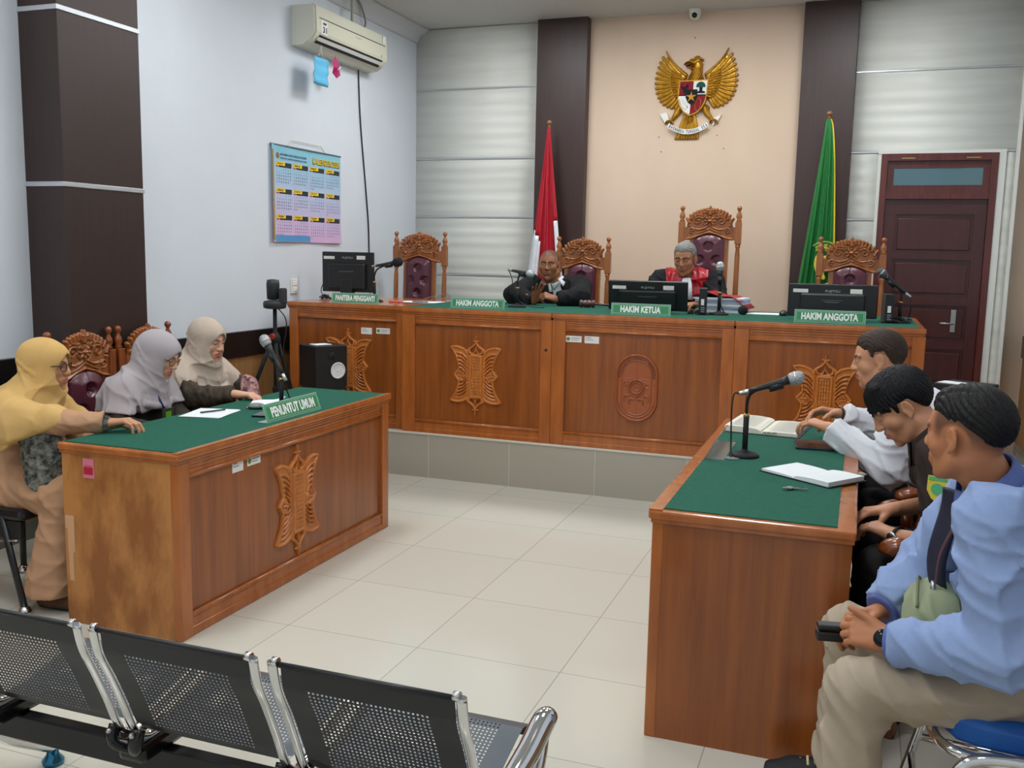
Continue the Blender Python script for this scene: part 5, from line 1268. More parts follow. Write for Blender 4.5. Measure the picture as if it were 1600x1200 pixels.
class Head:
    """head frame: f forward, l to the person's left, u up"""
    def __init__(s, c, f, u=(0, 0, 1), sc=.94, roll=0.):
        s.c = np.array(c, float); s.f = nrm(f); u = np.array(u, float); s.u = nrm(u-s.f*(u@s.f)); s.l = np.cross(s.u, s.f)
        if roll: s.u, s.l = s.u*math.cos(roll)+s.l*math.sin(roll), s.l*math.cos(roll)-s.u*math.sin(roll)
        s.s = sc; s.R = np.stack([s.f, s.l, s.u], 1)
    def p(s, x, y, z): return s.c+(s.f*x+s.l*y+s.u*z)*s.s
    def loc(s, V): return (V-s.c) @ s.R/s.s
    def grid(s, G):
        d = [G[i]-F32(s.c[i]) for i in range(3)]
        return [(d[0]*F32(s.R[0, i])+d[1]*F32(s.R[1, i])+d[2]*F32(s.R[2, i]))/F32(s.s) for i in range(3)]
def head_sdf(v, h, female=False, fat=0., eye_open=.6, look_down=.0, neck=None, neck_r=None, ears=True):
    S_ = h.s; P = h.p; R = h.R
    E = lambda c, r, k=.02, sub=False: v.ell(P(*c), [q*S_ for q in r], R, k*S_, sub)
    C = lambda a, b, ra, rb, k=.01, sub=False: v.cone(P(*a), P(*b), ra*S_, rb*S_, k*S_, sub)
    if neck is not None:
        r = neck_r or (.046 if female else .056); v.cone(P(-.022, 0, -.045), neck, r, r, .018)
    E((-.014, 0, .038), (.100, .077, .090)); E((.033, 0, .034), (.056, .062, .060)); E((.032, 0, -.022), (.058, .060+fat*.6, .064))
    E((.026, 0, -.066), (.055, .049+fat, .044)); C((.070, 0, -.100), (.066, 0, -.092), .019+fat*.4, .022, .02)
    for s in (-1, 1):
        C((-.004, s*(.050+fat), -.055), (.045, s*.028, -.092), .021+fat, .018, .02)
        C((.058, s*.042, -.014), (.050, s*.046, -.022), .022+fat*.5, .022+fat*.5, .02)
        C((.087, s*.008, .030), (.074, s*.047, .030), .008, .009, .012)
        E((.099, s*.033, .008), (.017, .016, .011), .012, True)
        v.sph(P(.0745, s*.032, .010), .0142*S_, .004*S_)
        oz = .010-.006*look_down
        if eye_open > 0: E((.0925, s*.032, oz), (.013, .0118, .0052*eye_open), .0012, True)
        C((.080, s*.020, .0165-.004*look_down), (.078, s*.044, .0155-.004*look_down), .0034, .003, .004)
        E((.099, s*.0125, -.0255), (.011, .0080, .0075), .008)
        if ears:
            c_, s_e = math.cos(.42), math.sin(.42)*s; Re = R @ np.array([[c_, s_e, 0], [-s_e, c_, 0], [0, 0, 1]])
            v.ell(P(-.010, s*.0815, .001), [.0185*S_, .0062*S_, .0300*S_], Re, .006*S_)
            ar = [P(-.010+.0165*math.cos(t)*c_, s*(.0845+.0165*-math.cos(t)*abs(s_e)*.9), .003+.0275*math.sin(t)) for t in np.linspace(.15, 3.9, 9)]
            v.chain(ar, [.0036*S_]*9, .003*S_)
            v.ell(P(-.007, s*.0890, .002), [.0090*S_, .0060*S_, .0145*S_], Re, .004*S_, True)
            C((-.006, s*.0815, -.024), (-.003, s*.0800, -.030), .0062, .005, .005); C((.004, s*.0790, .000), (.004, s*.079, -.004), .005, .004, .004)
    C((.090, 0, .024), (.105, 0, -.014), .0075, .0095, .014); C((.105, 0, -.021), (.1075, 0, -.0225), .0108, .0100, .010)
    E((.077, 0, -.060), (.024, .029, .026), .012)
    C((.0955, 0, -.049), (.089, .019, -.056), .0052, .003, .004); C((.0955, 0, -.049), (.089, -.019, -.056), .0052, .003, .004)
    C((.0950, 0, -.0655), (.087, .017, -.0615), .0068, .004, .005); C((.0950, 0, -.0655), (.087, -.017, -.0615), .0068, .004, .005)
    C((.1015, 0, -.0575), (.0925, .021, -.0595), .0016, .0014, .002, True); C((.1015, 0, -.0575), (.0925, -.021, -.0595), .0016, .0014, .002, True)
    E((.094, 0, -.080), (.007, .016, .006), .008, True)
def seg_dist(L, a, b):
    a, b = np.array(a), np.array(b); ba = b-a; t = np.clip(((L-a) @ ba)/(ba @ ba), 0, 1); return np.linalg.norm(L-a-t[:, None]*ba, axis=1)
def skin_colour(h, tone, lip=(150, 80, 72), brow=(30, 22, 20), brow_w=.0045, scalp=None, beard=0., hair=(26, 22, 20), makeup=False):
    t = np.array(lin(tone)); lp = np.array(lin(lip)); br = np.array(lin(brow)); hc = np.array(lin(hair))
    def f(V):
        L = h.loc(V); C = np.tile(t, (len(V), 1))
        def mixc(c, w_): nonlocal C; C = C*(1-w_[:, None])+c*w_[:, None]
        sm = lambda d, a, b: np.clip((b-d)/(b-a), 0, 1)
        near = (np.abs(L[:, 2]) < .2) & (np.abs(L[:, 0]) < .2)
        if beard:
            m = sm(np.linalg.norm((L-np.array([.07, 0, -.085]))*np.array([1, .8, 1.1]), axis=1), .030, .055)*(L[:, 0] > .0); mixc(hc, m*beard)
            m = sm(np.minimum(seg_dist(L, (.100, 0, -.040), (.088, .024, -.050)), seg_dist(L, (.100, 0, -.040), (.088, -.024, -.050))), .004, .010); mixc(hc, m*beard*1.2)
        d = np.minimum.reduce([seg_dist(L, (.1, 0, -.050), (.090, s*.021, -.0575)) for s in (-1, 1)]+[seg_dist(L, (.1, 0, -.065), (.089, s*.018, -.0605)) for s in (-1, 1)])
        mixc(lp, sm(d, .0055, .0095)*near)
        for s in (-1, 1):
            d = np.minimum(seg_dist(L, (.096, s*.012, .029), (.091, s*.032, .0355)), seg_dist(L, (.091, s*.032, .0355), (.072, s*.052, .030)))
            mixc(br, sm(d, brow_w, brow_w*2.0)*.85*(L[:, 2] > .020))
            d = seg_dist(L, (.088, s*.019, .0075), (.083, s*.045, .0075)); mixc(br, sm(d, .0022, .0045)*(.8 if makeup else .55))
        if scalp is not None: mixc(hc, np.clip(scalp(L), 0, 1))
        return C.astype(F32)
    return f
def eyes(parent, h, origin, gaze=(1, 0, 0), iris=(34, 20, 14)):
    g = nrm(gaze)
    for s in (-1, 1):
        bm = bmesh.new(); bmesh.ops.create_uvsphere(bm, u_segments=24, v_segments=16, radius=.0128*h.s); me = bpy.data.meshes.new('eye'); bm.to_mesh(me); bm.free()
        co = np.zeros(len(me.vertices)*3); me.vertices.foreach_get('co', co); co = co.reshape(-1, 3); n = co/np.linalg.norm(co, axis=1)[:, None]
        d = n @ g; C = np.ones((len(co), 4), F32); C[:, :3] = np.array(lin((206, 196, 186))); C[d > .88, :3] = lin(iris); C[d > .97, :3] = lin((8, 6, 6))
        co = co @ h.R.T+h.p(.0755, s*.032, .0095)-np.array(origin); me.vertices.foreach_set('co', co.ravel())
        a = me.color_attributes.new('Col', 'FLOAT_COLOR', 'POINT'); a.data.foreach_set('color', C.ravel())
        obj('eye', me, mat('eye', (200, 200, 200), .08, attr='Col'), parent, smooth=True)
def hand(v, w_, d, n, side, curl=(.3, .3, .35, .4), thumb=(.5, .5), sc=1., spread=.06, thumb_dir=None, arm=None):
    """w_: wrist, d: direction of the fingers, n: palm normal (palm looks along n), side: +1 when the thumb lies along d x n"""
    d = nrm(d); n = np.array(n, float); n = nrm(n-d*(n@d)); s = np.cross(d, n)*side; w_ = np.array(w_, float)
    if arm is not None: v.cone(w_-d*.01*sc, w_+d*.02*sc, .023*sc, .024*sc, .012, flat=(n, 1.35))
    kn = []
    for i, o in enumerate((.027, .009, -.009, -.026)):
        L = (.088, .091, .086, .077)[i]; k_ = w_+(d*L+s*o)*sc-n*.002; kn.append(k_)
        v.cone(w_+(d*.012+s*o*.55)*sc, k_, .014*sc, .0108*sc, .012)
    v.cone(w_+(d*.03+s*.004)*sc+n*.004, w_+(d*.07)*sc+n*.002, .016*sc, .013*sc, .012, flat=(n, 1.3))
    LN = [(.042, .025, .020), (.046, .029, .021), (.042, .026, .020), (.033, .019, .018)]; RR = (.0092, .0094, .0088, .0078)
    for i in range(4):
        a = curl[i]; p = kn[i]; dd = nrm(d+s*spread*(1.5-i)); ang = a*.9; r = RR[i]*sc
        for j, l in enumerate(LN[i]):
            q = nrm(dd*math.cos(ang)+n*math.sin(ang)); e = p+q*l*sc
            v.cone(p, e, r*(1-.07*j), r*(.93-.07*j), .003 if j else .005); p = e; ang += a*(1.05 if j == 0 else .7)
    p = w_+(d*.018+s*.020+n*.006)*sc; t0 = nrm(thumb_dir) if thumb_dir is not None else nrm(d*.72+s*.62+n*.32)
    v.cone(p, p+t0*.040*sc, .0150*sc, .0118*sc, .010); p = p+t0*.040*sc
    t1 = nrm(t0+(n*.5-s*.35)*thumb[0]); v.cone(p, p+t1*.031*sc, .0108*sc, .0098*sc, .003); p = p+t1*.031*sc
    t2 = nrm(t1+(n*.5-s*.5)*thumb[1]); v.cone(p, p+t2*.024*sc, .0098*sc, .0082*sc, .003)

def torso(v, B, grow=0., k=.05, belly=0.):
    """B: dict with pel, chest, neck, lat (to the left), fwd, sh (left,right); torso as two blended columns"""
    lat, fwd = B['lat'], B['fwd']; w_ = B.get('w', 1.)
    for s in (-1, 1):
        v.chain([B['pel']+lat*s*.085*w_, B['waist']+lat*s*.065*w_, B['chest']+lat*s*.080*w_], [.108*w_+grow, .098*w_+belly*.5+grow, .100*w_+grow], k)
        v.cone(B['chest']+lat*s*.09*w_+vv(0, 0, .04), B['sh'][0 if s > 0 else 1]-lat*s*.02, .085*w_+grow, .056*w_+grow, k)
        v.cone(B['neck']-fwd*.005, B['sh'][0 if s > 0 else 1], .050*w_+grow*.7, .052*w_+grow*.8, k*.8)
    v.cone(B['pel'], B['chest'], .112*w_+grow, .105*w_+grow, k)
    if belly: v.ell(B['waist']+fwd*.045-vv(0, 0, .03), [.12+belly, .14+belly, .13+belly], None, k)
def arm_sdf(v, sh, el, wr, grow=0., w_=1., k=.02, cuff=False, upto=1.):
    v.chain([sh, el], [.052*w_+grow, .040*w_+grow], k)
    e2 = el+(wr-el)*upto
    v.cone(el, e2, .040*w_+grow, (.040+( .027-.040)*upto)*w_+grow, k*.7)
def legs_sdf(v, hips, knees, ankles, grow=0., k=.03, hem=.0, w_=1.):
    for i in (0, 1):
        v.cone(hips[i], knees[i], .086*w_+grow, .060*w_+grow, k); v.cone(knees[i], knees[i], .060*w_+grow, .060*w_+grow, k)
        v.cone(knees[i], ankles[i], .056*w_+grow, .040*w_+grow+hem, k*.6)
def make_frame(pel, neck, yaw_f, shw, sh_drop=.035, waist_bow=.03, sh_off=(0, 0)):
    pel, neck = np.array(pel, float), np.array(neck, float); fwd = vv(math.cos(yaw_f), math.sin(yaw_f), 0); lat = vv(-math.sin(yaw_f), math.cos(yaw_f), 0)
    up = nrm(neck-pel); waist = pel+(neck-pel)*.42-fwd*waist_bow*.5; chest = pel+(neck-pel)*.74-fwd*waist_bow
    shm = neck-up*sh_drop-fwd*.005
    return dict(pel=pel, neck=neck, waist=waist, chest=chest, lat=lat, fwd=fwd, up=up, sh=[shm+lat*shw+fwd*sh_off[0], shm-lat*shw+fwd*sh_off[1]])
def shoe(parent, ankle, toe, m, sole, origin, name='shoe', h_=.055):
    v = Vol(np.minimum(ankle, toe)-.12, np.maximum(ankle, toe)+.12, .007); a = np.array(ankle, float); t = np.array(toe, float); d = nrm((t-a)*vv(1, 1, 0)); az = .055
    heel = vv(a[0], a[1], .045)-d*.035; ball = vv(a[0], a[1], .038)+d*.13; tip = vv(a[0], a[1], .032)+d*.19
    v.chain([heel, ball, tip], [.040, .044, .032], .02); v.cone(vv(a[0], a[1], .05), vv(a[0], a[1], .10), .040, .040, .02); v.cone(vv(a[0], a[1], .085), ball+vv(0, 0, .01), .034, .028, .02)
    z = v.grid()[2]; v.cut((.012-z)+0*v.D, .004); s_ = put(name, v, m, parent, origin)
    v2 = Vol(np.minimum(ankle, toe)-.12, np.maximum(ankle, toe)+.12, .006); v2.chain([heel, ball, tip], [.043, .048, .036], .02); z = v2.grid()[2]; v2.cut(np.maximum(.001-z, z-.022)+0*v2.D, .003)
    put('sole', v2, sole, s_, origin); return s_
# ================================================================ people
DEG = PI/180
def person(label, pel, cat='person'):
    o = (float(pel[0]), float(pel[1]), 0.0)
    return thing('person', label, cat, o), np.array(o)
def bounds(B, extra, m=.2):
    P = [B['pel'], B['neck'], *B['sh']]+list(extra); P = np.array(P); return P.min(0)-m, P.max(0)+m
def strip(par, name, pts, w_, m, origin, up=(0, 0, 1), th=.0016):
    """flat ribbon along pts"""
    return obj(name, MB().tube([tuple(np.array(p)-origin) for p in catmull(pts, 6)], w_/2, 8, flat=th*2/w_, up=up), m, par)
def build_body(par, O, B, h, tone, elbows, wrists, hips, knees, ankles, hands, female=False, fat=0., eye=.6, look=.0, colour=None, w_=1., arm_w=1., neck_r=None, ears=True):
    hands = [H if H else dict(d=B['fwd']*.9-vv(0, 0, .1), n=(0, 0, -1), side=(-1 if i == 0 else 1), curl=(.4, .4, .4, .4), sc=.95) for i, H in enumerate(hands)]
    fine = [(h.c-.135, h.c+.135, .0032)]
    for i in (0, 1):
        pass
    ex = [h.c+.16*np.ones(3), h.c-.16]+list(elbows)+[w for w in wrists]+list(knees)+list(ankles)
    # tight fine boxes around the hands
    fine = [fine[0]]
    for i in (0, 1):
        if hands[i]:
            d = nrm(hands[i]['d']); a = wrists[i]-d*.01; b = wrists[i]+d*.175; lo = np.minimum(a, b)-.055; hi = np.maximum(a, b)+.055; fine.append((lo, hi, .0036))
    lo, hi = bounds(B, ex); lo[2] = max(lo[2], B['floor']+.005)
    v = Vol(lo, hi, .016, fine)
    B2 = dict(B); B['nax'] = nrm(h.p(-.022, 0, -.045)-B['neck'])
    torso(v, B2, -.022, .05)
    for i in (0, 1):
        arm_sdf(v, B['sh'][i], elbows[i], wrists[i], -.010, arm_w, .02)
        v.cone(hips[i], knees[i], .068, .048, .03); v.cone(knees[i], ankles[i], .044, .032, .03); v.cone(ankles[i], ankles[i]+B['fwd']*.06-vv(0, 0, .03), .028, .022, .02)
        if hands[i]:
            H = hands[i]; v.cone(elbows[i], wrists[i], .034*arm_w, .0235*arm_w, .01)
            hand(v, wrists[i], H['d'], H['n'], H['side'], H.get('curl', (.3, .3, .35, .4)), H.get('thumb', (.5, .5)), H.get('sc', 1.), H.get('spread', .06), H.get('td'), arm=True)
    head_sdf(v, h, female, fat, eye, look, B['neck'], neck_r, ears)
    col = colour or skin_colour(h, tone)
    return put('body', v, SKIN(), par, O, it=2, colour=col)
def top_garment(par, O, B, elbows, wrists, m, name='shirt', grow=.012, fold=.005, fs=1., seed=1., sleeve=1., w_=1., arm_w=1., belly=0., hem=None, hood=None, vneck=None, h=.0075, cuff=.006, extra=None, h_axis=None):
    lo, hi = bounds(B, list(elbows)+list(wrists), .17)
    v = Vol(lo, hi, h)
    torso(v, B, grow, .05, belly)
    main = v.D
    if extra: extra(v); main = v.D
    if fold: main = v.D-folds(v.grid(), fs, seed, fold)
    na = nrm(B['up']*.6+B.get('nax', B['up'])); g = v.grid(); n = h_axis if h_axis is not None else (B['neck']+na*.016, na)
    c_, up = n; d = (g[0]-F32(c_[0]))*F32(up[0])+(g[1]-F32(c_[1]))*F32(up[1])+(g[2]-F32(c_[2]))*F32(up[2])
    rad = np.sqrt((g[0]-F32(c_[0]))**2+(g[1]-F32(c_[1]))**2+(g[2]-F32(c_[2]))**2)
    main = np.where(rad < .16, np.maximum(main, d), main).astype(F32)
    for i in (0, 1):
        v.D = np.full(main.shape, .3, F32); el, wr = elbows[i], wrists[i]; sh_ = B['sh'][i]; gr = grow+.002
        if sleeve >= 1:
            v.chain([sh_, el], [.052*arm_w+gr, .044*arm_w+gr], .03)
            u = nrm(wr-el); end = wr-u*.010; v.cone(el, end, .044*arm_w+gr, .030*arm_w+gr*.8, .02); v.cone(end-u*.05, end, .031*arm_w+gr*.6, .031*arm_w+gr*.6+cuff*.5, .006)
        else:
            u = nrm(el-sh_); end = sh_+(el-sh_)*sleeve; v.cone(sh_, end+u*.03, .056*arm_w+gr, .052*arm_w+gr, .02)
        if fold: v.D = v.D-folds(g, fs*1.25, seed+i*3.1, fold*.9)
        d = (g[0]-F32(end[0]))*F32(u[0])+(g[1]-F32(end[1]))*F32(u[1])+(g[2]-F32(end[2]))*F32(u[2])
        ra = np.sqrt((g[0]-F32(end[0]))**2+(g[1]-F32(end[1]))**2+(g[2]-F32(end[2]))**2)
        a_ = np.where(ra < .12, np.maximum(v.D, d), v.D)
        hh = np.clip(.5+.5*(main-a_)/.022, 0, 1); main = (main*(1-hh)+a_*hh-.022*hh*(1-hh)).astype(F32)
    v.D = main
    if hem is not None: v.cut((F32(hem)-g[2])+0*v.D, .01)
    return put(name, v, m, par, O, it=2)
def collar(par, O, B, h, m, r=.066, hgt=.040, open_=.5, name='collar'):
    """folded shirt collar round the neck"""
    top_c = h.p(-.022, 0, -.045); up = nrm(top_c-B['neck']); n = B['neck']+up*.006; f = nrm(B['fwd']-up*(B['fwd']@up)); l = np.cross(up, f); vs = []; fs = []; N = 30
    for i in range(N+1):
        a = open_+(2*PI-2*open_)*i/N; dr = f*math.cos(a)+l*math.sin(a); t = abs(i/N-.5)*2; front = max(0, t-.6)/.4
        rr = r+.004*abs(math.sin(a)); base = n-up*.012+dr*(rr+.010); top = n+up*(hgt*(1-.30*front))+dr*(rr+.000)
        out = n-up*(.012+.034*front)+dr*(rr+.020+.010*front)+f*.026*front
        mid = top+dr*.006+up*.002
        for q in (base, top, mid, out): vs.append(tuple(q-O))
    for i in range(N):
        a = 4*i; b = a+4
        for k in range(3): fs.append((a+k, b+k, b+k+1, a+k+1))
    o = obj(name, MB().add(vs, fs, True), m, par); s_ = o.modifiers.new('s', 'SOLIDIFY'); s_.thickness = .003; s_.offset = 0; return o
def trousers(par, O, B, hips, knees, ankles, m, grow=.014, fold=.005, seed=2., hemr=.022, name='trousers', h=.008, w_=1., lens=1.):
    P = np.array(list(hips)+list(knees)+list(ankles)+[B['pel']]); v = Vol(P.min(0)-.16, P.max(0)+.17, h)
    v.cone(B['pel']+B['lat']*.07, B['pel']-B['lat']*.07, .112+grow, .112+grow, .05); v.cone(B['pel']+B['lat']*.05, B['waist']+B['lat']*.05, .112+grow, .10+grow, .05); v.cone(B['pel']-B['lat']*.05, B['waist']-B['lat']*.05, .112+grow, .10+grow, .05)
    legs_sdf(v, hips, knees, ankles, grow, .035, hemr, w_)
    if fold: v.D = v.D-folds(v.grid(), .9, seed, fold)
    g = v.grid(); v.cut(np.maximum((F32(min(a[2] for a in ankles)-.03)-g[2]), g[2]-F32(B['waist'][2]+.02))+0*v.D, .006)
    return put(name, v, m, par, O, it=2)
def hair_vol(h, build, keep, m, par, O, step=.0032, strand=.0012, name='hair', taper=.008, flow='back', groove=None):
    lo = h.c-.17; hi = h.c+.17; v = Vol(lo, hi, step); build(v)
    L = h.grid(v.grid()); d = keep(*L); 
    if flow == 'back': ang = np.arctan2(L[1], L[2]+.02)+.5*np.sin(L[0]*14)
    elif flow == 'crown': ang = np.arctan2(L[1], L[0]+.03)+.35*np.sin(L[2]*20)
    else: ang = L[1]*9+L[0]*5
    v.D = (v.D-strand*(np.sin(ang*46+1.5*np.sin(L[0]*60))+.7*np.sin(ang*83+2*np.sin(L[2]*50)))).astype(F32)
    if groove is not None: v.D = (v.D+groove(*L)).astype(F32)
    v.D = (v.D+F32(taper*h.s)*(1-np.clip(-d/.030, 0, 1))**1.5).astype(F32)
    v.cut((d*h.s).astype(F32), .003); return put(name, v, m, par, O, it=1)
HM = lambda nm, c, c2: mat(nm, c, .55, var=1, rgb2=c2, vscale=(120, 120, 120), bump=.35, bscale=(260, 260, 60), spec=.25)
def glasses(par, O, h, m, w_=.024, hh=.019, rim=.0018, temple=True):
    g = obj('glasses', MB().tube([tuple(h.p(.106, -.008, .016)-O), tuple(h.p(.109, 0, .018)-O), tuple(h.p(.106, .008, .016)-O)], rim, 8), m, par)
    lens_m = bpy.data.materials.get('lens_glass')
    if lens_m is None:
        lens_m = bpy.data.materials.new('lens_glass'); lens_m.use_nodes = True; p_ = lens_m.node_tree.nodes['Principled BSDF']; p_.inputs['Transmission Weight'].default_value = 1; p_.inputs['Roughness'].default_value = .02; p_.inputs['IOR'].default_value = 1.05
    for s in (-1, 1):
        ring_ = [tuple(h.p(.104-.010*abs(math.cos(a)*w_+.0)/w_*(1 if math.cos(a) > 0 else .2), s*(.034+w_*math.copysign(abs(math.cos(a))**.75, math.cos(a))), .008+hh*math.copysign(abs(math.sin(a))**.75, math.sin(a)))-O) for a in np.linspace(0, 2*PI, 25)[:-1]]
        obj('rim', MB().tube(ring_, rim, 8, close=True), m, g)
        obj('lens', MB().add([tuple(np.array(q)) for q in ring_], [tuple(range(24))]), lens_m, g)
        if temple: obj('temple', MB().tube([tuple(h.p(.094, s*.058, .016)-O), tuple(h.p(.05, s*.078, .014)-O), tuple(h.p(-.012, s*.084, .010)-O)], rim, 8), m, g)
    return g
def hijab(par, O, B, h, m, elbows, cover=.8, hem=.75, seed=1., open_=(.13, .086, .058, .092, -.015), amp=.0045, hemw=.02, arms=(1, 1), hem_fwd=0., back=0., puff=1., bun=0., hem_tilt=(0, 0), fore=None):
    P = list(elbows)+[h.c+.2, h.c-.2]; lo, hi = bounds(B, P, .18); lo[2] = max(lo[2], hem-.12)
    v = Vol(lo, hi, .0062, [(h.c-.13, h.c+.125, .0038)]); S_ = h.s
    # shoulders and arms cape
    torso(v, B, .024, .05)
    for i in (0, 1):
        if arms[i]: v.cone(B['sh'][i], B['sh'][i]+(elbows[i]-B['sh'][i])*arms[i], .066, .074, .05)
        if fore and fore[i] is not None: v.cone(elbows[i], fore[i], .080, .064, .05); v.cone(elbows[i], elbows[i]-vv(0, 0, .07), .080, .060, .05)
    v.cone(B['neck']-B['up']*.0, B['chest']+B['fwd']*.035, .085, .13, .06); v.cone(h.p(-.03, 0, -.06), B['neck']-B['up']*.03, .085*puff, .11, .05)
    v.cone(h.p(.02, 0, -.10), B['chest']+B['fwd']*.06+B['up']*.04, .062, .10, .05)
    G = v.grid(); up = B['up']
    # vertical pleats running from the chin to the hem
    dx, dy, dz = G[0]-F32(B['neck'][0]), G[1]-F32(B['neck'][1]), G[2]-F32(B['neck'][2])
    th = np.arctan2(dy, dx); ramp = np.clip(-(dz+.02)/.15, 0, 1)
    pl = np.abs(np.sin(th*4.5+seed+1.2*np.sin(th*3+seed)+dz*3))
    rd = (1-np.abs(np.sin(th*3.5+seed+.9*np.sin(th*2+seed)+2.5*dz)))**2; rd2 = (1-np.abs(np.sin(th*6+seed*2+2*np.sin(dz*14))))**3
    v.D = v.D-((rd*.022+rd2*.014)*ramp*amp/.0045+folds(G, .8, seed, amp*1.3)).astype(F32)
    hz = F32(hem)+hemw*np.sin(th*5+seed)+F32(hem_tilt[0])*(G[0]-F32(B['neck'][0]))+F32(hem_tilt[1])*(G[1]-F32(B['neck'][1]))
    v.cut((hz-G[2])+0*v.D, .012)
    # hood
    v.ell(h.p(-.020, 0, .036), [.118*S_*puff, .095*S_*puff, .108*S_], h.R, .02); v.ell(h.p(.004, 0, -.045), [.080*S_, .088*S_*puff, .094*S_], h.R, .03)
    v.ell(h.p(.034, 0, .044), [.074*S_, .074*S_, .074*S_], h.R, .012)
    v.cone(h.p(.048, 0, -.128), h.p(-.02, 0, -.108), .036*S_, .074*S_, .02)
    if bun: v.ell(h.p(-.095, 0, -.01), [.050*S_, .062*S_, .064*S_], h.R, .04)
    # folds wrapping from the chin round to the back of the head and over the crown
    for s in (-1, 1):
        for j, (z0, z1, x1) in enumerate(((-.100, -.040, -.085), (-.090, .000, -.100), (-.112, -.075, -.075), (-.075, .035, -.110))):
            P_ = [h.p(*q) for q in bez3((.045, s*.030, z0-.006), (.0, s*(.100+.004*j)*puff, z0+.018+.008*j), (x1*puff, s*.070*puff, z1))]
            v.chain(P_, [.007*S_, .0105*S_, .0125*S_, .0115*S_, .0085*S_, .005*S_, .001*S_], .012)
        P_ = [h.p(*q) for q in bez3((.062, s*.040, .080), (-.01, s*.098, .060), (-.085, s*.075, -.035))]; v.chain(P_, [.004*S_, .006*S_, .007*S_, .008*S_, .007*S_, .004*S_, .001*S_], .016)
    for j in range(4):     # sagging folds on the chest
        z0 = -.030-.034*j; nk = B['neck']; P_ = []
        for q in np.linspace(-1, 1, 9):
            a_ = q*1.35; P_.append(nk+B['fwd']*(.080+.022*j)*math.cos(a_)+B['lat']*(.105+.020*j)*math.sin(a_)+B['up']*(z0+.06*q*q+.010*q*(-1)**j)+vv(0, 0, .012))
        v.chain(P_, [.010]*2+[.017]*5+[.010]*2, .012)
    L = h.grid(G)
    d2 = (np.sqrt((L[1]/(.0560-.06*np.clip(-L[2]-.05, 0, .1)))**2+((L[2]+.020)/.0900)**2)-1)*.056; car = np.maximum(d2, (.030+.25*np.abs(L[2]+.02)*(L[2] < -.02))-L[0])*S_
    car = np.where(L[0] > .25, .1, car); v.D = np.maximum(v.D, -car).astype(F32)
    return put('headscarf', v, m, par, O, it=2)
def bez3(a, b, c, n=6):
    a, b, c = (np.array(q, float) for q in (a, b, c)); return [(1-t)**2*a+2*t*(1-t)*b+t*t*c for t in [i/n for i in range(n+1)]]
cloth = lambda nm, c, rough=.85, **k: mat(nm, c, rough, spec=.2, **k)

# ---------------------------------------------------------------- woman in yellow
def seated(pel, neck, yaw, shw, knees, ankles, floor=0., sh_off=(0, 0), hipw=.085, bow=.03):
    B = make_frame(pel, neck, yaw, shw, sh_off=sh_off, waist_bow=bow); B['floor'] = floor
    hips = [B['pel']+B['lat']*hipw-vv(0, 0, .02), B['pel']-B['lat']*hipw-vv(0, 0, .02)]
    return B, hips
def woman(label, pel, neck, yaw, hc, hf, knees, ankles, elbows, wrists, hands, tone, scarf, garment, hem, seed, eye, look, glass=None, lip=(176, 104, 92), **kw):
    par, O = person(label, pel); B, hips = seated(pel, neck, yaw, kw.get('shw', .138), knees, ankles); B['w'] = .88
    h = Head(hc, hf, sc=.90, roll=kw.get('roll', 0))
    kw['hj'] = dict(kw.get('hj', {}))
    build_body(par, O, B, h, tone, elbows, wrists, hips, knees, ankles, hands, female=True, eye=eye, look=look, colour=skin_colour(h, tone, lip=lip, brow=(52, 36, 30), brow_w=.0028, makeup=True), w_=.92, arm_w=.86, ears=False)
    eyes(par, h, O, kw.get('gaze', (1, 0, -.2)))
    g = top_garment(par, O, B, elbows, wrists, garment, 'blouse', grow=.014, arm_w=.98, w_=.92, seed=seed, fold=.006, cuff=kw.get('cuff', .008))
    trousers(par, O, B, hips, knees, ankles, kw.get('skirt', garment), grow=.022, hemr=.05, name='skirt', seed=seed, fold=.007)
    hijab(par, O, B, h, scarf, elbows, hem=hem, seed=seed, **kw.get('hj', {}))
    if glass: glasses(par, O, h, glass)
    for i in (0, 1): shoe(par, ankles[i], ankles[i]+B['fwd']*.1, cloth('shoe_brown', (92, 66, 50)), cloth('sole_brown', (60, 48, 40)), O)
    return par, O, B, h
yaw = 18*DEG
W1 = woman('woman in a yellow headscarf and glasses with one hand resting on the left desk', (-3.48, 3.13, .50), (-3.395, 3.17, .88), 10*DEG, vv(-3.325, 3.20, 1.012), (math.cos(20*DEG), math.sin(20*DEG), -.05),
    [vv(-3.08, 3.25, .50), vv(-3.08, 3.03, .50)], [vv(-3.12, 3.24, .10), vv(-3.16, 3.02, .10)], [vv(-3.28, 3.36, .70), vv(-3.235, 2.965, .815)], [vv(-3.10, 3.30, .64), vv(-2.955, 3.145, .800)],
    [None, dict(d=(.84, .45, .10), n=(.1, .0, -1), side=1, curl=(.62, .58, .60, .62), thumb=(.3, .3), sc=.98, spread=.05)], (196, 142, 108), cloth('yellow_scarf', (210, 172, 110), var=1, rgb2=(200, 160, 98), vscale=(3, 3, 3), bump=.08, bscale=(300, 300, 300)),
    cloth('tan_gown', (186, 144, 112), var=1, rgb2=(176, 134, 102), vscale=(5, 5, 5)), .665, 1.3, .8, .0, glass=mat('glasses_black', (20, 20, 22), .25), hj=dict(fore=(None, vv(-3.13, 3.04, .815)), hem_tilt=(.48, .05), arms=(1., 1.), hemw=.008, puff=1.04, amp=.006))
par, O, B, h = W1
bat = cloth('batik_grey', (122, 122, 112), var=1, rgb2=(48, 50, 48), vscale=(38, 38, 38), contrast=.25)
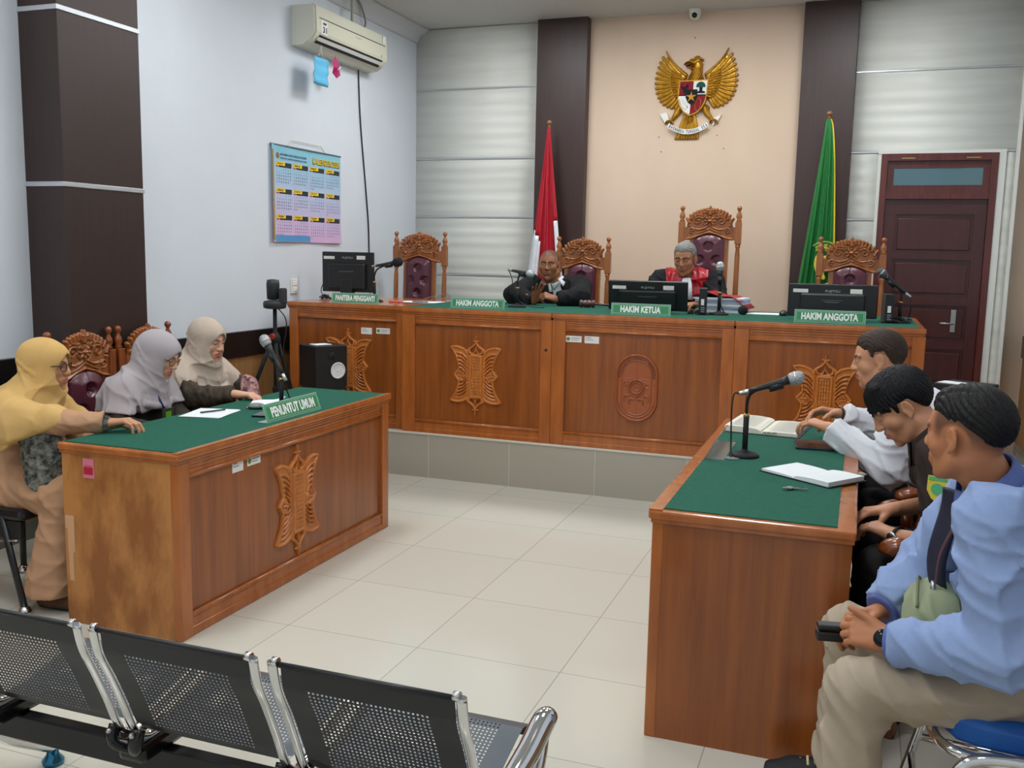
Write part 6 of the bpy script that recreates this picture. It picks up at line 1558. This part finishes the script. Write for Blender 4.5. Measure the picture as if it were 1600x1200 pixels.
v = Vol(vv(-3.36, 2.86, .40), vv(-2.98, 3.20, .86), .006); v.cone(vv(-3.21, 3.03, .77), vv(-3.17, 3.04, .56), .085, .090, .03); v.D = v.D-folds(v.grid(), 1.2, 3., .006); g_ = v.grid(); put('batik_panel', v, bat, par, O)
v = Vol(vv(-3.10, 2.98, .72), vv(-2.90, 3.24, .88), .0045); a, b = vv(-3.235, 2.965, .815), vv(-2.955, 3.145, .80); u = nrm(b-a); v.cone(b-u*.070, b-u*.012, .0385, .036, .004); v.D = v.D-folds(v.grid(), 2., 3., .003); put('batik_cuff', v, bat, par, O)
strip(par, 'lanyard', [h.p(-.06, -.085, -.10), B['neck']+B['fwd']*.02-B['lat']*.10+vv(0, 0, .01), B['chest']+B['fwd']*.10-B['lat']*.10+vv(0, 0, .06), B['chest']+B['fwd']*.165-B['lat']*.03-vv(0, 0, .03)], .012, mat('lanyard_green', (44, 110, 58), .6), O)

# ---------------------------------------------------------------- woman in grey
W2 = woman('woman in a grey headscarf and round glasses looking down at the left desk', (-3.45, 3.82, .50), (-3.355, 3.82, .872), 5*DEG, vv(-3.265, 3.845, 1.000), (math.cos(12*DEG)*.93, math.sin(12*DEG)*.93, -.38),
    [vv(-3.06, 3.90, .50), vv(-3.06, 3.70, .50)], [vv(-3.04, 3.9, .10), vv(-3.04, 3.70, .10)], [vv(-3.30, 4.0, .68), vv(-3.31, 3.60, .68)], [vv(-3.08, 3.90, .64), vv(-3.09, 3.72, .64)],
    [None, None], (224, 174, 144), cloth('grey_scarf', (176, 168, 170), var=1, rgb2=(168, 160, 162), vscale=(3, 3, 3), bump=.06, bscale=(300, 300, 300)),
    cloth('dark_blouse', (58, 52, 46)), .74, 2.7, .45, .6, glass=mat('glasses_gold', (150, 116, 84), .25, metal=.6), lip=(192, 104, 96), hj=dict(arms=(.92, .92), puff=1.06, bun=1, hemw=.01, amp=.0055), roll=.05)
par, O, B, h = W2
strip(par, 'lanyard', [B['neck']+B['fwd']*.075-B['lat']*.05+vv(0, 0, .0), B['chest']+B['fwd']*.155-B['lat']*.045+vv(0, 0, .06), B['chest']+B['fwd']*.19-B['lat']*.02-vv(0, 0, .03)], .014, mat('lanyard_blue', (38, 50, 112), .6), O)
bd = obj('badge', MB().box(-.003, .003, -.04, .04, -.045, .045, .001), mat('badge_dark', (60, 60, 52), .4), par, loc=tuple(B['chest']+B['fwd']*.205-B['lat']*.01-vv(0, 0, .075)-O))
obj('badge_print', MB().box(.0032, .0042, -.02, .02, -.03, .03), mat('badge_green', (96, 168, 30), .4), bd)

# ---------------------------------------------------------------- woman in beige
W3 = woman('woman in a beige headscarf seated farthest along the left desk', (-3.46, 4.33, .50), (-3.385, 4.30, .895), -5*DEG, vv(-3.310, 4.285, 1.035), (math.cos(-4*DEG)*.97, math.sin(-4*DEG)*.97, -.18),
    [vv(-3.06, 4.42, .50), vv(-3.06, 4.22, .50)], [vv(-3.04, 4.4, .10), vv(-3.04, 4.2, .10)], [vv(-3.22, 4.50, .74), vv(-3.27, 4.08, .76)], [vv(-3.12, 4.44, .66), vv(-3.02, 4.12, .79)],
    [None, dict(d=(.9, .35, -.05), n=(0, 0, -1), side=1, curl=(.5, .5, .5, .5), sc=.95)], (218, 166, 138), cloth('beige_scarf', (194, 178, 162), var=1, rgb2=(186, 168, 152), vscale=(3, 3, 3), bump=.10, bscale=(160, 160, 160)),
    mat('plaid_brown', (74, 62, 46), .85, var=1, rgb2=(50, 42, 34), vscale=(50, 50, 12), contrast=.3), .72, 4.1, .5, .5, lip=(176, 92, 88), hj=dict(arms=(.42, .42), puff=1.02, hemw=.012, amp=.0055, hem_tilt=(.0, .0)))
par, O, B, h = W3
strip(par, 'lanyard', [B['neck']+B['fwd']*.10-B['lat']*.02-vv(0, 0, .02), B['chest']+B['fwd']*.165-B['lat']*.03+vv(0, 0, .05), B['chest']+B['fwd']*.185-B['lat']*.0-vv(0, 0, .06)], .010, mat('lanyard_green', (44, 110, 58), .6), O)
v = Vol(vv(-3.32, 4.36, .60), vv(-2.98, 4.62, .90), .006); v.cone(vv(-3.215, 4.50, .775), vv(-3.17, 4.47, .70), .058, .052, .01); v.D = v.D-folds(v.grid(), 1.6, 5., .005); put('patterned_cuff', v, cloth('floral_pink', (186, 140, 138), var=1, rgb2=(92, 60, 60), vscale=(45, 45, 45), contrast=.25), par, O)

# ---------------------------------------------------------------- man in the black jacket
def short_scalp(a, top=.9):
    """close-cropped hair as colour on the scalp"""
    def f(L):
        x, y, z = L[:, 0], L[:, 1], L[:, 2]; lim = np.where(x > .02, .068+.0*(x), .068-(.02-x)*1.3); lim = np.maximum(lim, -.05)
        d = (z-lim)/.018; ear = np.hypot(x+.008, z)/.04; return np.clip(d, 0, 1)*a*np.clip((ear-1)/.3, 0, 1)
    return f
blk_cloth = lambda: cloth('black_suit', (24, 24, 27), .8, bump=.08, bscale=(400, 400, 400))
def judge1():
    pel = (-2.13, 7.16, PZ+.53); par, O = person('man in a black jacket and white shirt gesturing with clasped hands at the podium bench', pel)
    fw = -78*DEG
    B, hips = seated(pel, (-2.195, 6.99, 1.325), fw, .185, None, None, PZ, bow=.03); B['w'] = 1.05
    h = Head((-2.235, 6.945, 1.452), (-.12+.26, -1, -.02), sc=.92)
    kn = [hips[0]+B['fwd']*.40, hips[1]+B['fwd']*.40]; an = [k+vv(0, 0, -.40) for k in kn]
    el = [vv(-1.93, 6.76, 1.232), vv(-2.44, 6.76, 1.232)]; wr = [vv(-2.085, 6.66, 1.215), vv(-2.265, 6.70, 1.190)]
    tone = (150, 98, 68)
    hd = [dict(d=(-.75, -.30, .25), n=(-.5, .4, -.6), side=-1, curl=(.95, 1.0, 1.0, 1.0), thumb=(.5, .5), sc=.95), dict(d=(.34, -.45, .80), n=(.45, -.8, -.5), side=1, curl=(.06, .04, .08, .12), thumb=(.1, .1), sc=.95, spread=.16, td=(-.8, -.2, .45))]
    build_body(par, O, B, h, tone, el, wr, hips, kn, an, hd, fat=.010, eye=.85, colour=skin_colour(h, tone, lip=(120, 66, 56), brow=(34, 24, 20), beard=.15, scalp=short_scalp(.62), hair=(38, 32, 30)), neck_r=.060)
    eyes(par, h, O, (1, -.05, .02))
    def open_front(v):     # open lapels
        c = B['neck']+B['fwd']*.13-vv(0, 0, .06)
        v.cone(B['neck']+B['fwd']*.09+vv(0, 0, .0), B['waist']+B['fwd']*.19+vv(0, 0, .10), .062, .045, .01, sub=True)
    top_garment(par, O, B, el, wr, cloth('white_shirt', (214, 216, 222), .7), 'shirt', grow=.006, fold=.003, sleeve=.3)
    top_garment(par, O, B, el, wr, blk_cloth(), 'jacket', grow=.026, fold=.007, seed=3, belly=.01, extra=open_front, arm_w=1.08)
    collar(par, O, B, h, cloth('white_shirt', (214, 216, 222), .7), r=.058, open_=.55, hgt=.018)
    strip(par, 'lanyard', [B['neck']+B['fwd']*.075-B['lat']*.03, B['neck']+B['fwd']*.10-vv(0, 0, .05), B['neck']+B['fwd']*.075+B['lat']*.03], .010, mat('lanyard_green', (44, 110, 58), .6), O)
    trousers(par, O, B, hips, kn, an, blk_cloth())
    for i in (0, 1): shoe(par, an[i], an[i]+B['fwd']*.1, black_matte(), black_matte(), np.array(O)-vv(0, 0, PZ))
    hair_vol(h, lambda v: v.ell(h.p(-.018, 0, .040), [.1005*h.s, .0795*h.s, .0905*h.s], h.R, .01), lambda x, y, z: np.maximum(-(z-np.maximum(.068-np.maximum(0, .02-x)*1.3, -.03)), x-.02+(z-.07)*.9), HM('hair_cropped', (44, 38, 36), (64, 54, 48)), par, O, strand=.0006)
judge1()
# ---------------------------------------------------------------- grey-haired judge
def judge2():
    pel = (-1.16, 7.18, PZ+.56); par, O = person('grey-haired man in a black robe with red front panels looking down behind the middle monitor', pel)
    B, hips = seated(pel, (-1.205, 7.04, 1.385), -80*DEG, .18, None, None, PZ)
    h = Head((-1.215, 6.985, 1.518), (-.10, -1, -.22), sc=.93)
    kn = [hips[0]+B['fwd']*.42, hips[1]+B['fwd']*.42]; an = [k+vv(0, 0, -.42) for k in kn]
    el = [vv(-.95, 6.90, 1.20), vv(-1.46, 6.88, 1.20)]; wr = [vv(-1.06, 6.68, 1.215), vv(-1.30, 6.68, 1.215)]; tone = (170, 118, 86)
    hd = [dict(d=(-.5, -.8, 0), n=(0, 0, -1), side=-1, curl=(.5, .5, .5, .5)), dict(d=(.5, -.8, 0), n=(0, 0, -1), side=1, curl=(.5, .5, .5, .5))]
    build_body(par, O, B, h, tone, el, wr, hips, kn, an, hd, eye=.35, look=.9, colour=skin_colour(h, tone, lip=(132, 80, 70), brow=(60, 52, 48), hair=(120, 118, 114), scalp=short_scalp(.7)))
    eyes(par, h, O, (1, 0, -.5))
    rob = top_garment(par, O, B, el, wr, blk_cloth(), 'robe', grow=.030, fold=.008, seed=5, arm_w=1.15, cuff=.02)
    rm = mat('red_satin', (176, 14, 34), .35, var=1, rgb2=(150, 8, 26), vscale=(20, 20, 6), spec=.5)
    for s, nm in ((1, 0), (-1, 1)):
        v = Vol(B['waist']-.30, B['neck']+.24, .006); torso(v, B, .038, .05); v.D = v.D-folds(v.grid(), 1., 5, .008)
        g = v.grid(); dd = [g[q]-F32(B['neck'][q]) for q in range(3)]; la = (dd[0]*F32(B['lat'][0]*s)+dd[1]*F32(B['lat'][1]*s)); fo = dd[0]*F32(B['fwd'][0])+dd[1]*F32(B['fwd'][1])
        v.D = (v.D-.004*(1-np.abs(np.sin(la*90+2*np.sin(g[2]*14))))).astype(F32)
        rn = np.sqrt(la**2+fo**2+dd[2]**2); v.cut(np.maximum(np.maximum(.030+.10*dd[2]*0-la, la-.150-.10*dd[2]), np.maximum(-.05-fo, .078-rn)), .006); put('red_panel', v, rm, par, O)
    jb = MB(); p0 = B['neck']+B['fwd']*.085-vv(0, 0, .0)
    for s in (-1, 1): jb.tube([tuple(p0+B['lat']*s*.012-O), tuple(p0+B['lat']*s*.018+B['fwd']*.05-vv(0, 0, .05)-O), tuple(p0+B['lat']*s*.024+B['fwd']*.065-vv(0, 0, .15)-O)], [.018, .020, .024], 10, flat=.25, up=tuple(B['lat']))
    obj('white_jabot', jb, cloth('white_shirt', (214, 216, 222), .7), par)
    trousers(par, O, B, hips, kn, an, blk_cloth())
    for i in (0, 1): shoe(par, an[i], an[i]+B['fwd']*.1, black_matte(), black_matte(), np.array(O)-vv(0, 0, PZ))
    def bh(v):
        v.ell(h.p(-.018, 0, .044), [.108*h.s, .086*h.s, .098*h.s], h.R, .01); v.ell(h.p(.02, 0, .075), [.068*h.s, .066*h.s, .058*h.s], h.R, .02)
    def kp(x, y, z):
        side = np.maximum(.030-z, 0)*0
        lim = np.where(x > .045, .075, np.where(x > -.005, .020, .020+(x+.005)*1.1)); lim = np.maximum(lim, -.065)
        return np.maximum(lim-z, np.minimum(x-.088+np.abs(y)*.55, .05))
    hair_vol(h, bh, kp, HM('hair_grey', (150, 148, 142), (104, 102, 98)), par, O)
judge2()

# ---------------------------------------------------------------- man in the white shirt
def male_hair(h, par, O, m, vol=1., fringe=0., side=.02, nape=-.06, part=False, step=.0032, back=0., name='hair', strand=.0012, front=.080):
    def bh(v):
        v.ell(h.p(-.018, 0, .044), [(.106+.006*vol)*h.s, (.081+.006*vol)*h.s, (.094+.008*vol)*h.s], h.R, .01); v.ell(h.p(.022, 0, .072+.006*vol), [.066*h.s, .064*h.s, .052*h.s], h.R, .02)
        if fringe:
            for i in range(9):
                y = -.060+.015*i; v.cone(h.p(.040, y*.8, .112), h.p(.100-9*y*y, y*1.0, .062-.010*((i*7) % 3)-.012*fringe), .020*h.s, .0045*h.s, .006)
    def kp(x, y, z):
        a = np.interp(x, [-.12, -.075, -.048, -.030, .010, .016, .027, .034, .052, .075], [nape, nape, nape+.055, side+.012, side+.012, side-.022, side-.018, side+.022, .056, .078]).astype(F32)
        wv = .0015*np.sin(x*900)+.001*np.sin(x*1700+z*300)
        if fringe: return np.where(x > .036, (.034-.02*fringe)-z, a-z)+wv
        return np.maximum(a-z, x-(front-.50*np.abs(y)+.02*(z-.07)))+wv
    return hair_vol(h, bh, kp, m, par, O, step, strand, name, flow='crown' if fringe else 'back')
def man1():
    pel = (.42, 4.22, .555); par, O = person('man in a white shirt and dark red tie leafing through an open book', pel)
    B, hips = seated(pel, (.170, 4.26, .995), 178*DEG, .185, None, None, 0.)
    h = Head((.085, 4.26, 1.128), (-1, .03, -.16), sc=.93)
    kn = [vv(.10, 4.12, .53), vv(.10, 4.38, .53)]; an = [vv(.12, 4.12, .09), vv(.12, 4.38, .09)]
    el = [vv(.150, 4.00, .720), vv(.10, 4.46, .80)]; wr = [vv(-.085, 4.12, .852), vv(-.05, 4.40, .870)]; tone = (200, 144, 110)
    hd = [dict(d=(-.80, .42, .12), n=(-.30, .25, -.9), side=-1, curl=(.42, .5, .55, .6), thumb=(.4, .3)), dict(d=(-.85, -.20, .10), n=(-.2, -.5, -.8), side=1, curl=(.55, .6, .65, .65), thumb=(.6, .4))]
    build_body(par, O, B, h, tone, el, wr, hips, kn, an, hd, eye=.4, look=.8, colour=skin_colour(h, tone, lip=(150, 88, 78), brow=(30, 24, 22), hair=(36, 30, 28), scalp=lambda L: np.clip((L[:, 2]-(-.02+np.clip(L[:, 0]+.02, 0, 1)*.9+np.where(L[:, 0] > .04, .03, 0)))/.03, 0, 1)*.55*(np.hypot(L[:, 0]+.01, L[:, 2]) > .038)))
    eyes(par, h, O, (1, 0, -.5))
    ws = cloth('white_shirt', (214, 216, 222), .7)
    top_garment(par, O, B, el, wr, ws, 'shirt', grow=.020, fold=.009, seed=7, arm_w=1.12, cuff=.010)
    collar(par, O, B, h, ws, r=.064, open_=.4)
    tb_ = [B['neck']+B['fwd']*.070+vv(0, 0, .01), B['chest']+B['fwd']*.14+vv(0, 0, .05), B['chest']+B['fwd']*.155-vv(0, 0, .10), B['waist']+B['fwd']*.15-vv(0, 0, .03)]
    strip(par, 'tie', tb_, .065, mat('tie_red', (120, 20, 48), .4), O, up=tuple(B['lat']), th=.006)
    trousers(par, O, B, hips, kn, an, blk_cloth())
    for i in (0, 1): shoe(par, an[i], an[i]+B['fwd']*.1, black_matte(), black_matte(), O)
    male_hair(h, par, O, HM('hair_black_short', (34, 28, 26), (70, 54, 42)), vol=.8, side=.035, nape=-.045, front=.086)
    u = nrm(wr[1]-el[1]); c = wr[1]-u*.004
    obj('watch_strap', MB().tube([tuple(c+ (np.cross(u, vv(0, 0, 1))*math.cos(a)+vv(0, 0, 1)*math.sin(a))*.030-O) for a in np.linspace(0, 2*PI, 20)[:-1]], .008, 8, close=True, flat=.4), mat('strap_brown', (54, 30, 22), .4), par)
    c = wr[0]+nrm(hd[0]['d'])*.108+vv(0, 0, -.002)
    obj('ring', MB().tube([(c[0]-O[0]+.0*math.cos(a), c[1]-O[1]+.0115*math.cos(a), c[2]-O[2]+.0115*math.sin(a)) for a in np.linspace(0, 2*PI, 16)[:-1]], .002, 6, close=True), mat('ring_gold', (200, 170, 90), .2, metal=1), par)
man1()
# ---------------------------------------------------------------- young man in brown uniform
def man2():
    pel = (.44, 3.42, .555); par, O = person('young man in a dark brown uniform shirt with bowed head and hands in his lap', pel)
    B, hips = seated(pel, (.258, 3.43, .962), 182*DEG, .185, None, None, 0.)
    h = Head((.155, 3.44, 1.055), (-.80, -.08, -.60), sc=.95)
    kn = [vv(.12, 3.28, .53), vv(.12, 3.56, .53)]; an = [vv(.15, 3.28, .09), vv(.15, 3.56, .09)]
    el = [vv(.305, 3.17, .665), vv(.30, 3.68, .68)]; wr = [vv(.155, 3.28, .655), vv(.145, 3.48, .69)]; tone = (200, 144, 110)
    hd = [dict(d=(-.75, .55, .10), n=(.0, .1, -1), side=-1, curl=(.55, .6, .6, .6)), dict(d=(-.8, -.30, -.1), n=(-.1, -.1, -1), side=1, curl=(.5, .5, .5, .5))]
    build_body(par, O, B, h, tone, el, wr, hips, kn, an, hd, eye=.3, look=1., colour=skin_colour(h, tone, lip=(164, 96, 86), brow=(26, 22, 22)), arm_w=.98)
    eyes(par, h, O, (1, 0, -.5))
    bs_ = cloth('brown_uniform', (52, 42, 38), .8, bump=.06, bscale=(400, 400, 400))
    top_garment(par, O, B, el, wr, bs_, 'shirt', grow=.018, fold=.006, seed=9, sleeve=.62, arm_w=1.15)
    collar(par, O, B, h, bs_, r=.066, open_=.5, hgt=.03)
    tr = cloth('dark_trousers', (34, 30, 30), .8)
    trousers(par, O, B, hips, kn, an, tr)
    for i in (0, 1): shoe(par, an[i], an[i]+B['fwd']*.1, black_matte(), black_matte(), O)
    male_hair(h, par, O, HM('hair_black', (10, 10, 12), (22, 22, 25)), vol=1.35, fringe=1.0, side=.022, nape=-.055, strand=.0018)
    # sleeve badge on the near (left) sleeve
    a = B['sh'][0]+(el[0]-B['sh'][0])*.30; n = nrm(vv(-.35, -1, .1)); R_ = Matrix(((n[1]*-1, n[0], 0), (n[0], n[1], 0), (0, 0, 1)))
    c = a+n*.094
    X = nrm(np.cross(n, vv(0, 0, 1))); Z = np.cross(X, n); sp_ = lambda pts, d: [tuple(c+X*x+Z*z+n*d-O) for x, z in pts]
    def patch(nm, pts, d, m, pp):
        P = sp_(pts, d)+sp_(pts, d-.003); k = len(pts); return obj(nm, MB().add(P, [tuple(range(k)), tuple(range(k, 2*k))[::-1]]+[(i, (i+1) % k, k+(i+1) % k, k+i) for i in range(k)]), m, pp)
    sb = patch('badge', [(-.03, .035), (.03, .035), (.03, -.01), (.015, -.035), (0, -.045), (-.015, -.035), (-.03, -.01)], .003, mat('badge_yellow', (214, 196, 60), .6), par)
    patch('badge_print', [(.018*math.cos(a_), .018*math.sin(a_)-.004) for a_ in np.linspace(0, 2*PI, 16)[:-1]], .005, mat('badge_mint', (84, 176, 120), .6), sb)
    patch('badge_border', [(-.027, .032), (.027, .032), (.027, .022), (-.027, .022)], .005, mat('badge_mint', (84, 176, 120), .6), sb)
    u = nrm(wr[0]-el[0]); q = np.cross(u, vv(0, 0, 1)); c = wr[0]-u*.012
    st_ = obj('watch_strap', MB().tube([tuple(c+(nrm(q)*math.cos(a)+np.cross(nrm(q), u)*math.sin(a))*.0285-O) for a in np.linspace(0, 2*PI, 20)[:-1]], .009, 8, close=True, flat=.35), black_matte(), par)
    cc = c-nrm(q)*-.0285*1; nn = nrm(q) if nrm(q)[1] < 0 else -nrm(q)
    q_ = Vector(nn).to_track_quat('Z', 'Y').to_matrix().to_4x4()
    obj('watch_face', MB().lathe([(.018, 0), (.019, .004), (.017, .007), (.002, .0072)], 20, M=Matrix.Translation(Vector(c+nn*.030-O)) @ q_), steel(), st_)
man2()
# ---------------------------------------------------------------- man in the blue shirt
def man3():
    pel = (.52, 2.56, .560); par, O = person('man in a blue shirt and khaki trousers seated on the blue chair with clasped hands', pel)
    B, hips = seated(pel, (.332, 2.512, 1.002), 172*DEG, .195, None, None, 0., sh_off=(.01, .03), hipw=.10)
    h = Head((.262, 2.50, 1.128), (-.80, .60, -.04), sc=.93)
    kn = [vv(.055, 2.36, .515), vv(.035, 2.76, .505)]; an = [vv(.045, 2.33, .085), vv(.035, 2.78, .10)]
    el = [vv(.345, 2.265, .690), vv(.225, 2.77, .725)]; wr = [vv(.120, 2.37, .640), vv(.105, 2.62, .625)]; tone = (176, 116, 80)
    hd = [dict(d=(-.85, .40, .02), n=(.15, .75, -.6), side=-1, curl=(.75, .75, .75, .75), thumb=(.2, .2), sc=1.03, td=(-.75, .25, .45)), dict(d=(-.80, -.42, -.15), n=(.1, -.5, -.8), side=1, curl=(.6, .65, .7, .7), thumb=(.3, .3), sc=1.03)]
    def scalp(L):
        x, y, z = L[:, 0], L[:, 1], L[:, 2]; fade = np.clip((z-(-.015+np.clip(-x-.02, 0, 1)*-.35))/.045, 0, 1)*.75*np.clip((.062-x)/.02, 0, 1); ear = np.clip((np.hypot(x+.008, z)-.036)/.01, 0, 1); return fade*ear
    build_body(par, O, B, h, tone, el, wr, hips, kn, an, hd, eye=.6, colour=skin_colour(h, tone, lip=(124, 70, 60), brow=(26, 20, 20), scalp=scalp, hair=(58, 42, 36)), neck_r=.058)
    eyes(par, h, O, (1, 0, 0))
    bs_ = cloth('blue_shirt', (140, 160, 198), .75, var=1, rgb2=(134, 154, 194), vscale=(30, 30, 30), bump=.04, bscale=(400, 400, 400))
    def loose(v):
        v.cone(B['waist']+B['fwd']*.06, B['pel']+B['fwd']*.06, .12, .12, .06)
    top_garment(par, O, B, el, wr, bs_, 'shirt', grow=.022, fold=.010, seed=11, arm_w=1.2, cuff=.004, fs=.9, extra=loose, h=.0065, hem=.54)
    dk = cloth('blue_cuff', (92, 108, 164), .75)
    for i in (0, 1):
        u = nrm(wr[i]-el[i]); v = Vol(wr[i]-.12, wr[i]+.09, .0045); v.cone(wr[i]-u*.075, wr[i]-u*.004, .0545, .0480, .004); g = v.grid(); d = (g[0]-F32(wr[i][0]))*F32(u[0])+(g[1]-F32(wr[i][1]))*F32(u[1])+(g[2]-F32(wr[i][2]))*F32(u[2]); v.cut(np.maximum(d+.000, -d-.070), .004); put('cuff', v, dk, par, O)
    collar(par, O, B, h, dk, r=.068, open_=.35, hgt=.050)
    kh = cloth('khaki_trousers', (176, 162, 142), .85, var=1, rgb2=(168, 152, 132), vscale=(6, 6, 6))
    trousers(par, O, B, hips, kn, an, kh, grow=.018, fold=.008, hemr=.026, seed=12, h=.0065, w_=.86)
    obj('belt', MB().tube([tuple(B['waist']*.35+B['pel']*.65+B['fwd']*.145*math.cos(a)+B['lat']*.205*math.sin(a)-O) for a in np.linspace(0, 2*PI, 32)[:-1]], .014, 8, close=True, flat=.4), black_matte(), par)
    sm_ = mat('shoe_black', (26, 28, 32), .7); 
    for i in (0, 1):
        s_ = shoe(par, an[i], an[i]+vv(-.1, 0, 0), sm_, mat('sole_white', (206, 206, 200), .6), O)
        if i == 1:
            for k in range(5):
                x_ = an[i][0]-.050-.020*k; z_ = .113-.010*k
                obj('lace', MB().tube([(x_-O[0], an[i][1]-.026-O[1], z_-.010), (x_-.004-O[0], an[i][1]-O[1], z_+.004), (x_-O[0], an[i][1]+.026-O[1], z_-.010)], .0040, 8), mat('lace_cream', (212, 196, 150), .8), s_)
    # tie, bag strap, belt bag
    strip(par, 'tie', [B['neck']+B['fwd']*.090-vv(0, 0, .01), B['chest']+B['fwd']*.168+B['lat']*.02+vv(0, 0, .05), B['chest']+B['fwd']*.190+B['lat']*.02-vv(0, 0, .09), B['waist']+B['fwd']*.205+B['lat']*.02-vv(0, 0, .08)], .075, mat('tie_navy', (22, 28, 52), .5), O, up=tuple(B['lat']*.75-B['fwd']*.65), th=.008)
    strip(par, 'lanyard', [B['neck']-B['fwd']*.055+B['lat']*.03+vv(0, 0, .02), B['neck']+B['lat']*.088+vv(0, 0, .010)+B['fwd']*.01, B['chest']+B['fwd']*.135+B['lat']*.105+vv(0, 0, .07), B['chest']+B['fwd']*.178+B['lat']*.070-vv(0, 0, .04), B['chest']+B['fwd']*.185+B['lat']*.060-vv(0, 0, .12)], .016, mat('lanyard_maroon', (84, 50, 56), .6), O, up=tuple(B['fwd']))
    c = B['chest']+B['fwd']*.190+B['lat']*.060-vv(0, 0, .14)
    obj('lanyard_clip', MB().tube([tuple(c+vv(0, 0, .02)-O), tuple(c-vv(0, 0, .02)-O)], .006, 8).tube([tuple(c+vv(.012*math.cos(a), 0, -.03+.012*math.sin(a))-O) for a in np.linspace(0, 2*PI, 14)[:-1]], .002, 6, close=True), steel(), par)
    def hb(v):
        v.ell(h.p(-.020, 0, .047), [.107*h.s, .082*h.s, .097*h.s], h.R, .01); v.ell(h.p(.030, -.006, .084), [.064*h.s, .062*h.s, .046*h.s], h.R, .02)
    def kp(x, y, z):
        a = np.interp(x, [-.12, -.09, -.060, -.03, .03, .06, .08], [-.025, -.015, .022, .044, .046, .058, .075]).astype(F32); return np.maximum(a-z+.002*np.sin(x*900), x-(.080-.6*np.maximum(0, np.abs(y)-.035)+.3*np.maximum(0, z-.07)))
    hair_vol(h, hb, kp, HM('hair_black_slick', (10, 10, 12), (24, 22, 22)), par, O, strand=.0015, step=.0029, groove=lambda x, y, z: .007*np.exp(-((y-.040-.10*(.06-x)*.3)/.0045)**2)*(z > .05)*np.clip((x+.06)/.03, 0, 1))
    # wrist watch
    u = nrm(wr[0]-el[0]); q = nrm(np.cross(u, vv(0, 0, 1))); q2 = np.cross(q, u); c = wr[0]+u*.004
    st_ = obj('watch_strap', MB().tube([tuple(c+(q*math.cos(a)+q2*math.sin(a))*.0290-O) for a in np.linspace(0, 2*PI, 24)[:-1]], .010, 8, close=True, flat=.35), steel(), par)
    nn = nrm(vv(0, -.8, .5)-u*(vv(0, -.8, .5)@u)); q_ = Vector(nn).to_track_quat('Z', 'Y').to_matrix().to_4x4()
    obj('watch_face', MB().lathe([(.021, 0), (.022, .005), (.019, .009), (.002, .0092)], 22, M=Matrix.Translation(Vector(c+nn*.030-O)) @ q_), mat('watch_dark', (30, 32, 36), .15, metal=.5), st_)
    # bag on the lap and the wallet in his hand: things of their own
    t = thing('waist_bag', 'sage green waist bag on the lap of the man in the blue shirt', 'bag', (.235, 2.53, .68))
    v = Vol(vv(-.14, -.17, -.12), vv(.14, .17, .14), .0055); v.ell((0, 0, 0), (.062, .130, .066), None, .02); v.cone((-.02, -.07, -.015), (-.02, .08, .0), .060, .05, .03); v.D = v.D-folds(v.grid(), 1.3, 2., .006)
    put('bag_body', v, cloth('sage_bag', (138, 146, 116), .8), t, (0, 0, 0)); obj('zip', MB().tube(catmull([(-.058, -.10, .035), (-.055, -.03, .062), (-.05, .05, .064), (-.04, .10, .045)], 5), .0035, 8), mat('zip_olive', (104, 110, 84), .6), t)
    t = thing('wallet_phone', 'black phone case held by the man in the blue shirt', 'phone', (.012, 2.475, .615), .2)
    obj('case', MB().box(-.065, .065, -.018, .018, -.030, -.004, .005), mat('case_black', (18, 18, 20), .35), t); obj('flap', MB().box(-.063, .067, -.018, .020, .000, .013, .005), mat('case_black', (18, 18, 20), .35), t)
man3()

# repeats share a group
names = {}
for o in bpy.data.objects:
    if o.parent is None and o.get('category'): names.setdefault(o.name.split('.')[0], []).append(o)
for n, L_ in names.items():
    if len(L_) > 1:
        for o in L_:
            if not o.get('group'): o['group'] = 'people seated in the courtroom' if n == 'person' else n.replace('_', ' ')+('' if n.endswith('s') else 's')+' in the courtroom'
